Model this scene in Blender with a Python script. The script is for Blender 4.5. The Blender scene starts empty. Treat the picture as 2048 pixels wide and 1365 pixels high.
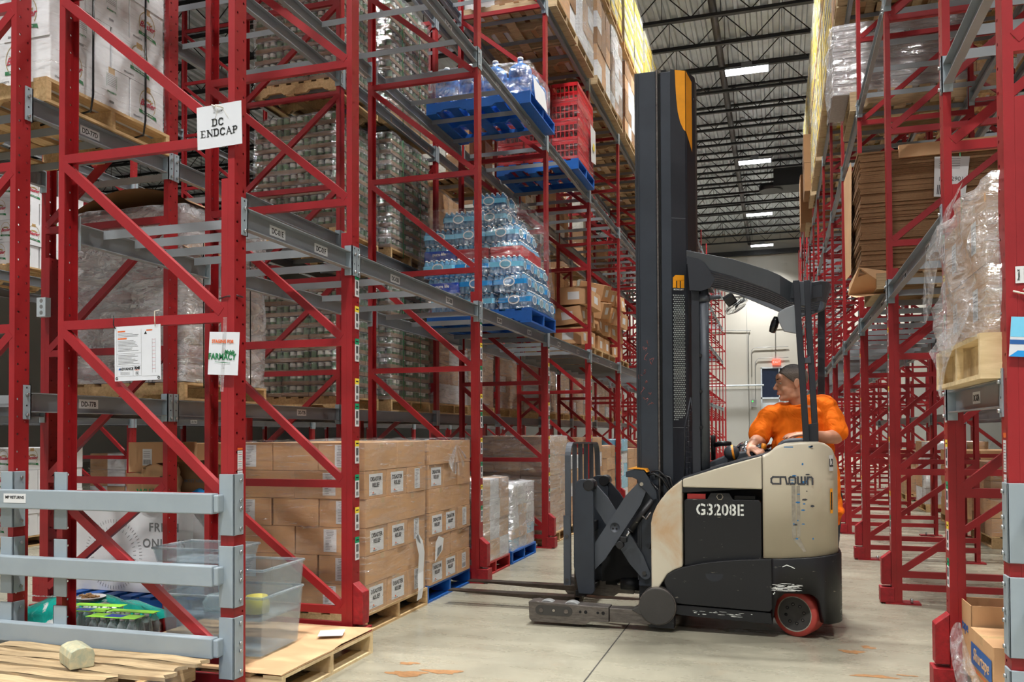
import bpy, math, random
from mathutils import Matrix, Vector
R=math.radians; PI=math.pi
rnd=random.Random(7)
S=bpy.context.scene; C=S.collection
# ---------------------------------------------------------------- camera
cam_d=bpy.data.cameras.new('camera'); cam=bpy.data.objects.new('camera',cam_d); C.objects.link(cam)
cam_d.sensor_width=36; cam_d.lens=1690.7/2048*36; cam_d.shift_y=0.0738; cam_d.clip_end=300
cam.matrix_world=Matrix.Translation((0,0,1.43))@Matrix.Rotation(R(17.485),4,'Z')@Matrix.Rotation(R(90+1.08),4,'X')@Matrix.Rotation(R(-0.25),4,'Z')
S.camera=cam
# ---------------------------------------------------------------- view, world
S.view_settings.view_transform='Standard'; S.view_settings.look='None'; S.view_settings.gamma=1
S.view_settings.use_curve_mapping=False; S.view_settings.exposure=0.0
S.cycles.use_denoising=True; S.cycles.max_bounces=5; S.cycles.transparent_max_bounces=8; S.cycles.use_adaptive_sampling=True; S.cycles.adaptive_threshold=.1; S.cycles.adaptive_min_samples=12
S.cycles.diffuse_bounces=3; S.cycles.glossy_bounces=2; S.cycles.transmission_bounces=2; S.cycles.caustics_reflective=False; S.cycles.caustics_refractive=False
S.cycles.sample_clamp_indirect=4
w=bpy.data.worlds.new('world'); S.world=w; w.use_nodes=True
w.node_tree.nodes['Background'].inputs[0].default_value=(0.93,0.96,1,1)
w.node_tree.nodes['Background'].inputs[1].default_value=.43
# ---------------------------------------------------------------- geometry of the place (metres)
XL,XLR=-2.718,-3.886          # left row: aisle face, rear face
XD,XDR=-4.20,-5.37            # row behind it, back to back
XR,XRR=0.881,2.049            # right row
XQ,XQR=2.36,3.53              # row behind the right one
SP=2.511; YA,YB=3.835,5.12
FY=[YA]+[YB+SP*i for i in range(18)]
ZL=[2.59,5.04,6.76,8.40]      # beam levels, aisle rows
ZD=[1.62,3.38,5.05,6.80,8.45] # beam levels, DD row
TOP=9.12
LIGHTS=[]
def area_light(x,y,z,sx,sy,p):
    l=bpy.data.lights.new('high_bay_lamp','AREA'); l.shape='RECTANGLE'; l.size=sx; l.size_y=sy; l.energy=p; l.color=(1,.985,.95); l.spread=R(112)
    o=bpy.data.objects.new('high_bay_lamp',l); o.location=(x,y,z); C.objects.link(o); LIGHTS.append(o); return o
LX=[-6.98,-0.78,5.42]; LY=[-8.6,-0.1,8.44,16.94,25.44,34.2,42.6,49.8]
for lx in LX:
    for ly in LY: area_light(lx,ly,11.93,1.1,.34,520)
# ---------------------------------------------------------------- materials
def lin(c): return tuple((v/255/12.92 if v<=10 else ((v/255+.055)/1.055)**2.4) for v in c)
M={}
class NT:
    def __init__(s,name):
        s.m=bpy.data.materials.new(name); s.m.use_nodes=True; s.t=s.m.node_tree; s.b=s.t.nodes['Principled BSDF']; s.out=s.t.nodes['Material Output']; M[name]=s.m
    def n(s,typ,**k):
        nd=s.t.nodes.new(typ)
        for a,b in k.items():
            if a.startswith('i_'):
                key=a[2:]; key=int(key) if key.isdigit() else key
                nd.inputs[key].default_value=b
            else: setattr(nd,a,b)
        return nd
    def l(s,a,b): s.t.links.new(a,b)
    def coord(s,scale=(1,1,1),kind='Object'):
        tc=s.n('ShaderNodeTexCoord'); mp=s.n('ShaderNodeMapping'); mp.inputs['Scale'].default_value=scale
        s.l(tc.outputs[kind],mp.inputs[0]); return mp.outputs[0]
    def noise(s,vec,scale=5,detail=3,rough=.5,dist=0):
        nd=s.n('ShaderNodeTexNoise'); nd.inputs['Scale'].default_value=scale; nd.inputs['Detail'].default_value=detail
        nd.inputs['Roughness'].default_value=rough; nd.inputs['Distortion'].default_value=dist; s.l(vec,nd.inputs['Vector']); return nd.outputs[0]
    def ramp(s,fac,stops):
        r=s.n('ShaderNodeValToRGB'); e=r.color_ramp.elements
        while len(e)<len(stops): e.new(.5)
        for i,(p,c) in enumerate(stops):
            e[i].position=p; e[i].color=(*c,1) if len(c)==3 else c
        s.l(fac,r.inputs[0]); return r.outputs[0]
    def mix(s,fac,a,b,mode='MIX'):
        m=s.n('ShaderNodeMix',data_type='RGBA',blend_type=mode)
        for i,v in ((0,fac),(6,a),(7,b)):
            if isinstance(v,(int,float)): m.inputs[i].default_value=v
            elif isinstance(v,tuple): m.inputs[i].default_value=(*v,1) if len(v)==3 else v
            else: s.l(v,m.inputs[i])
        return m.outputs[2]
    def math(s,op,a,b=None,c=None):
        m=s.n('ShaderNodeMath',operation=op)
        for i,v in enumerate((a,b,c)):
            if v is None: continue
            if isinstance(v,(int,float)): m.inputs[i].default_value=v
            else: s.l(v,m.inputs[i])
        return m.outputs[0]
    def bump(s,h,strength=.3,dist=.01):
        b=s.n('ShaderNodeBump'); b.inputs['Strength'].default_value=strength; b.inputs['Distance'].default_value=dist
        s.l(h,b.inputs['Height']); s.l(b.outputs[0],s.b.inputs['Normal']); return b.outputs[0]
def mat(name,rgb,rough=.5,metal=0,var=.12,scale=6,bump=0,bscale=40,spec=.5,stretch=(1,1,1),alpha=1,coat=0):
    s=NT(name); c=lin(rgb); v=s.coord(stretch)
    f=s.noise(v,scale,4,.6)
    col=s.ramp(f,[(.3,tuple(x*(1-var) for x in c)),(.7,tuple(min(1,x*(1+var)) for x in c))])
    s.l(col,s.b.inputs['Base Color']); s.b.inputs['Roughness'].default_value=rough; s.b.inputs['Metallic'].default_value=metal
    s.b.inputs['Specular IOR Level'].default_value=spec
    if coat: s.b.inputs['Coat Weight'].default_value=coat
    if bump: s.bump(s.noise(v,bscale,3),bump,.004)
    return s.m
def emis(name,rgb,st):
    s=NT(name); s.b.inputs['Base Color'].default_value=(*lin(rgb),1); s.b.inputs['Emission Color'].default_value=(*lin(rgb),1); s.b.inputs['Emission Strength'].default_value=st; return s.m
# ---- paint with punched holes (real openings through the steel)
def holes(name,rgb,rough=.42):
    s=NT(name); c=lin(rgb); v=s.coord()
    f=s.noise(v,3,4,.6); g=s.noise(v,60,2)
    col=s.ramp(f,[(.3,tuple(x*.86 for x in c)),(.72,tuple(x*1.12 for x in c))])
    chip=s.ramp(s.noise(s.coord((1,1,.35)),38,5,.7),[(.735,(0,0,0)),(.76,(1,1,1))])
    col=s.mix(chip,col,lin((120,70,72)))
    s.l(col,s.b.inputs['Base Color']); s.b.inputs['Roughness'].default_value=rough; s.bump(g,.08,.002)
    sp=s.n('ShaderNodeSeparateXYZ'); tc=s.n('ShaderNodeTexCoord'); s.l(tc.outputs['Object'],sp.inputs[0])
    nsp=s.n('ShaderNodeSeparateXYZ'); s.l(tc.outputs['Normal'],nsp.inputs[0])
    def col_(yc,zo):
        dy=s.math('SUBTRACT',sp.outputs[1],yc)
        z=s.math('SUBTRACT',s.math('MODULO',s.math('ADD',sp.outputs[2],10.2+zo),.1016),.0508)
        return s.math('SQRT',s.math('ADD',s.math('MULTIPLY',dy,dy),s.math('MULTIPLY',z,z)))
    d=s.math('MINIMUM',col_(-.026,0),col_(.026,.03))
    hole=s.math('MULTIPLY',s.math('LESS_THAN',d,.0068),s.math('GREATER_THAN',s.math('ABSOLUTE',nsp.outputs[0]),.7))
    tr=s.n('ShaderNodeBsdfTransparent'); mx=s.n('ShaderNodeMixShader'); s.l(hole,mx.inputs[0]); s.l(s.b.outputs[0],mx.inputs[1]); s.l(tr.outputs[0],mx.inputs[2]); s.l(mx.outputs[0],s.out.inputs[0])
    return s.m
holes('post_red',(148,27,32))
mat('brace_red',(146,26,32),.42,0,.12,3,.06,60)
mat('red_plain',(160,30,36),.45,0,.12,4)
mat('scuffed_red',(146,20,30),.5,0,.3,30,.3,60)
mat('beam_grey',(132,137,142),.45,0,.08,3,.05,60)
mat('guard_grey',(148,160,168),.4,0,.06,3,.05,60)
mat('galv',(186,190,192),.3,.85,.08,30)
mat('white_paper',(218,220,222),.55,0,.03,8)
mat('lam_paper',(216,219,226),.18,0,.02,8,coat=.5)
mat('ink',(24,26,28),.6,0,.02,8)
mat('ink_soft',(120,122,124),.6,0,.02,8)
mat('tag_green',(20,150,105),.5); mat('tag_yellow',(240,215,70),.5)
mat('zip_black',(22,22,24),.4); mat('string_white',(225,220,205),.7)
mat('orange_ink',(226,104,40),.5); mat('green_ink',(20,118,66),.5); mat('blue_ink',(34,92,160),.5); mat('red_ink',(190,30,60),.5)
mat('gold_ink',(176,150,84),.5)
def wood(name,a,b,ax=(1,12,12)):
    s=NT(name); v=s.coord(ax)
    f=s.noise(v,4,5,.6,.8); col=s.ramp(f,[(.25,lin(a)),(.75,lin(b))])
    st=s.ramp(s.noise(s.coord((1,1,1)),3.2,3,.6),[(.55,(1,1,1)),(.8,(.66,.6,.55))])
    col=s.mix(1,col,st,'MULTIPLY'); s.l(col,s.b.inputs['Base Color']); s.b.inputs['Roughness'].default_value=.75; s.bump(f,.3,.003)
wood('wood_y',(176,142,96),(222,190,142),(12,1,12)); wood('wood_x',(176,142,96),(222,190,142),(1,12,12))
wood('old_wood',(150,128,98),(205,180,140),(1,12,12)); wood('crate_wood',(206,180,134),(236,214,172),(1,6,6))
wood('green_wood',(150,165,150),(214,200,160),(6,6,6))
mat('blue_pallet',(20,92,176),.5,0,.12,6,.15,30); mat('red_pallet',(176,44,48),.5,0,.12,6)
def card(name,a,ax=(1,1,1)):
    s=NT(name); c=lin(a); v=s.coord(ax)
    col=s.ramp(s.noise(v,2.5,3),[(.3,tuple(x*.9 for x in c)),(.7,tuple(x*1.06 for x in c))])
    s.l(col,s.b.inputs['Base Color']); s.b.inputs['Roughness'].default_value=.8; s.b.inputs['Specular IOR Level'].default_value=.25; s.bump(s.noise(v,7,4),.25,.012)
card('carton',(200,158,117)); card('carton_dark',(154,117,82)); card('carton_light',(212,172,131)); card('white_carton',(226,228,232))
mat('carton_gap',(64,46,32),.9); mat('tape_tan',(198,166,122),.25)
# ---- clear film
def film(name,tint=(1,1,1),lo=.03,hi=.4,rough=.12,stretch=(1,1,6),milk=0.0,sc=3):
    s=NT(name); v=s.coord(stretch)
    f=s.noise(v,sc,5,.65,1.2); g=s.noise(s.coord((1,1,1)),9,4,.6,.6)
    h=s.math('ADD',f,g); b=s.n('ShaderNodeBump'); b.inputs['Strength'].default_value=1; b.inputs['Distance'].default_value=.05; s.l(h,b.inputs['Height'])
    gl=s.n('ShaderNodeBsdfGlossy'); gl.inputs['Roughness'].default_value=rough; gl.inputs['Color'].default_value=(.95,.97,1,1); s.l(b.outputs[0],gl.inputs['Normal'])
    df=s.n('ShaderNodeBsdfDiffuse'); df.inputs['Color'].default_value=(.82,.84,.87,1); s.l(b.outputs[0],df.inputs['Normal'])
    tr=s.n('ShaderNodeBsdfTransparent'); tr.inputs[0].default_value=(*tint,1)
    sk=s.ramp(f,[(.42,(lo,)*3),(.72,(hi,)*3)])
    sn=s.n('ShaderNodeTexCoord'); mp=s.n('ShaderNodeMapping'); mp.inputs['Scale'].default_value=(1,1,11); mp.inputs['Rotation'].default_value=(.22,-.12,0); s.l(sn.outputs['Object'],mp.inputs[0])
    st=s.ramp(s.noise(mp.outputs[0],5,3,.6,.3),[(.62,(0,0,0)),(.67,(.5,)*3)]); sk=s.math('MAXIMUM',sk,st)  # thin slanted streaks: glare painted into the film's opacity
    m1=s.n('ShaderNodeMixShader'); m1.inputs[0].default_value=.45; s.l(gl.outputs[0],m1.inputs[1]); s.l(df.outputs[0],m1.inputs[2])
    m2=s.n('ShaderNodeMixShader'); s.l(s.math('ADD',sk,milk),m2.inputs[0]); s.l(tr.outputs[0],m2.inputs[1]); s.l(m1.outputs[0],m2.inputs[2]); s.l(m2.outputs[0],s.out.inputs[0])
film('film',lo=.03,hi=.27); film('film_milky',lo=.16,hi=.6,milk=.14); film('film_loose',lo=.2,hi=.75,rough=.08,stretch=(2,2,2),sc=5)
def clear(name,rgb,op=.3,rough=.06):
    s=NT(name); s.b.inputs['Base Color'].default_value=(*lin(rgb),1); s.b.inputs['Roughness'].default_value=rough
    tr=s.n('ShaderNodeBsdfTransparent'); tr.inputs[0].default_value=(*[min(1,.35+.65*x) for x in lin(rgb)],1)
    lw=s.n('ShaderNodeLayerWeight'); lw.inputs[0].default_value=.35
    fc=s.math('ADD',s.math('MULTIPLY',lw.outputs[1],.42),op)
    mx=s.n('ShaderNodeMixShader'); s.l(fc,mx.inputs[0]); s.l(tr.outputs[0],mx.inputs[1]); s.l(s.b.outputs[0],mx.inputs[2]); s.l(mx.outputs[0],s.out.inputs[0])
clear('clear_plastic',(226,234,238),.04); clear('jug_blue',(70,140,215),.42); clear('pet_blue',(120,190,230),.35); clear('pet_clear',(226,240,240),.14)
clear('visor_tint',(150,165,170),.5)
# ---------------------------------------------------------------- mesh builder
class MB:
    def __init__(s): s.v=[]; s.f=[]; s.m=[]; s.s=[]; s.mats=[]
    def mi(s,m):
        if m not in s.mats: s.mats.append(m)
        return s.mats.index(m)
    def add(s,vs,fs,m,T=None,smooth=False):
        b=len(s.v)
        if T is not None: vs=[T@Vector(p) for p in vs]
        s.v+= [tuple(p) for p in vs]; k=s.mi(m)
        for f in fs: s.f.append([b+i for i in f]); s.m.append(k); s.s.append(smooth)
        return s
    def box(s,x0,y0,z0,x1,y1,z1,m,T=None):
        if x0>x1:x0,x1=x1,x0
        if y0>y1:y0,y1=y1,y0
        if z0>z1:z0,z1=z1,z0
        return s.add([(x0,y0,z0),(x1,y0,z0),(x1,y1,z0),(x0,y1,z0),(x0,y0,z1),(x1,y0,z1),(x1,y1,z1),(x0,y1,z1)],
            [(0,3,2,1),(4,5,6,7),(0,1,5,4),(1,2,6,5),(2,3,7,6),(3,0,4,7)],m,T)
    def prism(s,pts,ax,a,b,m,T=None,smooth=False):
        "2d polygon extruded along axis ax from a to b; pts in the other two axes in xyz order"
        def P(p,t):
            return {'x':(t,p[0],p[1]),'y':(p[0],t,p[1]),'z':(p[0],p[1],t)}[ax]
        A=sum(pts[i][0]*pts[(i+1)%len(pts)][1]-pts[(i+1)%len(pts)][0]*pts[i][1] for i in range(len(pts)))
        if (A<0)!=(ax=='y'): pts=pts[::-1]
        n=len(pts); vs=[P(p,a) for p in pts]+[P(p,b) for p in pts]
        if a>b: vs=vs[n:]+vs[:n]
        caps=[tuple(range(n))[::-1],tuple(range(n,2*n))]; side=[(i,(i+1)%n,n+(i+1)%n,n+i) for i in range(n)]
        s.add(vs,caps,m,T); b0=len(s.v)-2*n; k=s.mi(m)
        for f in side: s.f.append([b0+i for i in f]); s.m.append(k); s.s.append(smooth)
        return s
    def cyl(s,p0,p1,r0,m,r1=None,n=16,T=None,cap=True,smooth=True):
        r1=r0 if r1 is None else r1; p0=Vector(p0); p1=Vector(p1); d=(p1-p0).normalized()
        u=d.orthogonal().normalized(); w_=d.cross(u)
        vs=[p0+(u*math.cos(2*PI*i/n)+w_*math.sin(2*PI*i/n))*r0 for i in range(n)]+[p1+(u*math.cos(2*PI*i/n)+w_*math.sin(2*PI*i/n))*r1 for i in range(n)]
        s.add(vs,[(i,(i+1)%n,n+(i+1)%n,n+i) for i in range(n)],m,T,smooth)
        if cap:
            b=len(s.v)-2*n; k=s.mi(m); s.f.append([b+i for i in range(n)][::-1]); s.f.append([b+n+i for i in range(n)]); s.m+=[k,k]; s.s+=[False,False]
        return s
    def tube(s,pts,r,m,n=8,T=None,cap=True,closed=False):
        pts=[Vector(p) for p in pts]; N=len(pts); rr=r if isinstance(r,(list,tuple)) else [r]*N; vs=[]; u=None
        for i,p in enumerate(pts):
            if closed: d=pts[(i+1)%N]-pts[i-1]
            else: d=pts[min(i+1,N-1)]-pts[max(i-1,0)]
            d=d.normalized() if d.length>1e-9 else Vector((0,0,1))
            if u is None: u=d.orthogonal().normalized()
            u=(u-d*u.dot(d)); u=u.normalized() if u.length>1e-6 else d.orthogonal().normalized()
            w_=d.cross(u)
            vs+=[p+(u*math.cos(2*PI*k/n)+w_*math.sin(2*PI*k/n))*rr[i] for k in range(n)]
        fs=[]
        for i in range(N if closed else N-1):
            j=(i+1)%N
            fs+=[(i*n+k,i*n+(k+1)%n,j*n+(k+1)%n,j*n+k) for k in range(n)]
        if cap and not closed: fs+=[tuple(range(n))[::-1],tuple(range((N-1)*n,N*n))]
        return s.add(vs,fs,m,T,True)
    def lathe(s,prof,m,T=None,n=20,cap=True):
        "profile of (r,z) from bottom to top, around z"
        vs=[]
        for r,z in prof: vs+=[(r*math.cos(2*PI*k/n),r*math.sin(2*PI*k/n),z) for k in range(n)]
        fs=[]
        for i in range(len(prof)-1): fs+=[(i*n+k,i*n+(k+1)%n,(i+1)*n+(k+1)%n,(i+1)*n+k) for k in range(n)]
        if cap: fs+=[tuple(range(n))[::-1],tuple(range((len(prof)-1)*n,len(prof)*n))]
        return s.add(vs,fs,m,T,True)
    def quad(s,a,b,c,d,m,T=None): return s.add([a,b,c,d],[(0,1,2,3)],m,T)
    def grid(s,fn,nu,nv,m,T=None,smooth=True,closeu=False):
        vs=[fn(i/nu,j/nv) for j in range(nv+1) for i in range(nu+(0 if closeu else 1))]
        w_=nu+(0 if closeu else 1)
        fs=[(j*w_+i,j*w_+(i+1)%w_,(j+1)*w_+(i+1)%w_,(j+1)*w_+i) for j in range(nv) for i in range(nu)]
        return s.add(vs,fs,m,T,smooth)
    def text(s,txt,size,m,T,align='CENTER',ext=.0006,bold=0,sx=1,shear=0,serif=False,space=1):
        vs,fs=text_geo(txt,align,bold,shear,space)
        vs=[(p[0]*size*sx,p[1]*size,(p[2]*ext)) for p in vs]
        return s.add(vs,fs,m,T)
    def build(s,name,parent=None,bevel=0,label=None,cat=None,group=None,kind=None,loc=None,rotz=0,subsurf=0,seg=2):
        me=bpy.data.meshes.new(name); me.from_pydata(s.v,[],s.f)
        for m in s.mats: me.materials.append(M[m])
        me.polygons.foreach_set('material_index',s.m); me.polygons.foreach_set('use_smooth',s.s); me.update()
        o=bpy.data.objects.new(name,me); C.objects.link(o); o.parent=parent
        if loc is not None: o.location=loc
        o.rotation_euler[2]=rotz
        if parent is not None: KID.setdefault(parent.name,[]).append(o)
        if bevel:
            b=o.modifiers.new('b','BEVEL'); b.width=bevel; b.segments=seg; b.limit_method='ANGLE'; b.angle_limit=R(35); b.harden_normals=False
        if subsurf:
            b=o.modifiers.new('s','SUBSURF'); b.levels=subsurf; b.render_levels=subsurf
        tag(o,label,cat,group,kind); return o
_tc={}; KID={}
def text_geo(txt,align,bold,shear,space):
    k=(txt,align,bold,shear,space)
    if k in _tc: return _tc[k]
    cu=bpy.data.curves.new('t','FONT'); cu.body=txt; cu.size=1; cu.align_x=align; cu.align_y='CENTER'; cu.extrude=1; cu.offset=bold; cu.shear=shear; cu.space_character=space; cu.resolution_u=3
    o=bpy.data.objects.new('t',cu); C.objects.link(o); me=bpy.data.meshes.new_from_object(o.evaluated_get(bpy.context.evaluated_depsgraph_get()))
    r=([tuple(v.co) for v in me.vertices],[tuple(p.vertices) for p in me.polygons])
    bpy.data.objects.remove(o); bpy.data.curves.remove(cu); bpy.data.meshes.remove(me); _tc[k]=r; return r
def tag(o,label=None,cat=None,group=None,kind=None):
    if label: o['label']=label
    if cat: o['category']=cat
    if group: o['group']=group
    if kind: o['kind']=kind
    return o
def thing(name,label,cat,loc=(0,0,0),rotz=0,group=None):
    o=bpy.data.objects.new(name,None); o.empty_display_size=.1; C.objects.link(o); o.location=loc; o.rotation_euler[2]=rotz
    return tag(o,label,cat,group)
def tree_copy(o,loc=None,rotz=None,label=None,group=None,parent=None,scale=None):
    c=o.copy(); C.objects.link(c); c.parent=parent
    if loc is not None: c.location=loc
    if rotz is not None: c.rotation_euler[2]=rotz
    if scale is not None: c.scale=scale
    if label: c['label']=label
    if group: c['group']=group
    elif parent is None and label and 'group' in c: del c['group']
    if parent is not None: KID.setdefault(parent.name,[]).append(c)
    for k in list(KID.get(o.name,())): tree_copy(k,parent=c)
    return c
def nth(i): return ['first','second','third','fourth','fifth','sixth','seventh','eighth','ninth','tenth','eleventh','twelfth','thirteenth','fourteenth','fifteenth','sixteenth','seventeenth','eighteenth','nineteenth','twentieth'][i]
# facing frames for text: T maps (right, up, out) to the world
def face(p,right,up=(0,0,1)):
    r=Vector(right).normalized(); u=Vector(up).normalized(); o=r.cross(u)
    return Matrix(((r[0],u[0],o[0],p[0]),(r[1],u[1],o[1],p[1]),(r[2],u[2],o[2],p[2]),(0,0,0,1)))
FX=(0,1,0)    # reading direction on faces that look to +x
FXN=(0,-1,0)  # on faces that look to -x
FYN=(1,0,0)   # on faces that look to -y (to the camera)
# ================================================================ floor
s=NT('concrete'); v=s.coord()
base=s.ramp(s.noise(v,.55,6,.6,.6),[(.3,lin((130,127,113))),(.55,lin((155,151,135))),(.8,lin((169,166,150)))])
str_=s.ramp(s.noise(s.coord((.6,1.5,1)),1.6,5,.6,.8),[(.3,(.88,.875,.85)),(.7,(1.04,1.04,1.03))])
col=s.mix(1,base,str_,'MULTIPLY')
bl=s.ramp(s.noise(v,7,4,.6),[(.5,(0,0,0)),(.8,(1,1,1))])
spt=s.noise(v,1.3,4,.6,.3)
stain=s.ramp(spt,[(.56,(0,0,0)),(.72,(1,1,1))])
col=s.mix(s.math('MULTIPLY',s.math('MULTIPLY',stain,bl),.35),col,lin((150,110,72)))
s.l(col,s.b.inputs['Base Color'])
s.l(s.ramp(s.noise(s.coord((.5,1.6,1)),3,5,.7),[(.3,(.2,)*3),(.75,(.42,)*3)]),s.b.inputs['Roughness']); s.b.inputs['Specular IOR Level'].default_value=.55
s.bump(s.noise(v,1.5,4),.05,.02)
mat('joint_dark',(52,50,46),.8); mat('rust_stain',(158,116,76),.5,0,.25,30)
mb=MB(); mb.box(-34,-12,-.2,30,51.5,0,'concrete'); mb.build('floor',kind='structure')
def floor_joint(p,q,w_=.009):
    d=(Vector(q)-Vector(p)).normalized(); n=Vector((-d.y,d.x,0))*w_/2; m=MB(); a=Vector(p);b=Vector(q)
    m.add([a-n,b-n,b+n,a+n],[(0,1,2,3)],'joint_dark'); return m
m=floor_joint((-1.075,2.6,.0012),(-1.075,51,.0012)); m.build('floor_joint',kind='structure')
for y in (11.5,19.5,27.5): floor_joint((-2.6,y,.0012),(.8,y,.0012),.008).build('floor_joint',kind='structure')
def blob(m,cx,cy,rx,ry,seed,mt='rust_stain',z=.0015,n=26):
    r=random.Random(seed); ph=[r.random()*6.3 for _ in range(6)]; pts=[]
    for i in range(n):
        a=2*PI*i/n; k=1+.22*math.sin(2*a+ph[0])+.2*math.sin(3*a+ph[1])+.15*math.sin(5*a+ph[2])+.1*math.sin(8*a+ph[3])
        pts.append((cx+rx*k*math.cos(a),cy+ry*k*math.sin(a),z))
    m.add(pts,[tuple(range(n))],mt)
STAINS=[(-2.12,4.62,.13,.05),(-1.93,4.72,.10,.05),(-2.2,4.83,.06,.03),(.52,5.35,.10,.035),(.60,5.1,.13,.04),(.46,5.12,.07,.02),(.78,5.18,.05,.02),(.70,5.42,.05,.015),(.44,5.9,.06,.05),(.55,6.05,.04,.04)]
m=MB()
for i,(x,y,a,b) in enumerate(STAINS): blob(m,x,y,a,b,i)
m.build('floor_stain',kind='structure')
# ================================================================ ceiling
mat('roof_deck',(204,212,220),.45,.2,.12,2); mat('joist_black',(30,31,33),.55); mat('pipe_dark',(70,66,64),.5)
m=MB(); ZC=13.1; x=-34; P=.305; pts=[]
while x<30:
    pts+=[(x,ZC),(x+.09,ZC),(x+.125,ZC+.07),(x+.27,ZC+.07)]; x+=P
pts2=pts+[(pts[-1][0],ZC+.12),(-34,ZC+.12)]
vs=[];fs=[]
for px,pz in pts: vs+=[(px,-12,pz),(px,51.5,pz)]
fs=[(2*i,2*i+1,2*i+3,2*i+2) for i in range(len(pts)-1)]
m.add(vs,fs,'roof_deck'); m.box(-34,-12,ZC+.08,30,51.5,ZC+.14,'roof_deck'); m.build('ceiling',kind='structure')
def joist_mesh():
    t=MB(); t.box(-34,-.055,ZC-.07,30,.055,ZC-.003,'joist_black')
    b=MB(); b.box(-34,-.05,12.22,30,.05,12.30,'joist_black')
    w_=MB(); n=int(64/1.52)
    for i in range(n):
        x0=-34+i*1.52
        w_.tube([(x0,0,12.28),(x0+.76,0,ZC-.05)],.016,'joist_black',5); w_.tube([(x0+.76,0,ZC-.05),(x0+1.52,0,12.28)],.016,'joist_black',5)
        w_.tube([(x0+.76,0,12.28),(x0+.76,0,ZC-.05)],.011,'joist_black',4)
    return t,b,w_
t,b,w_=joist_mesh()
J=thing('roof_joist','black open web steel joist crossing under the corrugated roof deck','roof joist',(0,-6.9,0),0,'black roof joists')
t.build('top_chord',J); b.build('bottom_chord',J); w_.build('web_bracing',J)
i=1; y=-6.9+1.72
while y<51:
    if y>9 or i%2==0: tree_copy(J,(0,y,0))
    y+=1.72; i+=1
def pipe(name,x,z,r,label,mt='pipe_dark',y0=-8,y1=51.3,cat='pipe'):
    m=MB(); m.cyl((x,y0,z),(x,y1,z),r,mt,n=12); return m.build(name,label=label,cat=cat)
pipe('roof_pipe',-1.52,12.45,.10,'dark brown pipe running along the roof joists above the aisle')
pipe('roof_pipe',4.3,12.45,.07,'dark brown pipe running along the roof above the next aisle to the right')
pipe('roof_pipe',-8.2,12.45,.07,'dark brown pipe running along the roof left of the left racks')
# unit heater and duct hanging near the far end
m=MB(); m.box(-.1,37.6,11.9,1.6,38.8,12.7,'joist_black'); m.cyl((-.2,38.2,11.85),(-.2,38.2,12.1),.5,'joist_black',n=16)
m.build('roof_duct',label='dark box shaped duct hanging among the joists near the far end',cat='duct')
# ---- lamps
emis('led_white',(244,249,255),14)
def hb():
    t=thing('ceiling_light','rectangular white light hanging over the aisle','ceiling light')
    h=MB(); h.box(-.61,-.20,11.99,.61,.20,12.05,'beam_grey'); h.box(-.15,-.08,12.05,.15,.08,12.2,'beam_grey'); h.build('housing',t)
    l=MB(); l.box(-.60,-.19,11.955,.60,-.02,11.99,'led_white'); l.box(-.60,.02,11.955,.60,.19,11.99,'led_white'); l.build('light_panel',t)
    return t
H0=None; nm={25.44:'nearest',34.2:'second',42.6:'third',49.8:'farthest'}
for lx in LX:
    for ly in LY:
        if ly<8: continue
        if H0 is None: H0=hb(); o=H0; o.location=(lx,ly,0)
        else: o=tree_copy(H0,(lx,ly,0))
        if lx==-.78 and ly in nm: o['label']=f'bright white ceiling light over the truck aisle, {nm[ly]} of the visible row'
        else: o['label']='rectangular white light over a neighbouring aisle seen between the racks'; o['group']='lights over the aisles'
# ================================================================ walls
mat('wall_paint',(178,175,166),.75,0,.03,.4); mat('wall_low',(164,164,160),.7,0,.03,.4); mat('conduit',(140,142,142),.45,.3); mat('glass_dark',(26,36,56),.08); mat('frame_pale',(190,200,208),.4)
emis('outdoor_green',(120,158,120),.9); emis('exit_red',(250,70,50),2.2); emis('led_green',(60,240,90),2)
YW=51.5
m=MB()
m.box(-34,YW,0,30,YW+.3,13.2,'wall_paint')
m.box(-34,YW-.012,3.9,30,YW,3.96,'wall_low'); m.box(-34,YW-.006,0,30,YW,3.9,'wall_low')
for x in (-8.4,-4.0,-1.72,5.2,11): m.box(x,YW-.02,3.9,x+.03,YW,13,'wall_low')
m.box(-34,YW-.02,9.35,30,YW,9.42,'joint_dark')
m.build('wall_back',kind='structure')
MB().box(-34.3,-12,0,-34,YW,13.2,'wall_paint').build('wall_left',kind='structure')
MB().box(30,-12,0,30.3,YW,13.2,'wall_paint').build('wall_right',kind='structure')
# end beam on the wall
MB().box(-34,YW-.35,11.75,30,YW-.1,12.02,'joist_black').build('trim_1',kind='structure')
f=MB(); X0,X1=-.95,.35
f.box(X0,YW-.06,0,X0+.07,YW,5.16,'frame_pale');f.box(X1,YW-.06,0,X1+.07,YW,5.16,'frame_pale');f.box(X0,YW-.06,5.1,X1+.07,YW,5.17,'frame_pale');f.box(X0,YW-.06,3.32,X1,YW,3.42,'frame_pale');f.box(X0,YW-.07,2.75,X1,YW,3.1,'frame_pale')
f.box(.05,YW-.06,0,.1,YW,5.1,'frame_pale')
W=f.build('window_1',kind='structure'); MB().box(X0+.07,YW-.03,3.42,X1,YW-.01,5.1,'glass_dark').build('window_pane',W)
D=MB().box(X0+.07,YW-.05,0,.05,YW-.02,2.75,'frame_pale').build('door_1',kind='structure')
MB().box(X0+.2,YW-.07,1.2,-.06,YW-.05,2.6,'outdoor_green').build('door_glass',D)
m=MB(); m.box(0,0,0,.46,.08,.3,'exit_red'); m.text('EXIT',.2,'white_paper',face((.23,-.001,.15),FYN)); m.build('exit_sign',loc=(-.3,YW-.12,5.3),label='small lit red EXIT sign above the dark window on the far wall',cat='exit sign')
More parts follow.
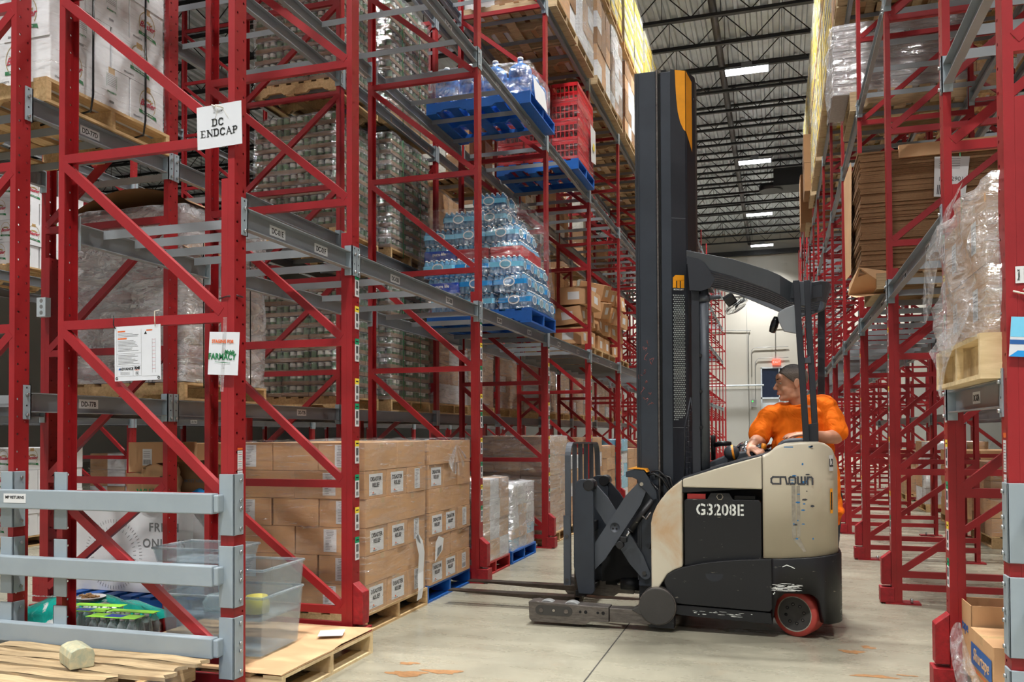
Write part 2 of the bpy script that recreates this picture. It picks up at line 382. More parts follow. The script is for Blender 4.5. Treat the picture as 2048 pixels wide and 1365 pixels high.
m=MB(); m.cyl((-9,YW-.3,4.12),(-.78,YW-.3,4.12),.05,'frame_pale',n=8); m.build('wall_pipe',label='white horizontal pipe along the far wall at window height',cat='pipe')
def conduit(pts,lab): m=MB(); m.tube(pts,.018,'conduit',5); m.build('wall_conduit',label=lab,cat='conduit')
y=YW-.06
conduit([(-1.62,y,1.2),(-1.62,y,7.2),(-1.5,y,7.36),(-4.5,y,7.5)],'thin grey conduit bending left high on the far wall')
conduit([(-1.45,y,4.6),(-1.45,y,6.2),(-1.3,y,6.33),(.6,y,6.35)],'thin grey conduit bending right above the dark window')
conduit([(-1.25,y,3.3),(-1.25,y,5.5),(-1.1,y,5.7),(.6,y,5.72)],'thin grey conduit just above the exit sign')
conduit([(-.12,y,5.7),(-.12,y,7.5),(.6,y,7.5)],'thin grey vertical conduit dropping to the exit sign')
m=MB(); m.box(0,0,0,.3,.12,.42,'conduit'); m.cyl((.08,-.01,.34),(.08,0,.34),.04,'led_green',n=10); m.build('control_box',loc=(-1.5,YW-.18,2.85),label='grey control box with a green light on the far wall',cat='control box')
# ================================================================ racks
def chan_z(m,x,s,z0,z1,mt,w_=.0508,fl=.040,t=.006):
    "C channel standing up, web at x, flanges towards s"
    m.prism([(x,-w_),(x+s*fl,-w_),(x+s*fl,-w_+t),(x+s*t,-w_+t),(x+s*t,w_-t),(x+s*fl,w_-t),(x+s*fl,w_),(x,w_)],'z',z0,z1,mt)
HZ=[.14,.245,1.09,2.045,2.99,3.93,4.88,5.82,6.77,7.71,8.66]
DEP=1.168
def brace(m,p,q,mt='brace_red',h=.0255,y0=-.0505,dp=.034,t=.005):
    p=Vector(p);q=Vector(q);L=(q-p).length;a=math.atan2(q.z-p.z,q.x-p.x)
    T=Matrix.Translation((p.x,0,p.z))@Matrix.Rotation(-a,4,'Y')
    m.prism([(y0,-h),(y0+dp,-h),(y0+dp,-h+t),(y0+t,-h+t),(y0+t,h-t),(y0+dp,h-t),(y0+dp,h),(y0,h)],'x',0,L,mt,T)
def tag_strip(m,x,s,y,z,k):
    c='tag_green' if k==0 else 'tag_yellow'
    m.box(x,y-.028,z-.085,x-s*.0012,y+.028,z+.03,'white_paper'); m.box(x,y-.028,z+.03,x-s*.0014,y+.028,z+.07,c); m.box(x,y-.018,z+.046,x-s*.0018,y+.018,z+.054,'ink')
    yy=y-.016; r=random.Random(int(z*100))
    while yy<y+.014:
        w_=r.choice((.0012,.002,.003)); m.box(x,yy,z-.03,x-s*.0018,yy+w_,z+.02,'ink'); yy+=w_+r.choice((.0015,.0025))
    for q in range(3): m.box(x,y-.014+q*.011,z-.072,x-s*.0018,y-.008+q*.011,z-.045,'ink')
def make_frame(s,label,group,tags=True,protect=True,near=True):
    "s = direction from the aisle face into the rack (local +x or -x)"
    F=thing('rack_upright',label,'rack frame',group=group)
    m=MB(); chan_z(m,0,s,0,TOP,'post_red'); post=m.build('aisle_post',F)
    m=MB(); chan_z(m,s*.0805,-s,.0,2.78,'post_red'); m.prism([(s*.041,-.0508),(s*.0805,-.0508),(s*.041,.0508)] if False else [(s*.0405,-.0505),(s*.08,-.0505),(s*.08,.0505),(s*.0405,.0505)],'z',2.775,2.78,'brace_red'); m.build('post_reinforcement',F)
    m=MB(); chan_z(m,s*DEP,-s,0,TOP,'post_red'); m.build('rear_post',F)
    x0=s*.075; x1=s*(DEP-.007)
    for z in HZ:
        if z==.245 and not near: continue
        m=MB(); brace(m,(min(x0 if z<2.7 else s*.034,x1),0,z),(max(x0 if z<2.7 else s*.034,x1),0,z)); m.build('horizontal_brace',F)
    for a,b in list(zip(HZ[1:-1],HZ[2:])):
        xa=s*.08 if b<3.2 else s*.045; m=MB(); p=(xa,0,a+.03); q=(s*(DEP-.03),0,b-.03)
        if s<0: p,q=q,p
        brace(m,p,q,y0=-.0525); m.build('diagonal_brace',F)
    for xx in (0,s*DEP):
        sg=s if xx==0 else -s
        m=MB(); m.box(xx-sg*.05,-.075,0,xx+sg*.22,.075,.012,'scuffed_red')
        for by in (-.05,): m.cyl((xx+sg*.15,by,.012),(xx+sg*.15,by,.05),.011,'galv',n=6)
        m.build('foot_plate',F)
    if protect:
        m=MB(); o=-s
        m.prism([(o*.001,.155),(o*.075,.155),(o*.075,.37),(o*.001,.43)],'y',-.046,.046,'scuffed_red')
        m.box(-o*.02,-.066,.012,o*.088,.066,.135,'scuffed_red'); m.build('post_protector',F,bevel=.004)
    if tags:
        z=.62;k=1
        for k_,z in enumerate([.66,.86,1.08,1.31,1.56,1.73,2.0,2.22,2.44]):
            m=MB(); tag_strip(m,-s*.0006,s,(.018 if s<0 else -.018),z,k_%2); m.build('barcode_tag',post)
    return F
GL='red upright frames further along the left aisle rack'; GR='red upright frames further along the right aisle rack'
FL=make_frame(-1,'','x'); FR=make_frame(1,'','x'); FLn=make_frame(-1,'','x',False,True,False); FRn=make_frame(1,'','x',False,True,False)
FEND=make_frame(-1,'','x',False,False); FENDR=make_frame(1,'','x',False,False)
_used=set()
def put_frame(proto,x,y,label,group=None):
    if id(proto) not in _used:
        _used.add(id(proto)); o=proto; o.location=(x,y,0); o['label']=label
        if group: o['group']=group
        elif 'group' in o: del o['group']
        return o
    return tree_copy(proto,(x,y,0),label=label,group=group)
put_frame(FEND,XL,FY[0],'red perforated upright frame at the rack end carrying the DC ENDCAP sign')
put_frame(FENDR,XR,FY[0]+.06,'red upright frame at the right edge with grey guard rail brackets')
nl=['red upright frame with barcode tags beside the DISASTER RELIEF cartons','second red upright frame along the left aisle, right of the DISASTER RELIEF pallets','third barcode tagged upright on the left aisle, above the fork tips']
nr=['red upright frame beside the open carton at the right foreground','second red upright frame on the right, with a slanted foot protector','third red upright frame on the right aisle, just right of the truck']
for i,y in enumerate(FY[1:]):
    put_frame(FL,XL,y,*( (nl[i],) if i<3 else ('red upright frame far along the left aisle rack',GL)))
    if i<14: put_frame(FR,XR,y+.05,*( (nr[i],) if i<3 else ('red upright frame far along the right aisle rack',GR)))
for i,y in enumerate(FY[:16]):
    n2=['red perforated upright frame at the left edge beside the MP RETURNS rail','red upright frame behind the first left bay, beside the wrapped white load'][i] if i<2 else 'red upright frame of the rack standing back to back behind the left rack'
    put_frame(FRn,XDR,y,n2,None if i<2 else 'upright frames of the rack behind the left rack')
    if i<14 and i>0: put_frame(FLn,XQR,y+.05,'red upright frame of the rack standing back to back behind the right rack','upright frames of the rack behind the right rack')
for i,y in enumerate(FY[1:12]):
    put_frame(FLn,-9.0,y,'red upright frame across the next aisle, seen through the left racks','upright frames across the next aisle on the left')
    put_frame(FRn,7.15,y+.05,'red upright frame across the next aisle, seen through the right racks','upright frames across the next aisle on the right')
# ---- beams
def beam_geo(m,xf,s,y0,y1,z,open_out=True,conn=True,mt='beam_grey'):
    "xf = face plane of the post web, s = into the rack"
    h=.058; t=.006; xo=xf+s*.002; xi=xf+s*.046
    if open_out: pts=[(xi,z-h),(xo,z-h),(xo,z-h+t),(xi-s*t,z-h+t),(xi-s*t,z+h-t),(xo,z+h-t),(xo,z+h),(xi,z+h)]
    else: pts=[(xo,z-h),(xi,z-h),(xi,z-h+t),(xo+s*t,z-h+t),(xo+s*t,z+h-t),(xi,z+h-t),(xi,z+h),(xo,z+h)]
    m.prism(pts,'y',y0+.0525,y1-.0525,mt)
    c=MB()
    for yy,d in ((y0,1),(y1,-1)):
        c.box(xf-s*.0065,yy+d*.006,z-.1,xf-s*.0008,yy+d*.060,z+.1,'guard_grey')
        c.box(xf-s*.0065,yy+d*.052,z-.1,xf+s*.05,yy+d*.060,z+.1,'guard_grey')
        if conn=='full':
            for dz in (-.075,.045): c.cyl((xf-s*.006,yy+d*.028,z+dz),(xf-s*.02,yy+d*.028,z+dz),.0095,'galv',n=6)
            for dz in (-.02,.085): c.cyl((xf-s*.006,yy+d*.028,z+dz),(xf-s*.0072,yy+d*.028,z+dz),.0055,'ink',n=8)
    return c
BE=[]; BA=[]
def bay(x,s,xr,y0,y1,z,name,stick=None,nb=4,bars=True,lab=None):
    d=math.hypot((x),(y0+y1)/2)
    BE.append((d,x,s,y0,y1,z,True,stick,lab or f'{name}, front'))
    BE.append((d+.6,xr,-s,y0,y1,z,False,None,f'{name}, rear'))
    if bars:
        L=y1-y0
        fr=[.2,.4,.62,.84] if L<2 else [.11,.36,.60,.87]
        for q in fr[:nb]: BA.append((d,x,s,xr,y0+L*q,z,name))
def sticker(m,txt,x,s,y,z,w_=.16,h=.058,mt='white_paper'):
    xx=x+s*.0395; r=FX if s<0 else FXN
    m.box(xx,y-w_/2,z-h/2,xx-s*.001,y+w_/2,z+h/2,mt)
    m.text(txt,h*.78,'ink',face((xx-s*.0014,y,z-.002),r),sx=.82*w_/(.16)*(.058/h),bold=.012)
ords=['first','second','third','fourth','fifth','sixth','seventh','eighth','ninth','tenth','eleventh','twelfth','thirteenth','fourteenth','fifteenth','sixteenth','seventeenth']
for i in range(17):
    y0,y1=FY[i],FY[i+1]
    for li,z in enumerate(ZL):
        st={(0,0):[('DC-01E',.32),('DC-01F',.70)],(1,0):[('DC-03B',.28),('DC-05B',.72)],(2,0):[('DC-07B',.28),('DC-09B',.72)],(3,0):[('DC-11B',.28),('DC-13B',.72)],(4,0):[('DC-15B',.28),('DC-17B',.72)],(1,1):[('DC-03C',.28),('DC-05C',.72)],(2,1):[('DC-07C',.28),('DC-09C',.72)],(3,1):[('DC-11C',.28),('DC-13C',.72)]}.get((i,li))
        bay(XL,-1,XLR,y0,y1,z,f'left aisle rack, {ords[i]} bay, {ords[li]} level up',st)
    if i<13:
        a,b=y0+.05+(.01 if i==0 else 0),y1+.05
        for li,z in enumerate(ZL if i else [1.585,3.39,5.05,6.76]):
            st={(0,0):[('DC-02A',.55)],(1,0):[('DC-04B',.3),('DC-06B',.7)],(2,0):[('DC-08B',.3),('DC-10B',.7)],(3,0):[('DC-12B',.3),('DC-14B',.7)]}.get((i,li))
            bay(XR,1,XRR,a,b,z,f'right aisle rack, {ords[i]} bay, {ords[li]} level up',st)
    if i<12:
        for li,z in enumerate(ZD):
            st={(0,0):[('DD-77B',.42)],(0,1):[('DD-77D',.42)],(1,0):[('DD-75B',.28),('DD-73B',.72)]}.get((i,li))
            BEd=bay(XD,-1,XDR,y0,y1,z,f'rack behind the left rack, {ords[i]} bay, {ords[li]} level up',st,bars=i<6)
    if 0<i<10:
        for li,z in enumerate(ZD):
            bay(XQ,1,XQR,y0+.05,y1+.05,z,f'rack behind the right rack, {ords[i]} bay, {ords[li]} level up',bars=i<6)
        st=[('DD-70A',.55)] if i==3 else None
        for z in ZD[:4]:
            bay(-9.0,-1,-10.17,y0,y1,z,'rack across the next aisle on the left',st if z==1.62 else None,bars=False)
            bay(7.15,1,8.32,y0+.05,y1+.05,z,'rack across the next aisle on the right',bars=False)
def vis(x,y,z):
    c=cam.matrix_world.inverted()@Vector((x,y,z)); 
    if c.z>-.3: return False
    px=1024+1690.7*c.x/-c.z; py=833.7-1690.7*c.y/-c.z
    return -260<px<2300 and -260<py<1600
def seen(x,xr,y0,y1,z): return any(vis(a,b,z) for a in (x,xr) for b in (y0,(y0+y1)/2,y1))
BE=[b for b in BE if seen(b[1],b[1],b[3],b[4],b[5])]; BA=[b for b in BA if seen(b[1],b[3],b[4],b[4],b[5])]
BE.sort(key=lambda b:b[0]); BA.sort(key=lambda b:b[0])
_bm={}
def same(lab,n): return lab
for k,(d,x,s,y0,y1,z,oo,stick,lab) in enumerate(BE[:300]):
    L=y1-y0; full=d<9
    key=(s,round(L,2),oo,full)
    if stick is None and key in _bm:
        o=_bm[key]; o=tree_copy(o,(x,(y0+y1)/2,z))
    else:
        m=MB(); c=beam_geo(m,0,s,-L/2,L/2,0,oo,'full' if full else True); o=m.build('load_beam'); o.location=(x,(y0+y1)/2,z)
        c.build('beam_connector',o)
        if stick:
            for t_,q in stick:
                mm=MB(); sticker(mm,t_,0,s,-L/2+L*q,.004); mm.build('location_label',o)
        else: _bm[key]=o
    st=' and '.join(t_ for t_,_ in stick) if stick else None
    if 'group' in o: del o['group']
    o['category']='rack beam'
    if st and d<14: o['label']=f'dark grey rack beam with the {st} location label'+('s' if len(stick)>1 else '')
    elif d<11.5: o['label']='grey load beam of the '+lab
    else: o['label']='grey load beam far down the racks'; o['group']='grey load beams far down the racks'
m=MB()
for (d,x,s,y0,y1,z,oo,stick,lab) in BE[300:]: c=beam_geo(m,x,s,y0,y1,z,oo); m.v+=[] ; b0=len(m.v); m.v+=c.v; k=m.mi('guard_grey'); m.f+=[[b0+i for i in f] for f in c.f]; m.m+=[k]*len(c.f); m.s+=c.s
m.build('far_load_beams',label='mass of grey load beams at the far end of the racks',cat='rack beam',kind='stuff')
def bar_geo(m,x,s,xr,y,z,w_=.022,h=.026,t=.005):
    a,b=sorted((x+s*.047,xr-s*.047)); m.prism([(y-w_,z+.056),(y-w_,z+.056-2*h),(y-w_+t,z+.056-2*h),(y-w_+t,z+.056-t),(y+w_,z+.056-t),(y+w_,z+.056)],'x',a,b,'beam_grey')
_b=None
for k,(d,x,s,xr,y,z,name) in enumerate(BA[:300]):
    if _b is None: m=MB(); bar_geo(m,-DEP/2 if s>0 else DEP/2,s,DEP/2 if s>0 else -DEP/2,0,0); _b=o=m.build('pallet_support_bar')
    else: o=_b.copy(); C.objects.link(o)
    o.location=((x+xr)/2,y,z); o['category']='support bar'; o['label']='grey cross bar spanning a '+name.split(',')[0]+' level'; o['group']='cross bars of the '+name.split(',')[0]
m=MB()
for (d,x,s,xr,y,z,name) in BA[300:]: bar_geo(m,x,s,xr,y,z)
m.build('far_support_bars',label='mass of grey cross bars deep in the racks',cat='support bar',kind='stuff')
# ================================================================ reach truck
def worn(name,rgb,chip,rough=.4,amt=.70,ax=(1,1,1),sc=14):
    s=NT(name); c=lin(rgb); v=s.coord()
    col=s.ramp(s.noise(v,3,4),[(.3,tuple(x*.88 for x in c)),(.7,tuple(x*1.08 for x in c))])
    ch=s.ramp(s.noise(s.coord(ax),sc,5,.72),[(amt,(0,0,0)),(amt+.02,(1,1,1))])
    col=s.mix(ch,col,lin(chip)); s.l(col,s.b.inputs['Base Color']); s.b.inputs['Roughness'].default_value=rough; s.bump(s.noise(v,90,2),.08,.002); return s
# cream paint with rust bloom on the front column
s=NT('truck_cream'); v=s.coord(); c=lin((204,196,176))
col=s.ramp(s.noise(v,2.2,4),[(.3,tuple(x*.93 for x in c)),(.7,tuple(x*1.04 for x in c))])
sx=s.n('ShaderNodeSeparateXYZ'); tc=s.n('ShaderNodeTexCoord'); s.l(tc.outputs['Object'],sx.inputs[0])
msk=s.math('LESS_THAN',sx.outputs[0],-.66)
ru=s.ramp(s.noise(v,3.1,5,.6,.5),[(.46,(0,0,0)),(.66,(1,1,1))])
col=s.mix(s.math('MULTIPLY',s.math('MULTIPLY',ru,msk),.62),col,lin((186,138,84)))
fl=s.ramp(s.noise(s.coord((1,1,2.5)),30,5,.75),[(.74,(0,0,0)),(.76,(1,1,1))]); col=s.mix(s.math('MULTIPLY',fl,.7),col,lin((96,86,74)))
s.l(col,s.b.inputs['Base Color']); s.b.inputs['Roughness'].default_value=.38; s.bump(s.noise(v,120,2),.06,.002)
worn('truck_black',(20,21,25),(150,144,130),.45,.668,(.5,1,3.5),15)
mat('truck_grey',(70,75,83),.5,.1,.07,4,.08,150); mat('truck_dark',(37,40,47),.5,.1,.07,4,.08,150); mat('truck_slate',(46,52,61),.45,.15,.1,6,.05,60)
mat('cavity',(10,10,12),.8); mat('steel_worn',(110,104,100),.38,.75,.3,18,.2,40,stretch=(1,1,4)); mat('fork_steel',(74,66,60),.35,.8,.3,14,.2,40,stretch=(1,4,4))
mat('chrome',(225,228,232),.1,1); mat('rubber_red',(176,66,58),.55,0,.12,8,.1,60); mat('hub_grey',(64,62,60),.5,.2,.1,8)
mat('orange_paint',(240,160,34),.4); mat('orange_grip',(242,150,30),.5); mat('stencil',(232,236,232),.6,0,.1,30); mat('logo_dark',(58,60,66),.4); mat('decal_worn',(150,144,130),.6,0,.2,40)
mat('blue_scuff',(40,120,180),.5); mat('vent_dot',(190,200,195),.5); mat('hose_black',(20,20,22),.35); mat('red_box',(200,58,56),.4); mat('scratch_pink',(168,96,92),.4)
mat('ball_grey',(66,70,76),.22,.1); mat('mirror_black',(14,15,17),.12)
TK=thing('reach_truck','cream and black reach truck numbered G3208E standing across the aisle, operator aboard','forklift',(-.3,6.65,0))
def tp(m,name,parent=TK,bevel=0,label=None,seg=2,subsurf=0):
    o=m.build(name,parent,bevel,label,seg=seg,subsurf=subsurf)
    if parent is TK: o.location=(-.3*-1,-6.65,0)
    return o
NY,FYT=6.12,7.27
def arcpts(cx,cy,r,a0,a1,n): return [(cx+r*math.cos(R(a0+(a1-a0)*i/n)),cy+r*math.sin(R(a0+(a1-a0)*i/n))) for i in range(n+1)]
# front column (cream) near and far
colp=[(-.882,.30),(-.884,.77),(-.868,.84),(-.84,.90),(-.809,.945),(-.77,.995),(-.726,1.036),(-.66,1.088),(-.66,.466),(-.72,.44),(-.767,.408),(-.814,.334),(-.84,.29)]
for a_,b_ in ((NY,NY+.24),(FYT-.24,FYT)): m=MB(); m.prism(colp,'y',a_,b_,'truck_cream'); tp(m,'front_column',bevel=.012,seg=3)
# cream upper side panel
m=MB(); up=[(-.654,1.034),(-.654,1.092),(-.45,1.158),(-.28,1.21),(-.112,1.258),(-.112,1.028)]

for a_,b_ in ((NY,NY+.2),(FYT-.2,FYT)): m=MB(); m.prism(up,'y',a_,b_,'truck_cream'); tp(m,'upper_side_panel',bevel=.008)
# battery bay
m=MB(); m.box(-.66,NY+.16,.46,-.11,FYT-.16,1.03,'cavity'); tp(m,'battery_compartment')
m=MB(); bp=[(-.650,.47),(-.650,.935),(-.632,.948),(-.49,.948),(-.465,.995),(-.335,.995),(-.31,.948),(-.135,.948),(-.12,.93),(-.12,.54)]
m.prism(bp,'y',NY+.04,NY+.155,'truck_black'); B=tp(m,'battery',bevel=.004)
m=MB(); m.text('G3208E',.112,'stencil',face((-.402,NY+.0385,.872),FYN),sx=.86,bold=.02,space=1.08)
for q in (-.535,-.48,-.425,-.372,-.318,-.262): m.box(q-.003,NY+.036,.815,q+.003,NY+.0385,.93,'truck_black')
o=m.build('stencilled_number',B)
m=MB(); m.lathe([(0.0001,0),(.022,0)],'cavity',face((-.40,NY+.0385,.968),FYN),6,False); m.tube([( -.40+.022*math.cos(a*PI/3),NY+.037,.968+.022*math.sin(a*PI/3)) for a in range(6)],.003,'decal_worn',5,closed=True); m.build('lifting_eye',B)
MB().box(-.628,NY+.05,.95,-.50,NY+.14,.985,'red_box').build('battery_connector',B); MB().box(-.30,NY+.05,.95,-.16,NY+.15,.975,'cavity').build('terminal_block',B)
m=MB(); m.cyl((-.64,NY+.10,1.0),(-.64,NY+.1,1.025),.014,'led_green',n=8); tp(m,'status_light')
# ---- rear shell with wrapped corner
def plan(u,xs=-.108,y0=NY,r=.23,xe=.392,yend=6.56):
    "u in 0..1 along near face, round the corner, back along the rear"
    L1=(xe-r)-xs; L2=r*PI/2; L3=yend-(y0+r); L=L1+L2+L3; d=u*L
    if d<L1: return xs+d,y0,0,-1
    if d<L1+L2:
        a=-PI/2+(d-L1)/r; return xe-r+r*math.cos(a),y0+r+r*math.sin(a),math.cos(a),math.sin(a)
    return xe,y0+r+d-L1-L2,1,0
def wrap_shell(m,mt,ztop,zbot,t=.05,n=44,rim=.022,**k):
    us=[i/n for i in range(n+1)]
    rows=[]
    for u in us:
        x,y,nx,ny=plan(u,**k); a=ztop(x,y,u); b=zbot(x,y,u)
        rows.append([(x,y,b),(x,y,a-rim),(x-nx*rim*.3,y-ny*rim*.3,a-rim*.3),(x-nx*rim,y-ny*rim,a),(x-nx*(t-rim*.6),y-ny*(t-rim*.6),a),(x-nx*t,y-ny*t,a-rim*.6),(x-nx*t,y-ny*t,b)])
    c=len(rows[0]); vs=[p for r_ in rows for p in r_]; fs=[]
    for i in range(n):
        for j in range(c): fs.append((i*c+j,(i+1)*c+j,(i+1)*c+(j+1)%c,i*c+(j+1)%c))
    fs+=[tuple(range(c))[::-1],tuple(range(n*c,n*c+c))]
    m.add(vs,fs,mt,None,True)
def interp(x,pts):
    for (a,b),(c,d) in zip(pts,pts[1:]):
        if x<=c: return b+(d-b)*max(0,min(1,(x-a)/(c-a)))
    return pts[-1][1]
m=MB(); TP=[(-.108,1.262),(-.06,1.285),(-.02,1.325),(.04,1.348),(.14,1.358),(.27,1.358),(.32,1.345),(.36,1.31),(.385,1.24),(.392,1.19)]
wrap_shell(m,'truck_cream',lambda x,y,u:interp(x,TP)-max(0,(y-6.35))*.35,lambda x,y,u:.553+max(0,x)*.09)
RS=tp(m,'rear_side_panel')
for p in RS.data.polygons: pass
def strokes(m,pl,w_,mt,T,ext=.0012):
    for pts in pl:
        for (a,b),(c,d) in zip(pts,pts[1:]):
            ext+=.00012
            L=math.hypot(c-a,d-b) or 1e-6; ux,uy=(c-a)/L,(d-b)/L; nx,ny=-uy*w_/2,ux*w_/2
            a2,b2,c2,d2=a-ux*w_/2,b-uy*w_/2,c+ux*w_/2,d+uy*w_/2
            m.add([(a2-nx,b2-ny,ext),(c2-nx,d2-ny,ext),(c2+nx,d2+ny,ext),(a2+nx,b2+ny,ext)],[(0,1,2,3)],mt,T)
# maker's lettering
m=MB(); T=face((-.052,NY-.0005,1.068),FYN)
h=.047; L=[]
L.append([(.05,h),(.014,h),(.002,h-.012),(.002,.010),(.012,0),(.05,0)])                       # c
L.append([(.062,0),(.062,h),(.094,h),(.104,0)]); L.append([(.104,0),(.113,0)])                        # slanted r
L.append([(.12,.008),(.12,h-.008),(.128,h),(.152,h),(.16,h-.008),(.16,.008),(.152,0),(.128,0),(.12,.008)]) # o
L.append([(.176,h),(.176,.006),(.182,0),(.216,0),(.222,.006),(.222,h)]); L.append([(.199,0),(.199,h)]) # w
L.append([(.238,0),(.238,h),(.262,h),(.27,h-.008),(.27,0)])                                       # n
strokes(m,L,.0115,'logo_dark',T); o=m.build('maker_lettering',RS)
m=MB(); T=face((0,NY-.0006,0),FYN)
for x0,x1 in ((.082,.108),(.114,.137)): m.add([(x0,1.055,0),(x1,1.055,0),(x1,.70+(x1-.1)*.3,0),(x0,.70,0)],[(3,2,1,0)],'decal_worn',T)
m.add([(.088,.69,0),(.132,.70,0),(.172,.61,0),(.16,.60,0)],[(3,2,1,0)],'decal_worn',T); m.build('worn_stripe',RS)
m=MB(); r=random.Random(5)
for i in range(26):
    x=r.uniform(.08,.22); z=r.choice([1.31,1.13,1.09,1.08,1.0,.95,.8,.7,.68,.9,1.2]) + r.uniform(-.02,.02); a=r.uniform(.004,.02); b=r.uniform(.002,.006)
    m.add([(x-a,NY-.0007,z-b),(x+a*.2,NY-.0007,z-b*1.6),(x+a,NY-.0007,z),(x+a*.3,NY-.0007,z+b*1.4),(x-a*.7,NY-.0007,z+b)],[(0,1,2,3,4)],'blue_scuff' if i%4 else 'logo_dark')
m.box(.035,NY-.0008,1.318,.095,NY,1.324,'blue_scuff'); m.build('paint_scuffs',RS)
x,y,nx,ny=plan(.565); T=face((x+nx*.0025,y+ny*.0025,1.21),(-ny,nx,0)); m=MB()
m.add([(-.022,-.055,0),(.022,-.055,0),(.022,.055,0),(-.022,.055,0)],[(0,1,2,3)],'white_paper',T); m.text('L2',.075,'ink',T@Matrix.Translation((0,0,.0008)),bold=.02,sx=.55); m.build('number_decal',RS)
m=MB(); m.add([(-.014,-.085,0),(.014,-.085,0),(.014,.085,0),(-.014,.085,0)],[(0,1,2,3)],'orange_paint',face((x+nx*.0025,y+ny*.0025,.95),(-ny,nx,0))); m.add([(-.007,-.06,.001),(.007,-.06,.001),(.007,.06,.001),(-.007,.06,.001)],[(0,1,2,3)],'ink',face((x+nx*.0025,y+ny*.0025,.95),(-ny,nx,0))); m.build('warning_strip',RS)
# black skirt
m=MB(); sk=[(-.75,.266),(-.772,.30),(-.79,.36),(-.767,.408),(-.72,.44),(-.657,.466),(-.56,.492),(-.469,.51),(-.3,.532),(-.052,.549),(-.052,.205),(-.07,.185),(-.66,.205),(-.70,.21)]
m.prism(sk,'y',FYT-.2,FYT+.012,'truck_black'); tp(m,'lower_side_cover',bevel=.005); m=MB(); m.prism(sk,'y',NY-.012,NY+.2,'truck_black'); SKT=tp(m,'lower_side_cover',bevel=.005)
m=MB(); m.add([(-.44+.062*math.cos(a),NY-.0128,.43+.055*math.sin(a)) for a in [PI+PI*i/10 for i in range(11)]],[tuple(range(11))],'truck_dark'); m.build('finger_recess',SKT)
m=MB(); 
for a_,b_ in ((NY,NY+.2),(FYT-.2,FYT)): m=MB(); m.prism([(-.745,.19),(-.66,.195),(-.06,.175),(-.05,.098),(-.66,.122),(-.73,.135)],'y',a_,b_,'truck_black'); tp(m,'lower_sill',bevel=.004)
m=MB(); BT=[(-.052,.10),(-.045,.16),(-.02,.272),(.03,.318),(.19,.322),(.24,.30),(.262,.26),(.292,.115)]
wrap_shell(m,'truck_black',lambda x,y,u:.551+max(0,x)*.09,lambda x,y,u:interp(x,BT) if y<6.32 and x<.292 else .115,t=.06,n=90,xs=-.052,y0=NY-.012,r=.235,xe=.412,rim=.006,yend=FYT-.1)
tp(m,'rear_skirt')
m=MB(); r=random.Random(21)
def sc(x,z,a,b,y_=NY-.0135): m.add([(x-a,y_,z-b*.3),(x-a*.2,y_,z-b),(x+a,y_,z-b*.4),(x+a*.7,y_,z+b*.6),(x-a*.6,y_,z+b)],[(0,1,2,3,4)],'stencil')
for i in range(34): sc(r.uniform(-.03,.14),r.uniform(.332,.385),r.uniform(.008,.045),r.uniform(.0008,.0035))
for i in range(20): sc(r.uniform(-.6,-.07),r.uniform(.135,.165)-.0,r.uniform(.006,.03),r.uniform(.001,.003),NY-.0012)
for i in range(5): sc(r.uniform(-.05,-.02),r.uniform(.28,.36),.004,r.uniform(.004,.008))
strokes(m,[[(.02,.50),(.045,.512),(.075,.502),(.095,.492)]],.006,'stencil',face((0,NY-.0128,0),FYN),.0008); tp(m,'scuff_marks')
m=MB()
for i in range(80):
    u=r.uniform(.36,.62); x,y,nx,ny=plan(u,xs=-.052,y0=NY-.012,r=.235,xe=.412,yend=FYT-.1); z=.13+.33*r.random()**1.6; T=face((x+nx*.0012,y+ny*.0012,z),(-ny,nx,0)); a=r.uniform(.004,.02); b=r.uniform(.0008,.003)
    m.add([(-a,-b,0),(a,-b*.4,0),(a*.7,b,0),(-a*.6,b*.7,0)],[(0,1,2,3)],'vent_dot',T)
tp(m,'scuff_marks')
m=MB(); m.box(-.78,NY+.22,.10,.34,FYT-.2,.16,'cavity'); m.box(-.78,NY+.22,.16,-.11,FYT-.2,.46,'cavity'); m.box(-.11,6.50,.10,.385,FYT-.15,.24,'cavity'); m.box(-.12,NY+.2,.16,-.10,FYT-.2,1.02,'cavity'); m.box(-.75,NY+.24,.46,-.66,FYT-.24,1.0,'cavity'); tp(m,'chassis')
# top cover / console
m=MB(); cp=[(-.74,.99),(-.72,1.05),(-.655,1.105),(-.45,1.175),(-.28,1.226),(-.10,1.275),(-.05,1.285),(-.05,1.1),(-.12,1.03),(-.66,.99)]
m.prism(cp,'y',NY+.04,FYT-.04,'truck_dark'); tp(m,'top_cover',bevel=.012,seg=3)
m=MB(); m.prism([(-.52,1.13),(-.50,1.20),(-.36,1.262),(-.16,1.292),(-.14,1.2)],'y',6.62,6.98,'truck_grey'); tp(m,'control_console',bevel=.012)
m=MB(); m.lathe([(.001,-.055),(.03,-.05),(.052,-.025),(.058,0),(.052,.028),(.033,.048),(.012,.056),(.001,.058)],'ball_grey',Matrix.Translation((-.335,6.52,1.27)),24,False); m.lathe([(.057,-.008),(.0592,0),(.057,.008)],'orange_grip',Matrix.Translation((-.335,6.52,1.27))@Matrix.Rotation(R(80),4,'Y')@Matrix.Translation((0,0,.012)),24,False); m.cyl((-.335,6.52,1.18),(-.335,6.52,1.23),.03,'ball_grey'); tp(m,'palm_rest_ball')
m=MB(); m.prism([(-.295,1.235),(-.270,1.235),(-.262,1.31),(-.285,1.305)],'y',6.475,6.56,'orange_grip'); m.build('grip_flash',None).parent=None
bpy.data.objects.remove(C.objects['grip_flash'])
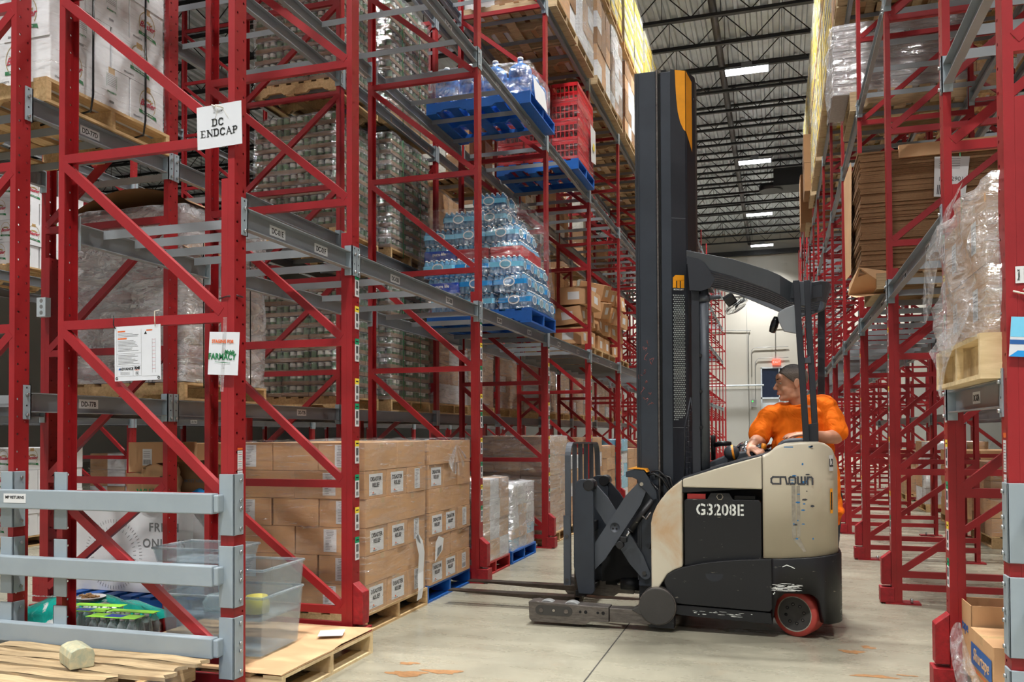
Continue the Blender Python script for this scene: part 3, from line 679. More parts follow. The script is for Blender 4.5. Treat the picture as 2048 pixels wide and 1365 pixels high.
m=MB(); m.lathe([(.08,-.01),(.085,.02),(.078,.05),(.055,.075),(.025,.09),(.001,.094)],'chrome',Matrix.Translation((-.235,6.74,1.262)),28); m.lathe([(.05,0),(.052,.03),(.03,.055),(.001,.06)],'chrome',Matrix.Translation((-.06,6.80,1.275)),24); tp(m,'steering_tiller')
m=MB(); m.tube([(-.155,6.475,1.262),(-.145,6.47,1.30),(-.115,6.455,1.318)],[.024,.030,.028],'ball_grey',14); m.tube([(-.113,6.452,1.318),(-.09,6.445,1.318)],[.026,.022],'orange_grip',14); m.cyl((-.185,6.46,1.24),(-.185,6.46,1.285),.014,'truck_grey'); tp(m,'control_handle')
m=MB(); m.prism([(-.03,1.27),(-.02,1.31),(.0,1.345),(.03,1.368),(.07,1.38),(.15,1.383),(.2,1.376),(.22,1.30)],'y',6.19,6.42,'truck_grey'); tp(m,'arm_rest',bevel=.02,seg=4)
m=MB(); m.tube([(-.50,6.95,1.32),(-.44,6.95,1.335),(-.36,6.93,1.333)],[.02,.022,.017],'hose_black',10); m.tube([(-.50,6.95,1.20),(-.50,6.95,1.4)],.02,'hose_black',8); tp(m,'grab_handle')
# windscreen-like mesh guard
m=MB(); fr=[(-.655,6.25,1.08),(-.648,6.25,1.47),(-.605,6.25,1.68)]; m.tube(fr,.007,'truck_dark',6); m.tube([(-.605,6.25,1.68),(-.585,6.25,1.5),(-.60,6.25,1.12)],.005,'truck_dark',6)
for i in range(14):
    z=1.13+i*.038; m.tube([(-.653+max(0,z-1.47)*.2,6.25,z),(-.592,6.25,z)],.0018,'truck_dark',4)
m.tube([(-.625,6.25,1.10),(-.62,6.25,1.62)],.0018,'truck_dark',4); tp(m,'mesh_guard')
# ---- mast
m=MB()
def mastpoly(p,z0,z1,mt): m.prism(p,'z',z0,z1,mt)
m.box(-1.03,6.48,.25,-.872,6.90,4.205,'truck_slate'); RA=tp(m,'outer_mast_rail',bevel=.006)
m=MB(); m.box(-1.036,6.474,.3,-1.022,6.49,4.2,'truck_dark'); m.box(-1.015,6.474,.4,-1.005,6.49,4.19,'truck_dark'); m.build('rail_edge',RA)
m=MB(); m.box(-.872,6.468,.5,-.858,6.60,4.21,'steel_worn'); tp(m,'bright_rail_edge',bevel=.003)
m=MB(); m.box(-.868,6.50,.3,-.835,6.88,4.19,'cavity'); m.box(-.84,6.487,.3,-.762,6.89,4.19,'truck_slate'); tp(m,'inner_mast_rail',bevel=.004)
cov=[(-.762,6.487),(-.662,6.545),(-.648,6.56),(-.600,6.70),(-.600,6.86),(-.762,6.9)]
m=MB(); m.prism(cov,'z',.4,4.205,'truck_dark'); m.box(-.84,6.53,4.195,-.80,6.6,4.225,'cavity'); m.prism([(-.80,6.56),(-.66,6.60),(-.66,6.8),(-.80,6.85)],'z',4.2,4.225,'cavity'); MC=tp(m,'mast_cover')
# face frame of the slanted near face of the cover
ca=Vector((-.762,6.487,0)); cb=Vector((-.662,6.545,0)); dr=(cb-ca).normalized(); cl=(cb-ca).length
TF=face((ca.x,ca.y-.001,0),dr)
cc=Vector((-.648,6.56,0)); cd=Vector((-.6,6.70,0)); dr2=(cd-cc).normalized(); T2=face((cc.x,cc.y,0)+Vector((0,0,0)) if False else (cc.x+.0012,cc.y-.0004,0),dr2)
m=MB(); ys=[(.036,4.203),(cl+.004,4.203),(cl+.004,3.735),(cl-.012,3.75),(.078,3.80),(.058,3.88),(.047,3.98),(.041,4.08)]
m.add([(a,b,.0008) for a,b in ys],[tuple(range(len(ys)))[::-1]],'orange_paint',TF)
m.add([(-.02,4.203,0),(.09,4.15,0),(.09,3.60,0),(.045,3.66,0),(-.02,3.735,0)],[(4,3,2,1,0)],'orange_paint',T2); m.build('orange_cap_panel',MC)
m=MB(); z0=2.528; w_=.092; x0=.008
for a,b,c,d in ((0,.0,.026,.058),(.034,0,.056,.058),(.064,0,.092,.058)): m.add([(x0+a,z0+b,.001),(x0+c,z0+b,.001),(x0+c,z0+d,.001),(x0+a,z0+d,.001)],[(0,1,2,3)],'orange_paint',TF)
m.add([(x0,z0+.054,.001),(x0+.092,z0+.054,.001),(x0+.092,z0+.098,.001),(x0+.022,z0+.098,.001),(x0,z0+.078,.001)],[(0,1,2,3,4)],'orange_paint',TF)
m.text('MONOLIFT',.018,'stencil',TF@Matrix.Translation((x0+.046,z0-.014,.001)),sx=.9,bold=.01); m.build('mast_emblem',MC)
m=MB(); n=0
for j in range(62):
    zc=2.47-j*.0158
    for i in range(7):
        xc=.012+i*.0135+(.0067 if j%2 else 0)
        if zc<1.50+xc*.45: continue
        m.add([(xc+.0047*math.cos(k*PI/3),zc+.0052*math.sin(k*PI/3),.0007) for k in range(6)],[tuple(range(6))],'vent_dot',TF)
m.build('vent_holes',MC)  # pale discs: bright backdrop behind the holes painted as their colour
m=MB(); m.box(-.765,6.484,3.04,-.762,6.487,3.044,'beam_grey')
for z in (3.06,1.46): m.add([(0,z,.001),(cl,z,.001),(cl,z+.003,.001),(0,z+.003,.001)],[(0,1,2,3)],'beam_grey',TF); m.add([(-.84+.762,0,0)]*0,[], 'beam_grey')
m.build('panel_seam',MC)
r=random.Random(11); m=MB()
for i in range(12):
    x=r.uniform(-1.0,-.90); z=2.12-i*.043; pts=[(x,6.4795,z)]
    for k in range(5): pts.append((pts[-1][0]+r.uniform(-.02,.02),6.4795,pts[-1][2]+r.uniform(-.025,.015)))
    m.tube(pts,[.0012,.0025,.002,.003,.0015,.001],'scratch_pink',5)
m.build('paint_scratches',RA)
m=MB(); m.cyl((-.6,6.62,3.99),(-.598,6.62,3.99),.02,'cavity'); m.box(-1.03,6.5,.12,-.6,6.88,.26,'truck_black'); tp(m,'mast_foot')
# ---- base legs
for yy,sg in ((6.07,1),(7.32,-1)):
    L_=thing('x','','x'); bpy.data.objects.remove(L_)
    a,b=(yy,yy+.13) if sg>0 else (yy-.13,yy)
    m=MB(); m.prism([(-1.785,.045),(-1.765,.022),(-1.36,.02),(-1.32,.05),(-1.185,.05),(-1.185,.158),(-1.70,.17),(-1.735,.176),(-1.79,.168)],'y',a,b,'steel_worn')
    m.box(-1.183,a+.012,.052,-.885,b-.012,.152,'steel_worn'); LG=tp(m,'base_leg',bevel=.004)
    m=MB(); f=a-.001 if sg>0 else b+.001
    def slot(x0,x1,zc,r_,mt,dy): m.prism(arcpts(x1,zc,r_,-90,90,8)+arcpts(x0,zc,r_,90,270,8),'y',f+.001*sg,f-dy*sg,mt)
    slot(-1.70,-1.49,.112,.036,'hub_grey',.004); m.build('wheel_plate',LG)
    m=MB()
    for x in (-1.69,-1.50): m.cyl((x,f-.005*sg,.112),(x,f-.009*sg,.112),.016,'steel_worn',n=14)
    m.cyl((-1.595,f-.005*sg,.114),(-1.595,f-.006*sg,.114),.01,'decal_worn',n=10)
    for x in (-1.395,-1.355,-1.265,-1.225): m.cyl((x,f,.115),(x,f-.0015*sg,.115),.013 if x in(-1.355,-1.225) else .010,'cavity',n=12)
    m.build('axle_bolt',LG)
    for x in (-1.655,-1.47):
        m=MB(); m.cyl((x,a+.025,.10),(x,b-.025,.10),.082,'conduit',n=28); m.build('load_wheel',LG,bevel=.006)
    m=MB(); m.cyl((-.835,a-.004,.185),(-.835,b+.02,.185),.128,'hub_grey',n=36); m.cyl((-.835,a+.004,.185),(-.835,b+.012,.185),.134,'steel_worn',n=36); m.prism([(-1.02,.15),(-.95,.19),(-.9,.26),(-.84,.2),(-.84,.1),(-.96,.12)],'y',a,b,'hub_grey'); m.box(-.9,a+.02,.03,-.72,b,.15,'truck_black'); tp(m,'leg_hinge',bevel=.004)
# ---- drive wheel
W=MB(); T=Matrix.Translation((.125,6.29,.158))@Matrix.Rotation(R(-24),4,'Z')@Matrix.Rotation(R(90),4,'X')
W.lathe([(.02,-.085),(.115,-.085),(.118,-.08),(.145,-.08),(.157,-.070),(.158,.064),(.150,.075),(.118,.078)],'rubber_red',T,44,False); DW=tp(W,'drive_wheel')
W=MB(); W.lathe([(.118,.0775),(.118,.073),(.112,.070),(.002,.066)],'hub_grey',T,40,False); W.lathe([(.116,.0765),(.120,.0795),(.123,.0785)],'decal_worn',T,40,False); W.lathe([(.02,-.08),(.112,-.08),(.112,0),(.02,0)],'hub_grey',T,24)
for k in range(8):
    a=2*PI*k/8+.2; W.cyl((.066*math.cos(a),.066*math.sin(a),.067),(.066*math.cos(a),.066*math.sin(a),.0705),.0115,'cavity',n=12,T=T); W.cyl((.066*math.cos(a)+.002,.066*math.sin(a),.0705),(.066*math.cos(a)+.002,.066*math.sin(a),.074),.006,'steel_worn',n=6,T=T)
W.build('wheel_hub',DW)
m=MB(); m.cyl((.12,6.98,.085),(.12,7.1,.085),.08,'hub_grey',n=24); tp(m,'caster_wheel')
# ---- reach mechanism
pl=[(-1.491,1.035),(-1.475,1.058),(-1.45,1.068),(-1.415,1.068),(-1.385,1.02),(-1.354,.965),(-1.351,.218),(-1.36,.2),(-1.374,.19),(-1.473,.192),(-1.511,.399),(-1.509,.80)]
for y0 in (6.40,7.0):
    m=MB(); m.prism(pl,'y',y0-.042,y0-.006,'truck_slate'); CP=tp(m,'carriage_plate' ,bevel=.004)
    m=MB(); m.cyl((-1.39,y0-.05,1.025),(-1.39,y0+.08,1.025),.045,'truck_black',n=18); m.box(-1.425,y0+.01,.99,-1.35,y0+.07,1.055,'truck_black'); m.build('pivot_head',CP,bevel=.008)
def link(p,q,w0,y0,y1,mt,name,parent=TK):
    p=Vector(p);q=Vector(q);d=(q-p).normalized();n=Vector((-d.y,d.x)); a=math.degrees(math.atan2(d.y,d.x))
    pts=arcpts(q.x,q.y,w0*.62,a-80,a+80,8)+[tuple(q-d*.13+n*w0)]+[tuple(p+d*.13+n*w0)]+arcpts(p.x,p.y,w0*.62,a+100,a+260,8)+[tuple(p+d*.13-n*w0),tuple(q-d*.13-n*w0)]
    m=MB(); m.prism(pts,'y',y0,y1,mt); return tp(m,name,parent)
for y0,dk in ((6.43,'truck_grey'),(6.95,'truck_dark')):
    A1=link((-1.385,1.0),(-.975,.345),.062,y0+.025,y0+.055,dk,'reach_arm')
    A2=link((-1.40,.385),(-.985,1.02),.066,y0-.03,y0,dk,'reach_arm')
    if y0<6.5:
        m=MB(); m.cyl((-.984,y0+.024,.354),(-.984,y0+.016,.354),.016,'hub_grey',n=14); m.build('pivot_pin',A1)
        m=MB(); m.lathe([(.001,0),(.038,0),(.038,.001)],'truck_grey',face((-1.197,y0-.031,.70),FYN),24,False)
        for a in (90,210,330): m.cyl((-1.197+.016*math.cos(R(a)),y0-.033,.70+.016*math.sin(R(a))),(-1.197+.016*math.cos(R(a)),y0-.031,.70+.016*math.sin(R(a))),.008,'cavity',n=10)
        m.build('pivot_bolts',A2)
m=MB(); hk=[(-1.109,1.128),(-1.044,1.148),(-.972,1.142),(-.929,1.069),(-.878,.984),(-.872,.926),(-.902,.916),(-.964,.986),(-1.011,1.03),(-1.022,1.068),(-1.059,1.085),(-1.109,1.086)]
m.prism(hk,'y',6.39,6.425,'truck_slate'); m.prism(hk,'y',6.98,7.01,'truck_slate'); m.box(-1.06,6.425,1.08,-.97,6.98,1.13,'truck_black'); HB=tp(m,'hook_bracket',bevel=.004)
m=MB(); m.cyl((-.99,6.389,1.035),(-.99,6.386,1.035),.014,'decal_worn',n=12); m.build('bracket_hole',HB)
m=MB(); m.prism([(-1.10,1.150),(-1.04,1.158),(-.955,1.152),(-.94,1.128),(-.952,1.126),(-.968,1.145),(-1.04,1.15)],'y',6.385,6.99,'orange_paint'); m.build('orange_guard',HB)
m=MB(); m.cyl((-.905,6.37,.922),(-1.069,6.37,.692),.024,'truck_black',n=16); m.cyl((-1.069,6.37,.692),(-1.075,6.37,.684),.026,'truck_black',n=16); HC=tp(m,'reach_cylinder')
m=MB(); m.cyl((-1.069,6.37,.692),(-1.112,6.37,.63),.011,'chrome',n=12); m.build('piston_rod',HC)
m=MB(); m.box(-1.15,6.35,.595,-1.10,6.40,.64,'truck_black'); m.cyl((-1.153,6.345,.575),(-1.153,6.405,.575),.03,'truck_black',n=14); m.build('rod_end',HC,bevel=.006)
m=MB()
for k,(a,b) in enumerate(((0,0),(.03,.02),(.055,-.01))):
    m.tube([(-.955+a,6.42+k*.03,1.10+b),(-.90+a,6.42+k*.03,1.115+b),(-.84+a,6.42+k*.03,1.08),(-.79+a*.5,6.44,1.0),(-.78,6.44,.9)],.009,'hose_black',8)
m.tube([(-.93,6.40,1.06),(-.86,6.38,.99),(-.845,6.37,.86),(-.88,6.36,.70),(-.93,6.4,.55)],.008,'hose_black',8); m.tube([(-.98,6.35,.80),(-.95,6.35,.775),(-.915,6.35,.83)],.008,'steel_worn',8); tp(m,'hydraulic_hose')
m=MB(); m.box(-.92,6.46,.14,-.865,6.50,.60,'truck_dark'); m.box(-.92,6.86,.14,-.865,6.9,.60,'truck_dark'); m.prism([(-.92,.55),(-.93,.70),(-.86,.8),(-.82,.7),(-.82,.2),(-.86,.2)],'y',6.50,6.86,'truck_black'); m.box(-1.34,6.75,.20,-.93,6.86,.30,'cavity'); m.cyl((-1.19,6.62,.24),(-1.05,6.62,.24),.05,'truck_black',n=20); m.cyl((-1.03,6.62,.24),(-1.0,6.62,.24),.035,'truck_black',n=16); m.cyl((-1.22,6.62,.24),(-.93,6.62,.24),.012,'chrome',n=10); m.prism([(-1.34,.5),(-1.2,.55),(-1.08,.5),(-1.05,.3),(-1.34,.25)],'y',6.6,6.95,'cavity'); tp(m,'tilt_mechanism')
# fork carriage
m=MB(); m.box(-1.50,6.43,.30,-1.44,7.45,.38,'truck_black'); m.box(-1.50,6.43,.62,-1.44,7.45,.70,'truck_black'); m.box(-1.515,6.43,.16,-1.43,6.95,.2,'cavity'); m.box(-1.505,6.5,.38,-1.46,6.6,.9,'steel_worn'); tp(m,'fork_carriage',bevel=.004)
m=MB(); XB=-1.57
def flat(m,pts,wy,wx,mt):
    for p,q in zip(pts,pts[1:]):
        p=Vector(p);q=Vector(q);d=(q-p).normalized(); n=d.cross(Vector((1,0,0))); n=n.normalized()*wy/2; ex=Vector((wx/2,0,0))
        m.add([p-n-ex,p-n+ex,p+n+ex,p+n-ex,q-n-ex,q-n+ex,q+n+ex,q+n-ex],[(0,3,2,1),(4,5,6,7),(0,1,5,4),(1,2,6,5),(2,3,7,6),(3,0,4,7)],mt)
top=[(XB,6.43,.30),(XB,6.43,1.20)]+[(XB,6.55-.12*math.cos(a),1.215+.13*math.sin(a)) for a in [PI*i/14 for i in range(1,8)]]+[(XB,7.42,1.335)]+[(XB,7.42+.14*math.sin(a),1.195+.14*math.cos(a)) for a in [PI*i/12 for i in range(1,7)]]+[(XB,7.60,.85)]
flat(m,top,.014,.046,'truck_grey'); BR=tp(m,'load_backrest')
for y_ in (6.66,6.87,7.08,7.30):
    m=MB(); m.box(XB-.018,y_-.006,.62,XB+.018,y_+.006,1.335,'truck_grey'); m.build('backrest_bar',BR)
m=MB(); m.box(-1.605,6.415,.24,-1.55,6.435,.78,'truck_grey')
for z in (.62,.28): m.cyl((-1.578,6.412,z),(-1.578,6.405,z),.014,'hub_grey',n=12)
m.build('side_plate',BR)
for y0 in (6.60,7.06):
    m=MB(); n=10; w_=.05
    pts=[(-1.52,.115),(-1.60,.118),(-2.64,.118),(-2.655,.112),(-2.64,.108),(-2.2,.092),(-1.62,.07),(-1.53,.062)]
    m.prism(pts,'y',y0,y0+.10,'fork_steel'); m.prism([(-1.565,.07),(-1.565,.55),(-1.515,.55),(-1.505,.10),(-1.52,.062)],'y',y0,y0+.10,'fork_steel'); tp(m,'fork',bevel=.003)
# ---- overhead guard
ring=[(-.62,6.16),(-.3,6.16),(-.06,6.16),(.02,6.175),(.10,6.235),(.2,6.26),(.29,6.30),(.335,6.36),(.36,6.44),(.375,6.55),(.38,6.66),(.38,6.82),(.36,6.94),(.30,7.04),(.2,7.10),(.05,7.12),(-.3,7.12),(-.62,7.12)]
def gz(x): return interp(x,[(-.62,2.735),(-.45,2.70),(-.28,2.645),(-.14,2.595),(-.05,2.555),(.03,2.515),(.10,2.475),(.2,2.47),(.3,2.485),(.42,2.50)])
hh=lambda x: interp(x,[(-.62,.085),(-.3,.11),(0,.125),(.1,.13),(.42,.135)])
R_=[]
for (x,y) in ring:
    z=gz(x);h=hh(x); cx,cy=-.1,6.64; dx,dy=cx-x,cy-y; L=math.hypot(dx,dy); nx,ny=(0,1 if y<6.64 else -1) if x<.05 else (dx/L,dy/L)
    lean=.035
    R_.append([(x,y,z),(x+nx*.014,y+ny*.014,z+.004),(x+nx*(.014+lean),y+ny*(.014+lean),z-h),(x+nx*lean,y+ny*lean,z-h-.004)])
m=MB(); n=len(R_); vs=[p for r_ in R_ for p in r_]; fs=[(i*4+j,(i+1)*4+j,(i+1)*4+(j+1)%4,i*4+(j+1)%4) for i in range(n-1) for j in range(4)]+[(3,2,1,0),tuple(range(4*n-4,4*n))]
m.add(vs,fs,'truck_grey',None,False); OG=tp(m,'overhead_guard')
for i in range(8):
    m=MB(); y_=6.27+i*.10; g_=[-.6,-.4,-.2,-.05,.08,.2,.30]; a_=[(x,gz(x)-.03) for x in g_]+[(x,gz(x)-.115) for x in g_[::-1]]
    m.prism(a_,'y',y_-.012,y_+.012,'truck_dark'); m.build('guard_bar',OG)
m=MB(); m.prism([(-.62,2.735),(-.60,2.45),(-.52,2.44),(-.455,2.46),(-.42,2.52),(-.50,2.645)],'y',6.175,6.19,'truck_dark'); m.prism([(-.60,2.49),(-.475,2.49),(-.44,2.45),(-.50,2.47)],'y',6.19,6.4,'truck_grey'); m.box(-.62,6.18,2.64,-.585,7.1,2.74,'truck_dark'); m.build('front_gusset',OG)
m=MB(); m.box(-.595,6.22,1.10,-.535,6.28,2.50,'truck_dark'); P1=tp(m,'front_pillar',bevel=.006); m=MB(); m.cyl((-.505,6.25,1.14),(-.505,6.25,2.49),.033,'truck_grey',n=20); m.build('pillar_tube',P1)
m=MB()
for z in (1.98,1.72,1.46): m.cyl((-.53,6.218,z),(-.53,6.214,z),.012,'cavity',n=12)
m.build('pillar_bolt',P1)
def slab(m,pts,y0,y1,w_,mt):
    "leaning flat bar through xz points"
    n=len(pts); vs=[]
    for (x,z) in pts:
        for a,b in ((-w_/2,y0),(w_/2,y0),(w_/2,y1),(-w_/2,y1)): vs.append((x+a,b,z))
    fs=[(i*4+j,i*4+(j+1)%4,(i+1)*4+(j+1)%4,(i+1)*4+j) for i in range(n-1) for j in range(4)]+[(0,1,2,3)[::-1],tuple(range(4*n-4,4*n))]
    if pts[-1][1]<pts[0][1]: fs=[f[::-1] for f in fs]
    m.add(vs,fs,mt)
m=MB(); slab(m,[(.183,1.34),(.183,1.37),(.165,1.74),(.145,2.1),(.128,2.475)],6.15,6.21,.042,'truck_dark'); slab(m,[(.235,1.34),(.24,1.49),(.226,1.8),(.213,2.05),(.198,2.475)],6.17,6.25,.040,'truck_dark')
m.prism([(.16,1.34),(.262,1.34),(.262,1.49),(.17,1.47)],'y',6.165,6.24,'truck_dark'); m.prism([(.15,1.90),(.22,1.90),(.215,1.95),(.19,1.935),(.15,1.95)],'y',6.16,6.24,'truck_grey'); m.prism([(.125,2.30),(.225,2.30),(.23,2.47),(.12,2.47)],'y',6.18,6.24,'truck_grey'); tp(m,'rear_pillar',bevel=.003)
m=MB(); slab(m,[(.30,1.0),(.32,1.5),(.33,2.45)],7.0,7.06,.05,'truck_dark'); tp(m,'rear_pillar')
m=MB(); m.prism([(.128,2.315),(.05,2.29),(.008,2.262),(.002,2.235),(.012,2.19),(.03,2.15),(.045,2.125),(.135,2.105)],'y',6.185,6.20,'beam_grey'); SH=tp(m,'side_shield',bevel=.006,label='pale grey side shield plate')
m=MB(); T=Matrix.Translation((-.02,6.26,2.185))@Matrix.Rotation(R(18),4,'Y'); m.lathe([(.001,-.03),(.025,-.028),(.034,-.01),(.034,.01),(.025,.028),(.001,.03)],'mirror_black',T@Matrix.Scale(2.0,4,(0,0,1))@Matrix.Scale(.8,4,(1,0,0)),20,False); m.build('convex_mirror',SH)
# fan
m=MB(); m.tube([(-.53,6.26,2.395),(-.46,6.26,2.40),(-.39,6.27,2.405)],[.02,.018,.014],'truck_grey',10); m.cyl((-.505,6.25,2.37),(-.505,6.25,2.42),.042,'truck_grey',n=18); FN=tp(m,'fan')
TFn=Matrix.Translation((-.285,6.30,2.345))@Matrix.Rotation(R(-33),4,'Y')@Matrix.Rotation(R(22),4,'X')
m=MB(); m.box(-.03,-.035,.02,.045,.035,.095,'hose_black',T=TFn@Matrix.Translation((-.02,0,0))); m.cyl((0,0,0),(0,0,.03),.02,'hose_black',T=TFn); m.build('fan_motor',FN,bevel=.012)
m=MB()
for rr_,zz in ((.085,.0),(.088,-.02),(.07,.016),(.05,.022),(.055,-.036),(.03,-.042)): m.tube([(rr_*math.cos(a),rr_*math.sin(a),zz) for a in [2*PI*i/24 for i in range(24)]],.0016,'galv',4,TFn,closed=True)
for i in range(28):
    a=2*PI*i/28; m.tube([(.03*math.cos(a),.03*math.sin(a),.024),(.085*math.cos(a),.085*math.sin(a),.0),(.088*math.cos(a),.088*math.sin(a),-.02),(.05*math.cos(a),.05*math.sin(a),-.038),(0,0,-.043)],.0011,'galv',3,TFn)
m.build('fan_cage',FN)
m=MB()
for i in range(4):
    a=PI/2*i; T=TFn@Matrix.Rotation(a,4,'Z')@Matrix.Rotation(R(25),4,'X'); m.add([(.01,-.015,0),(.075,-.03,0),(.078,.02,0),(.01,.012,0)],[(0,1,2,3)],'hose_black',T)
m.build('fan_blades',FN)
# ================================================================ operator
s=NT('skin'); v=s.coord(); c=lin((206,150,122))
col=s.ramp(s.noise(v,14,4),[(.3,tuple(x*.9 for x in c)),(.7,tuple(x*1.07 for x in c))]); s.l(col,s.b.inputs['Base Color']); s.b.inputs['Roughness'].default_value=.48
s.b.inputs['Subsurface Weight'].default_value=.12; s.b.inputs['Subsurface Radius'].default_value=(.02,.008,.004); s.bump(s.noise(v,220,2),.08,.001)
s=NT('orange_shirt'); v=s.coord(); c=lin((255,122,24))
col=s.ramp(s.noise(v,5,3),[(.3,tuple(x*.94 for x in c)),(.7,c)]); s.l(col,s.b.inputs['Base Color']); s.b.inputs['Roughness'].default_value=.85; s.b.inputs['Specular IOR Level'].default_value=.2
s.bump(s.noise(s.coord((1,1,.55)),7,3,.5,1.5),.85,.03)
s=NT('short_hair'); v=s.coord(); g=s.noise(s.coord((1,1,1)),160,3,.7)
sz=s.n('ShaderNodeSeparateXYZ'); tc=s.n('ShaderNodeTexCoord'); s.l(tc.outputs['Object'],sz.inputs[0])
up_=s.ramp(sz.outputs[2],[(.0,lin((128,116,108))),(1,lin((36,30,28)))]); 
mr=s.n('ShaderNodeMapRange'); mr.inputs[1].default_value=1.865; mr.inputs[2].default_value=1.91; s.l(sz.outputs[2],mr.inputs[0])
col=s.mix(mr.outputs[0],lin((128,116,108)),lin((38,32,30))); col=s.mix(s.math('MULTIPLY',g,.35),col,lin((20,18,18))); s.l(col,s.b.inputs['Base Color']); s.b.inputs['Roughness'].default_value=.8; s.bump(g,.9,.006)
mat('dark_trousers',(38,42,54),.85,0,.1,8,.2,80); mat('shoe_black',(24,24,26),.5); mat('eye_white',(186,174,166),.3); mat('eye_dark',(34,22,18),.12); mat('brow',(44,32,28),.9); mat('lip',(176,110,98),.45)
def ell(m,c,r,mt='skin',T=None,rot=None,n=18):
    A=Matrix.Translation(c)@(rot if rot is not None else Matrix.Identity(4))@Matrix.Diagonal((*r,1))
    A=T@A if T is not None else A
    pr_=[(math.sin(PI*i/n),-math.cos(PI*i/n)) for i in range(n+1)]; pr_[0]=(.001,-1); pr_[-1]=(.001,1)
    m.lathe(pr_,mt,A,n+4)
def cap(m,pts,rs,mt='skin',T=None,n=16):
    "tapered chain with round joints"
    pts=[Vector(p) for p in pts]
    for i in range(len(pts)-1): m.cyl(pts[i],pts[i+1],rs[i],mt,rs[i+1],n,T)
    for p,r_ in zip(pts,rs): ell(m,p,(r_,)*3,mt,T,n=12)
def skinify(o,vox,it=6,f=.5):
    a=o.modifiers.new('r','REMESH'); a.mode='VOXEL'; a.voxel_size=vox; a.use_smooth_shade=True
    b=o.modifiers.new('s','SMOOTH'); b.iterations=it; b.factor=f
P0=thing('person','person in an orange t-shirt standing at the controls of the reach truck','person',(.22,6.78,.25))
def pp(m,name,parent=None,vox=None,it=6):
    o=m.build(name,parent or P0)
    if parent is None: o.location=(-.22,-6.78,-.25)
    if vox: skinify(o,vox,it)
    return o
# head frame: local -> world; local +x = face forward, +y = person's left, +z = up
hd=Matrix.Translation((.098,6.70,1.790))@Matrix.Rotation(R(180+14),4,'Z')@Matrix.Rotation(R(7),4,'Y')@Matrix.Rotation(R(-3),4,'X')@Matrix.Scale(1.1,4)
m=MB()
ell(m,(-.012,0,.035),(.098,.076,.088),T=hd); ell(m,(.022,0,.012),(.072,.066,.085),T=hd); ell(m,(.025,0,-.045),(.064,.060,.062),T=hd)
ell(m,(.045,0,-.082),(.040,.044,.034),T=hd); ell(m,(.074,0,-.094),(.021,.024,.018),T=hd)      # jaw, chin
ell(m,(.0,0,-.075),(.058,.060,.045),T=hd); ell(m,(.052,.032,-.030),(.033,.026,.030),T=hd); ell(m,(.052,-.032,-.030),(.033,.026,.030),T=hd) # cheeks
ell(m,(.078,0,.050),(.022,.048,.030),T=hd); ell(m,(.088,.026,.031),(.012,.024,.007),T=hd); ell(m,(.088,-.026,.031),(.012,.024,.007),T=hd)  # brow
cap(m,[(.090,0,.022),(.104,0,.0),(.116,0,-.020)],[.009,.011,.013],T=hd,n=10); ell(m,(.108,.011,-.024),(.012,.008,.008),T=hd); ell(m,(.108,-.011,-.024),(.012,.008,.008),T=hd)
ell(m,(.090,0,-.052),(.016,.024,.007),T=hd); ell(m,(.088,0,-.062),(.015,.021,.0075),T=hd); ell(m,(.084,0,-.044),(.016,.026,.012),T=hd)
for sg in (1,-1):
    rt=Matrix.Rotation(R(-12),4,'Y')@Matrix.Rotation(R(18*sg),4,'Z')
    ell(m,(-.012,.077*sg,.0),(.017,.007,.029),T=hd,rot=rt); m.tube([Matrix.Translation((-.012,.082*sg,.0))@rt@Vector((.0155*math.cos(a),0,.028*math.sin(a))) for a in [2*PI*i/16 for i in range(16)]],.0052,'skin',8,hd,closed=True); ell(m,(-.004,.080*sg,-.028),(.009,.006,.009),T=hd)
nb=Vector((.145,6.735,1.655)); hc=hd@Vector((-.012,0,-.05))
cap(m,[hc,(.15,6.75,1.64),(.19,6.79,1.56)],[.062,.066,.09])
ell(m,(.16,6.77,1.58),(.17,.11,.07))     # shoulders / upper chest under the shirt
ell(m,(.20,6.80,1.42),(.20,.14,.18)); ell(m,(.24,6.80,1.12),(.19,.15,.22)); ell(m,(.25,6.80,.90),(.17,.13,.12))
# right arm (left in view)
cap(m,[(-.06,6.76,1.545),(-.125,6.72,1.375),(-.175,6.58,1.335),(-.205,6.505,1.305)],[.055,.056,.044,.030])
cap(m,[(-.14,6.70,1.37),(-.165,6.62,1.35)],[.054,.048])
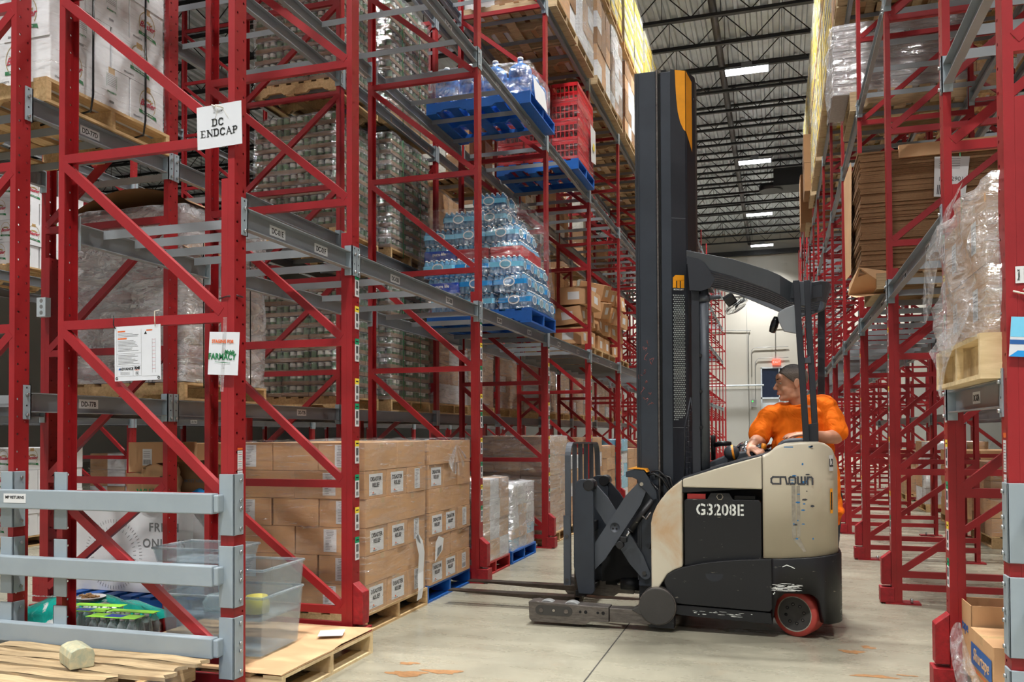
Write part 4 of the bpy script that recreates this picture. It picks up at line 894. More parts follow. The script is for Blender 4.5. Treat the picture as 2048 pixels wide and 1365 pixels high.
# left arm
cap(m,[(.345,6.80,1.575),(.405,6.70,1.39),(.33,6.56,1.385),(.21,6.475,1.405)],[.062,.056,.046,.028])
def hand(m,W_,pd,nrm,side,sc=1,curl=35,r=.0085):
    "wrist point, palm direction, back-of-hand normal, side=+1 thumb to the left of pd seen from the back"
    W_=Vector(W_); d=Vector(pd).normalized(); n_=Vector(nrm); n_=(n_-d*n_.dot(d)).normalized(); s_=n_.cross(d)*side
    for k in (-1.5,-.5,.5,1.5):
        cap(m,[W_+s_*k*.012,W_+d*.082*sc+s_*k*.0185+n_*(.004 if abs(k)<1 else 0)],[.015,.0115],n=10)
    ell(m,W_+d*.045,(.026,.026,.016))
    Ls=[(.042,.026,.020),(.047,.030,.022),(.044,.028,.021),(.034,.021,.018)]
    for i,(k,L3) in enumerate(zip((1.5,.5,-.5,-1.5),Ls)):
        p=W_+d*.082*sc+s_*k*.0185; a=R(curl*.45); pts=[p]
        for j,l in enumerate(L3):
            dd=(d*math.cos(a)-n_*math.sin(a)+s_*k*.05).normalized(); p=p+dd*l; pts.append(p); a+=R(curl)
        cap(m,pts,[.0105,r+.0008,r,.0072],n=10)
    p=W_+d*.022+s_*.022; q=p+(d*.55+s_*.75-n_*.35).normalized()*.042; q2=q+(d*.85+s_*.25-n_*.5).normalized()*.032; q3=q2+(d*.9-s_*.1-n_*.45).normalized()*.024
    cap(m,[p,q,q2,q3],[.016,.0125,.0105,.0085],n=10)
hand(m,(-.205,6.50,1.312),(.35,-.45,-.10),(-.30,-.35,1),-1,curl=42)
hand(m,(.205,6.47,1.412),(-1,-.22,-.05),(0,-.25,1),-1,curl=14)
# legs
for sx_ in (.16,.33): cap(m,[(sx_,6.82,.92),(sx_,6.82,.58),(sx_,6.84,.34),(sx_,6.83,.30)],[.09,.065,.045,.05])
body=pp(m,'body',vox=.0052,it=7)
# hair: cap over the back and top
m=MB()
def hp(u,v_):
    a=2*PI*u; e=v_*PI*.62; x=-.014+.1035*math.sin(e)*math.cos(a); y=.0815*math.sin(e)*math.sin(a); z=.036+.0935*math.cos(e)
    return (x,y,z)
def hairline(u):
    a=2*PI*u; ca_=math.cos(a)
    # forehead high, temples lower, nape lowest
    return .40+.22*max(0,.5-ca_*.5)**.6 if ca_<.55 else .34
vs=[];n=40;k=14;fs=[]
for i in range(n):
    u=i/n; a=2*PI*u; ca_=math.cos(a)
    lim=PI*(.36 if ca_>.82 else .36+(.82-ca_)/.62*.235 if ca_>.2 else .595-max(0,1-abs(ca_+.02)/.16)*.05+max(0,-ca_)*.09)
    for j in range(k+1):
        e=lim*j/k; thin=1-.5*(j/k)**3
        rx,ry,rz=.098+.008*thin,.076+.0065*thin,.088+.009*thin
        vs.append((-.012+rx*math.sin(e)*ca_,ry*math.sin(e)*math.sin(a),.035+rz*math.cos(e)))
for i in range(n):
    for j in range(k): fs.append((i*(k+1)+j,i*(k+1)+j+1,((i+1)%n)*(k+1)+j+1,((i+1)%n)*(k+1)+j))
m.add(vs,fs,'short_hair',hd,True); hr=pp(m,'hair'); sm=hr.modifiers.new('s','SOLIDIFY'); sm.thickness=.006; sm.offset=-1
# eyes, brows, lips
for sg in (1,-1):
    m=MB(); ell(m,(.0795,.028*sg,.012),(.012,.0125,.009),'eye_white',hd); ell(m,(.0885,.0275*sg,.0115),(.0035,.0055,.0055),'eye_dark',hd,n=10)
    m.tube([hd@Vector((.0855+.004*math.cos((t-.5)*2),(.016+.027*t)*sg,.0225-.010*(t-.45)**2*4)) for t in [i/6 for i in range(7)]],.0034,'skin',6)
    m.tube([hd@Vector((.0885-.004*abs(t-.4),(.016+.028*t)*sg,.0185-.012*(t-.45)**2*4)) for t in [i/6 for i in range(7)]],.0011,'brow',6); pp(m,'eye')
    m=MB(); m.tube([hd@Vector((.0995-.019*t*t,(.012+.036*t)*sg,.036+.006*math.sin(t*2.6))) for t in [i/6 for i in range(7)]],[.002,.0034,.0036,.0034,.003,.0024,.0012],'brow',6); pp(m,'eyebrow')
m=MB(); m.tube([hd@Vector((.104-.020*abs(t)**1.6,.024*t,-.0535-.002*abs(t))) for t in [-1,-.6,-.3,0,.3,.6,1]],[.001,.003,.0042,.0036,.0042,.003,.001],'lip',8); m.tube([hd@Vector((.1025-.018*abs(t)**1.6,.020*t,-.0615+.001*abs(t))) for t in [-1,-.6,-.3,0,.3,.6,1]],[.001,.0032,.0045,.005,.0045,.0032,.001],'lip',8); pp(m,'lips')
# shirt
m=MB(); SHm='orange_shirt'
ell(m,(.15,6.77,1.56),(.22,.13,.085),SHm); ell(m,(-.055,6.755,1.545),(.095,.095,.085),SHm); ell(m,(.325,6.79,1.625),(.105,.10,.085),SHm); ell(m,(.24,6.78,1.64),(.11,.085,.06),SHm); ell(m,(.15,6.79,1.46),(.225,.165,.17),SHm); ell(m,(.175,6.77,1.30),(.225,.18,.22),SHm); ell(m,(.215,6.79,1.10),(.225,.17,.26),SHm); 
m.lathe([(.19,0),(.205,.12),(.20,.35)],SHm,Matrix.Translation((.245,6.79,.72))@Matrix.Diagonal((1,.8,1,1)),28)
cap(m,[(-.05,6.765,1.545),(-.095,6.745,1.48),(-.13,6.72,1.425)],[.085,.088,.086],SHm); cap(m,[(-.118,6.73,1.44),(-.135,6.715,1.40)],[.086,.085],SHm)
cap(m,[(.325,6.80,1.615),(.38,6.765,1.52),(.41,6.72,1.43)],[.09,.094,.09],SHm)
cap(m,[(.03,6.75,1.575),(.13,6.765,1.60),(.24,6.785,1.63)],[.078,.07,.08],SHm)
m.tube([(.35,6.66,.84),(.43,6.7,.83),(.44,6.82,.83),(.38,6.93,.84)],.03,SHm,8)
sh=pp(m,'t_shirt',vox=.0085,it=10); 
ds=sh.modifiers.new('d','DISPLACE'); tx=bpy.data.textures.new('folds','CLOUDS'); tx.noise_scale=.11; tx.noise_depth=1; ds.texture=tx; ds.strength=.03; ds.mid_level=.55; ds.texture_coords='OBJECT'
em=bpy.data.objects  # folds follow the cloth itself
ds.texture_coords='LOCAL'
# collar
m=MB(); cc_=Vector((.138,6.742,1.642)); m.tube([cc_+Vector((.074*math.cos(a),.070*math.sin(a),-.022*math.sin(-a)*1.0+.012*math.cos(a))) for a in [2*PI*i/28 for i in range(28)]],.0075,SHm,8,closed=True); pp(m,'collar',sh).location=(0,0,0)
m=MB(); T=face((.185,6.598,1.475),FYN); strokes(m,[[(0,0),(.022,0)],[(.004,-.006),(.004,-.05),(.012,-.06)],[(.030,0),(.055,0)],[(.042,-.006),(.042,-.03)],[(.056,-.01),(.058,-.03)]],.008,'white_paper',T,.004); pp(m,'chest_print',sh).location=(0,0,0)
m=MB()
for sx_ in (.16,.34): cap(m,[(sx_,6.82,.92),(sx_,6.82,.58),(sx_,6.84,.34)],[.12,.088,.070],'dark_trousers')
ell(m,(.25,6.81,.92),(.18,.14,.13),'dark_trousers'); pp(m,'trousers',vox=.01,it=4)
for sx_ in (.16,.34):
    m=MB(); cap(m,[(sx_,6.86,.30),(sx_,6.72,.285)],[.048,.042],'shoe_black'); m.box(sx_-.045,6.67,.245,sx_+.045,6.91,.265,'shoe_black'); pp(m,'shoe',vox=.006,it=3)
# ================================================================ pallets and loads
def make_pallet(mt,label,alongy=True,under=None,lx=1.0,ly=1.2):
    "stringers run along x (across the rack), boards along y"
    t=thing('wooden_pallet' if 'wood' in mt else 'painted_pallet',label,'pallet')
    m=MB()
    for i in range(7):
        x=-lx/2+.045+i*(lx-.09)/6; m.box(x-.045,-ly/2,.118,x+.045,ly/2,.136,mt)
    m.build('deck_board',t)
    for y in (-ly/2+.02,0,ly/2-.02):
        m=MB(); m.prism([(-lx/2,.018),(-lx/2,.117),(lx/2,.117),(lx/2,.018),(lx*.36,.018),(lx*.33,.045),(lx*.17,.045),(lx*.14,.018),(-lx*.14,.018),(-lx*.17,.045),(-lx*.33,.045),(-lx*.36,.018)],'y',y-.02,y+.02,under or mt); m.build('stringer',t)
    m=MB()
    for x in (-lx/2+.05,-lx*.06,lx/2-.05): m.box(x-.05,-ly/2,0,x+.05,ly/2,.017,mt)
    m.build('bottom_board',t)
    return t
PAL={}
def pallet(kind,x,y,z,label,rot=0,group=None,sc=(1,1,1)):
    mt={'wood':'wood_y','old':'old_wood','blue':'blue_pallet','red':'red_pallet','crate':'crate_wood'}[kind]
    if kind not in PAL:
        PAL[kind]=o=make_pallet(mt,label); o.location=(x,y,z); o.rotation_euler[2]=rot; o.scale=sc
        if group: o['group']=group
        return o
    return tree_copy(PAL[kind],(x,y,z),rot,label,group,scale=sc)
CM={}
def carton_mesh(lx,ly,h,mt='carton',face_x=None,face_y=None,flip=1):
    k=(round(lx,3),round(ly,3),round(h,3),mt,face_x,face_y)
    if k in CM: return CM[k]
    m=MB(); e=.004; X,Y=lx/2-.004,ly/2-.004; H=h-.003
    # box with slightly proud flaps
    m.prism([(-X+e,-Y),(X-e,-Y),(X,-Y+e),(X,Y-e),(X-e,Y),(-X+e,Y),(-X,Y-e),(-X,-Y+e)],'z',0,H,mt)
    m.box(-X,-.0015,H,X,.0015,H+.0006,'carton_gap'); m.box(-X-.0004,-.028,H-.04,-X+.01,.028,H+.0006,'tape_tan'); m.box(X-.01,-.028,H-.04,X+.0004,.028,H+.0006,'tape_tan'); m.box(-X,-.028,H,X,.028,H+.0005,'tape_tan')
    def paper(T,kind,w_):
        if kind=='relief':
            m.add([(-.11,-.082,0),(.11,-.082,0),(.11,.075,0),(-.11,.075,0)],[(0,1,2,3)],'white_paper',T)
            m.text('DISASTER',.042,'ink',T@Matrix.Translation((0,.036,.0006)),sx=.98,bold=.018); m.text('RELIEF',.042,'ink',T@Matrix.Translation((0,-.008,.0006)),sx=.98,bold=.018)
            m.add([(-.062,-.066,.0006),(-.045,-.052,.0006),(-.028,-.066,.0006)],[(2,1,0)],'orange_ink',T); m.add([(-.065,-.076,.0006),(.0,-.076,.0006),(.0,-.071,.0006),(-.065,-.071,.0006)],[(0,1,2,3)],'ink_soft',T)
        elif kind=='list':
            m.add([(-.052,-.078,0),(.052,-.078,0),(.052,.085,0),(-.052,.085,0)],[(0,1,2,3)],'white_paper',T); r=random.Random(3)
            for i in range(13):
                z=.074-i*.0112; a=r.uniform(.018,.036) if i>2 else .03
                m.add([(-.036 if i>3 else -a,z-.0022,.0006),(-.036+a*1.6 if i>3 else a,z-.0022,.0006),(-.036+a*1.6 if i>3 else a,z+.0014,.0006),(-.036 if i>3 else -a,z+.0014,.0006)],[(0,1,2,3)],'ink_soft',T)
        elif kind=='ship':
            m.add([(-.05,-.07,0),(.05,-.07,0),(.05,.07,0),(-.05,.07,0)],[(0,1,2,3)],'white_paper',T)
            for i in range(12): m.add([(-.04+i*.0066,-.06,.0006),(-.0375+i*.0066,-.06,.0006),(-.0375+i*.0066,-.02,.0006),(-.04+i*.0066,-.02,.0006)],[(0,1,2,3)],'ink',T)
            for i in range(4): m.add([(-.04,.0+i*.015,.0006),(.03,.0+i*.015,.0006),(.03,.004+i*.015,.0006),(-.04,.004+i*.015,.0006)],[(0,1,2,3)],'ink_soft',T)
        elif kind=='blank': m.add([(-.09,-.06,0),(.09,-.06,0),(.09,.06,0),(-.09,.06,0)],[(0,1,2,3)],'white_paper',T)
        elif kind=='logo':   # white spaghetti carton, oval emblem with a script name and a green ribbon
            T=T@Matrix.Scale(min(1,w_/.36),4)
            o=[(.085*math.cos(a),.10*math.sin(a)+.02,.0006) for a in [2*PI*i/28 for i in range(28)]]; i_=[(p[0]*.94,(p[1]-.02)*.945+.02,.0006) for p in o]
            m.add(o+i_,[(j,(j+1)%28,28+(j+1)%28,28+j) for j in range(28) if not 17<j<25],'gold_ink',T)
            for sg in (-1,1):
                for q in range(4): a=R(60+q*16); m.add([((.07*math.cos(a)+dx)*sg,.085*math.sin(a)-.045+dy,.0008) for dx,dy in ((0,0),(.016,.004),(.02,.02),(.004,.014))],[(0,1,2,3) if sg>0 else (3,2,1,0)],'gold_ink',T)
            m.text('Besler',.062,'red_ink',T@Matrix.Translation((0,.012,.0008)),shear=.35,bold=.02)
            m.add([(-.088,-.045,.001),(.09,-.058,.001),(.098,-.088,.001),(.082,-.082,.001),(.0,-.072,.001),(-.088,-.07,.001)],[(5,4,3,2,1,0)],'green_ink',T); m.text('The Finest Quality',.015,'white_paper',T@Matrix.Translation((0,-.062,.0016))@Matrix.Rotation(R(-4),4,'Z'),bold=.01)
            m.text('SPAGHETTI',.018,'ink_soft',T@Matrix.Translation((-.10,-.112,.0008)))
        elif kind=='text':
            for i in range(7): m.add([(-.04,.085-i*.012,.0006),(.04,.085-i*.012,.0006),(.04,.088-i*.012,.0006),(-.04,.088-i*.012,.0006)],[(0,1,2,3)],'ink_soft',T)
            m.add([(-.045,.095,.0005),(-.043,.095,.0005),(-.043,.0,.0005),(-.045,.0,.0005)],[(3,2,1,0)],'green_ink',T); m.add([(.043,.095,.0005),(.045,.095,.0005),(.045,.0,.0005),(.043,.0,.0005)],[(3,2,1,0)],'green_ink',T)
            m.text('SPAGHETTI',.016,'green_ink',T@Matrix.Translation((0,-.03,.0008)),bold=.01); m.add([(-.02,-.1,.0005),(.02,-.1,.0005),(.02,-.085,.0005),(-.02,-.085,.0005)],[(0,1,2,3)],'ink_soft',T)
        elif kind=='yellow':
            m.add([(-lx*.0-w_*.5+.01,-h*.42,0),(w_*.5-.01,-h*.42,0),(w_*.5-.01,h*.05,0),(-w_*.5+.01,h*.30,0)],[(0,1,2,3)],'tag_yellow',T); m.add([(-w_*.3,-h*.30,.0006),(w_*.1,-h*.30,.0006),(w_*.1,-h*.16,.0006),(-w_*.3,-h*.16,.0006)],[(0,1,2,3)],'blue_ink',T)
        elif kind=='print': m.text('PRODUCE',.05,'ink_soft',T,bold=.01)
    if face_x: paper(face((X+.0012,0,h/2),FX),face_x,ly); 
    if face_x: paper(face((-X-.0012,0,h/2),FXN),face_x,ly)
    if face_y: paper(face((0,-Y-.0012,h/2),FYN),face_y,lx)
    me=m.build('carton'); C.objects.unlink(me); CM[k]=me.data; bpy.data.objects.remove(me); return CM[k]
def carton(me,name,x,y,z,rot=0,label=None,cat='carton',group=None,tilt=None):
    o=bpy.data.objects.new(name,me); C.objects.link(o); o.location=(x,y,z); o.rotation_euler=(tilt[0] if tilt else 0,tilt[1] if tilt else 0,rot)
    return tag(o,label,cat,group)
def stack(x0,x1,y0,y1,z0,n,h,nx,ny,label,mt='carton',fx=lambda l,j:None,fy=lambda l,i:None,name='carton',group=None,alt=True,hollow=False,jit=.006,cat='carton'):
    for l in range(n):
        a,b=(nx,ny) if (l%2==0 or not alt) else (ny,nx)
        lx,ly=(x1-x0)/a,(y1-y0)/b
        for i in range(a):
            for j in range(b):
                if hollow and 0<i<a-1 and 0<j<b-1 and l<n-1: continue
                edge_x=(i==a-1 and x0<0) or (i==0 and x0>0); edge_y=j==0
                me=carton_mesh(lx,ly,h,mt,fx(l,j) if edge_x else None,fy(l,i) if edge_y else None)
                carton(me,name,x0+lx*(i+.5)+rnd.uniform(-jit,jit),y0+ly*(j+.5)+rnd.uniform(-jit,jit)*.7,z0+h*l,rnd.uniform(-.008,.008),label(l,i,j,a,b,n),cat,group)
def wrap(x0,x1,y0,y1,z0,z1,label,mt='film',off=.012,amp=.014,top=True,seed=0,n=12,group=None,taper=0):
    r=random.Random(seed); m=MB(); per=[]
    nx=n;ny=n
    for i in range(nx): per.append((x0+(x1-x0)*i/nx,y0,0,-1))
    for i in range(ny): per.append((x1,y0+(y1-y0)*i/ny,1,0))
    for i in range(nx): per.append((x1-(x1-x0)*i/nx,y1,0,1))
    for i in range(ny): per.append((x0,y1-(y1-y0)*i/ny,-1,0))
    N=len(per); rows=14; vs=[]
    for k in range(rows+1):
        t=k/rows; z=z0+(z1-z0)*t
        for i,(x,y,nx_,ny_) in enumerate(per):
            o_=off+amp*(r.random()*.5+.5*math.sin(i*.9+k*.7+seed))
            o_=max(.004,o_); tp_=taper*t
            vs.append((x+nx_*o_-(x-(x0+x1)/2)*tp_,y+ny_*o_-(y-(y0+y1)/2)*tp_,z))
    fs=[(k*N+i,k*N+(i+1)%N,(k+1)*N+(i+1)%N,(k+1)*N+i) for k in range(rows) for i in range(N)]
    if top:
        b=len(vs); q=.22
        for (x,y,nx_,ny_) in per: vs.append((x+((x0+x1)/2-x)*q,y+((y0+y1)/2-y)*q,z1+.006+r.random()*.012))
        fs+=[(rows*N+i,rows*N+(i+1)%N,b+(i+1)%N,b+i) for i in range(N)]
    m.add(vs,fs,mt,None,True); return m.build('stretch_wrap',label=label,cat='stretch wrap',group=group)
hv=lambda l,n:['bottom','second from bottom','third from bottom','fourth from bottom','fifth from bottom','sixth from bottom','seventh from bottom','eighth from bottom','ninth from bottom','tenth from bottom','eleventh from bottom','twelfth from bottom'][l] if l<n-1 else 'top'
# ---------------------------------------------------------------- DISASTER RELIEF pallets (left, floor, bay two)
def lab1(txt):
    def f(l,i,j,a,b,n):
        if j==0: w_=f'camera side {["leftmost","second","third","fourth"][i]}' if i<a-1 else 'near front corner'
        elif i==a-1: w_=f'aisle side {nth(j)}'
        else: w_=f'inside row {nth(j)} place {nth(i)}'
        return f'brown carton, {hv(l,n)} layer, {txt}, {w_}'
    return f
def fx1(l,j): return {4:'relief',2:'relief',0:'relief'}.get(l) if j<2 else ('list' if l in(0,2,4) else None)
def fy1(l,i): return 'list' if (l%2==1 and i in(0,2)) or (l%2==0 and i==1) else None
pallet('wood',-3.38,5.97,0,'wooden pallet on the floor under the nearer DISASTER RELIEF cartons',sc=(1.16,.93,1.05))
stack(-3.95,-2.80,5.42,6.50,.145,6,.203,2,3,lab1('near relief pallet'),fx=fx1,fy=fy1)
wrap(-3.95,-2.80,5.42,6.50,.145,1.37,'clear stretch wrap around the nearer DISASTER RELIEF pallet',seed=2)
pallet('blue',-3.38,7.06,0,'blue pallet on the floor under the second DISASTER RELIEF stack',sc=(1.14,.86,1.05))
stack(-3.92,-2.80,6.57,7.55,.145,6,.203,2,3,lab1('far relief pallet'),fx=lambda l,j:('relief' if (l in(2,0) and j<2) or (l==4 and j==0) else ('ship' if l in(0,1) and j==2 else ('list' if l==2 else None))),fy=lambda l,i:None)
wrap(-3.92,-2.80,6.57,7.55,.145,1.375,'clear stretch wrap around the second DISASTER RELIEF pallet',seed=3)
m=MB(); vs=[]
pth=[(-2.768,6.23,.62),(-2.762,6.27,.55),(-2.76,6.31,.45),(-2.765,6.30,.3),(-2.755,6.28,.17),(-2.76,6.26,.09)]
for p,w_ in zip(pth,(.02,.055,.05,.05,.045,.042)): vs+=[(p[0],p[1]-w_,p[2]),(p[0]+.006,p[1]+w_,p[2]+.01)]
m.add(vs,[(2*i,2*i+1,2*i+3,2*i+2) for i in range(len(pth)-1)],'white_paper'); m.add([(-2.758,6.2,.60),(-2.758,6.31,.52),(-2.758,6.24,.62)],[(0,1,2)],'ink_soft'); m.build('paper_sheet',label='long white paper strip hanging off the nearer DISASTER RELIEF pallet',cat='paper')
m=MB(); m.add([(-2.772,6.62,.34),(-2.768,6.78,.42),(-2.764,6.80,.52),(-2.77,6.70,.55),(-2.774,6.64,.50)],[(0,1,2,3,4)],'white_paper'); m.add([(-2.766,6.66,.38),(-2.764,6.74,.42),(-2.764,6.75,.47),(-2.766,6.67,.45)],[(0,1,2,3)],'ink_soft'); m.build('crumpled_label',label='crumpled white barcode sheet low on the second DISASTER RELIEF stack',cat='paper')
# knot of film
m=MB(); r=random.Random(4)
for i in range(16):
    a=r.uniform(-1.2,1.2); m.add([(-2.78,7.15,1.33),(-2.775,7.15+.25*math.sin(a),1.33-.28*math.cos(a)),(-2.77,7.15+.25*math.sin(a+.12),1.33-.28*math.cos(a+.12))],[(0,1,2)],'film_loose')
m.build('film_knot',label='gathered knot of clear film at the top of the second DISASTER RELIEF stack',cat='film')
# ---------------------------------------------------------------- end bay floor: cardboard topped pallet, totes, bags
pallet('crate',-3.18,4.47,0,'pale wooden pallet with a cardboard sheet, at the first left post',sc=(1.3,.88,1))
m=MB(); m.grid(lambda u,v:(-3.82+1.29*u,3.93+1.09*v,.146+.006*math.sin(u*9)*math.sin(v*6)+(.012*u*u if v>.5 else 0)),14,10,'carton_light'); m.grid(lambda u,v:(-2.53,3.93+1.09*v,.14+.006*u),1,10,'carton_light')
m.add([(-2.80,4.80,.171),(-2.66,4.87,.172),(-2.60,4.72,.170),(-2.74,4.66,.169)],[(0,3,2,1)],'white_paper'); m.build('cardboard_sheet',label='flat brown cardboard sheet lying on the pallet behind the first left post',cat='cardboard')
def tote(name,x,y,z,lx,ly,h,label,rot=0,lid=False):
    t=thing(name,label,'storage tote',(x,y,z),rot); m=MB(); tp_=.92; w_=.004
    P=lambda s_,z_,o_=0:[(-lx/2*s_+o_,-ly/2*s_+o_,z_),(lx/2*s_-o_,-ly/2*s_+o_,z_),(lx/2*s_-o_,ly/2*s_-o_,z_),(-lx/2*s_+o_,ly/2*s_-o_,z_)]
    vs=P(tp_,0)+P(1,h)+P(1,h,w_)+P(tp_,w_,w_)
    m.add(vs,[(0,3,2,1)]+[(i,(i+1)%4,4+(i+1)%4,4+i) for i in range(4)]+[(4+i,4+(i+1)%4,8+(i+1)%4,8+i) for i in range(4)]+[(8+i,8+(i+1)%4,12+(i+1)%4,12+i) for i in range(4)]+[(12,13,14,15)],'clear_plastic'); m.build('bin',t,bevel=.003)
    m=MB()
    for a,b,c,d in ((-1,-1,1,-1),(1,-1,1,1),(1,1,-1,1),(-1,1,-1,-1)): m.tube([(a*lx/2,b*ly/2,h-.006),(c*lx/2,d*ly/2,h-.006)],.009,'clear_plastic',6)
    m.build('rim',t)
    if lid: MB().box(-lx/2-.005,-ly/2-.005,h,lx/2+.005,ly/2+.005,h+.006,'clear_plastic').build('lid',t)
    return t
tote('clear_tote',-3.12,4.35,.162,.66,.46,.34,'large clear plastic tote, lowest of the stack behind the first left post',.05)
tote('clear_tote',-3.12,4.35,.36,.67,.47,.30,'clear plastic tote nested in the lowest one, yellow item inside',.05)
tote('clear_tote',-3.33,4.37,.665,.50,.36,.09,'shallow clear plastic tote, topmost of the tote stack',.02)
m=MB(); m.lathe([(.001,0),(.07,0),(.075,.05),(.06,.1),(.001,.11)],'tag_yellow'); m.build('yellow_bag',loc=(-2.93,4.3,.38),label='small yellow bag inside the clear tote',cat='bag')
m=MB(); m.lathe([(.001,0),(.09,0),(.10,.05),(.07,.09),(.001,.1)],'pet_clear'); m.build('plastic_bag',loc=(-3.2,4.32,.38),label='pale green plastic bag inside the clear tote',cat='bag')
# pet food bag
s=NT('pet_bag'); v=s.coord(); f=s.noise(v,4,4,.6,1); col=s.ramp(f,[(.0,lin((10,140,130))),(.56,lin((16,150,138))),(.60,lin((196,200,200))),(.72,lin((220,222,220))),(.74,lin((20,130,122)))]); s.l(col,s.b.inputs['Base Color']); s.b.inputs['Roughness'].default_value=.18; s.bump(s.noise(v,9,4,.6,1),.6,.03)
mat('biscuit',(196,150,100),.6,0,.25,40,.4,60); mat('bag_black',(24,26,28),.25)
def pillow(m,lx,ly,h,mt,T,n=16):
    f=lambda u,v:(1-abs(2*u-1)**3)**.5*(1-abs(2*v-1)**3)**.5
    m.grid(lambda u,v:(lx*(u-.5),ly*(v-.5),.01+h*f(u,v)*(.9+.1*math.sin(u*13+v*7))),n,n,mt,T); m.grid(lambda u,v:(lx*(.5-u),ly*(v-.5),.008),n,n,mt,T)
def bag(x,y,z,rot,tilt,label):
    t=thing('pet_food_bag',label,'bag',(x,y,z),rot); T=Matrix.Rotation(tilt,4,'X'); m=MB(); pillow(m,.78,.5,.16,'pet_bag',T); m.build('sack',t)
    m=MB(); m.lathe([(.001,0),(.09,.001),(.10,0)],'white_paper',T@Matrix.Translation((.12,0,.170))@Matrix.Diagonal((1,.8,1,1)),20,False)
    rr=random.Random(2)
    for i in range(24): a=rr.uniform(0,6.28); q=rr.uniform(0,.07); m.cyl(T@Vector((.12+q*math.cos(a),q*.8*math.sin(a),.171)),T@Vector((.12+q*math.cos(a),q*.8*math.sin(a),.18)),.013,'biscuit',n=7)
    m.text('ProActive',.05,'white_paper',T@Matrix.Translation((-.2,.1,.165)) if False else T@Matrix.Translation((-.22,-.02,.166)),bold=.01,shear=.2); m.build('bag_print',t)
    m=MB(); m.tube([T@Vector((-.39,-.25,.02)),T@Vector((0,-.262,.03)),T@Vector((.39,-.25,.03))],.012,'bag_black',8); m.build('bag_seam',t)
MB().box(-4.05,3.92,0,-3.9,4.0,.001,'carton').build('cardboard_scrap',label='thin cardboard scrap on the floor by the end frame',cat='cardboard')
pallet('red',-4.72,4.55,0,'dark red pallet under the teal pet food bags',sc=(1.0,.9,1))
bag(-4.46,4.50,.19,.12,.06,'shiny teal pet food bag with a bowl of biscuits, topmost')
m=MB(); pillow(m,.8,.5,.12,'pet_bag',Matrix.Translation((0,0,0))); m.build('pet_food_bag',loc=(-4.5,4.8,.14),rotz=-.1,label='teal pet food bag lying behind the topmost one',cat='bag')
# bottled water
mat('film_green',(150,225,60),.25); mat('film_blue',(40,150,225),.25); mat('film_navy',(24,70,180),.22); mat('film_sky',(120,200,235),.25); mat('film_red',(196,50,56),.25); mat('cap_white',(232,236,238),.4)
def pack_mesh(nx,ny,band,cap_='cap_white',h=.20,r_=.031):
    m=MB(); P_=.064
    for i in range(nx):
        for j in range(ny):
            T=Matrix.Translation(((i-(nx-1)/2)*P_,(j-(ny-1)/2)*P_,0)); m.lathe([(.02,.0),(r_,.006),(r_,h*.3),(r_*.93,h*.34),(r_,h*.38),(r_,h*.66),(r_*.75,h*.80),(.013,h*.90),(.012,h*.94)],'pet_blue' if band!='film_green' else 'pet_clear',T,10,False); m.cyl((0,0,h*.93),(0,0,h),.0145,cap_,T=T,n=8)
    X=nx*P_/2+.004;Y=ny*P_/2+.004; c=.02
    def ring(z,o=0): return [(-X+c-o*0,-Y-o,z),(X-c,-Y-o,z),(X+o,-Y+c,z),(X+o,Y-c,z),(X-c,Y+o,z),(-X+c,Y+o,z),(-X-o,Y-c,z),(-X-o,-Y+c,z)]
    zs=[.004,h*.36,h*.64,h*.82]; vs=[];
    for z in zs: vs+=ring(z,.002 if z<h*.7 else -.012)
    for k,mt in enumerate(('pet_blue',band,'pet_blue')): pass
    b=MB(); m.add(vs[:16],[(i,(i+1)%8,8+(i+1)%8,8+i) for i in range(8)],band if band in('film_navy','film_red') else 'film'); m.add(vs[8:24],[(i,(i+1)%8,8+(i+1)%8,8+i) for i in range(8)],band if band!='film_green' else 'film'); m.add(vs[16:],[(i,(i+1)%8,8+(i+1)%8,8+i) for i in range(8)],'film')
    # oval window / label panel on both long sides
    for T in (face((0,-Y-.004,h*.5),FYN),face((X+.004,0,h*.5),FX)):
        o=[(.07*math.cos(a),h*.26*math.sin(a),0) for a in [2*PI*i/20 for i in range(20)]]; i_=[(p[0]*.8,p[1]*.72,.0) for p in o]
        if band in('film_blue','film_sky'): m.add(o+i_,[(j,(j+1)%20,20+(j+1)%20,20+j) for j in range(20)],'cap_white',T); m.add([(p[0],p[1],.0005) for p in i_],[tuple(range(20))],'pet_clear',T)
    if band=='film_green':
        m.box(-X,-Y*.9,h*1.0,X,-Y*.15,h*1.012,'film_green'); m.box(-X*.35,-Y*.75,h*1.012,X*.35,-Y*.25,h*1.016,'film_navy'); m.box(-X,Y*.25,h*1.0,X,Y*.8,h*1.012,'film_green')
    if band=='film_navy': m.text('pure life',.05,'cap_white',face((0,-Y-.006,h*.45),FYN),bold=.02); m.text('pure life',.05,'cap_white',face((X+.006,0,h*.45),FX),bold=.02)
    if band=='film_red':
        pass
    o=m.build('pack'); C.objects.unlink(o); me=o.data; bpy.data.objects.remove(o); return me
PK={b:pack_mesh(6,4,b) for b in ('film_blue','film_sky','film_navy','film_red')}; PG=pack_mesh(5,4,'film_green')
for i,(x,y,z,rz) in enumerate(((-3.96,4.12,.185,.12),(-3.64,4.03,.185,.06))): carton(PG,'water_pack',x,y,z,rz,f'green topped pack of small water bottles, {["left","right"][i]} one behind the lowest guard rail','water pack')
MB().box(-4.16,3.93,0,-3.86,4.26,.183,'carton_dark').box(-3.86,3.93,.147,-3.46,4.2,.183,'carton_dark').build('cardboard_tray',label='low cardboard tray under the green topped water packs',cat='tray')
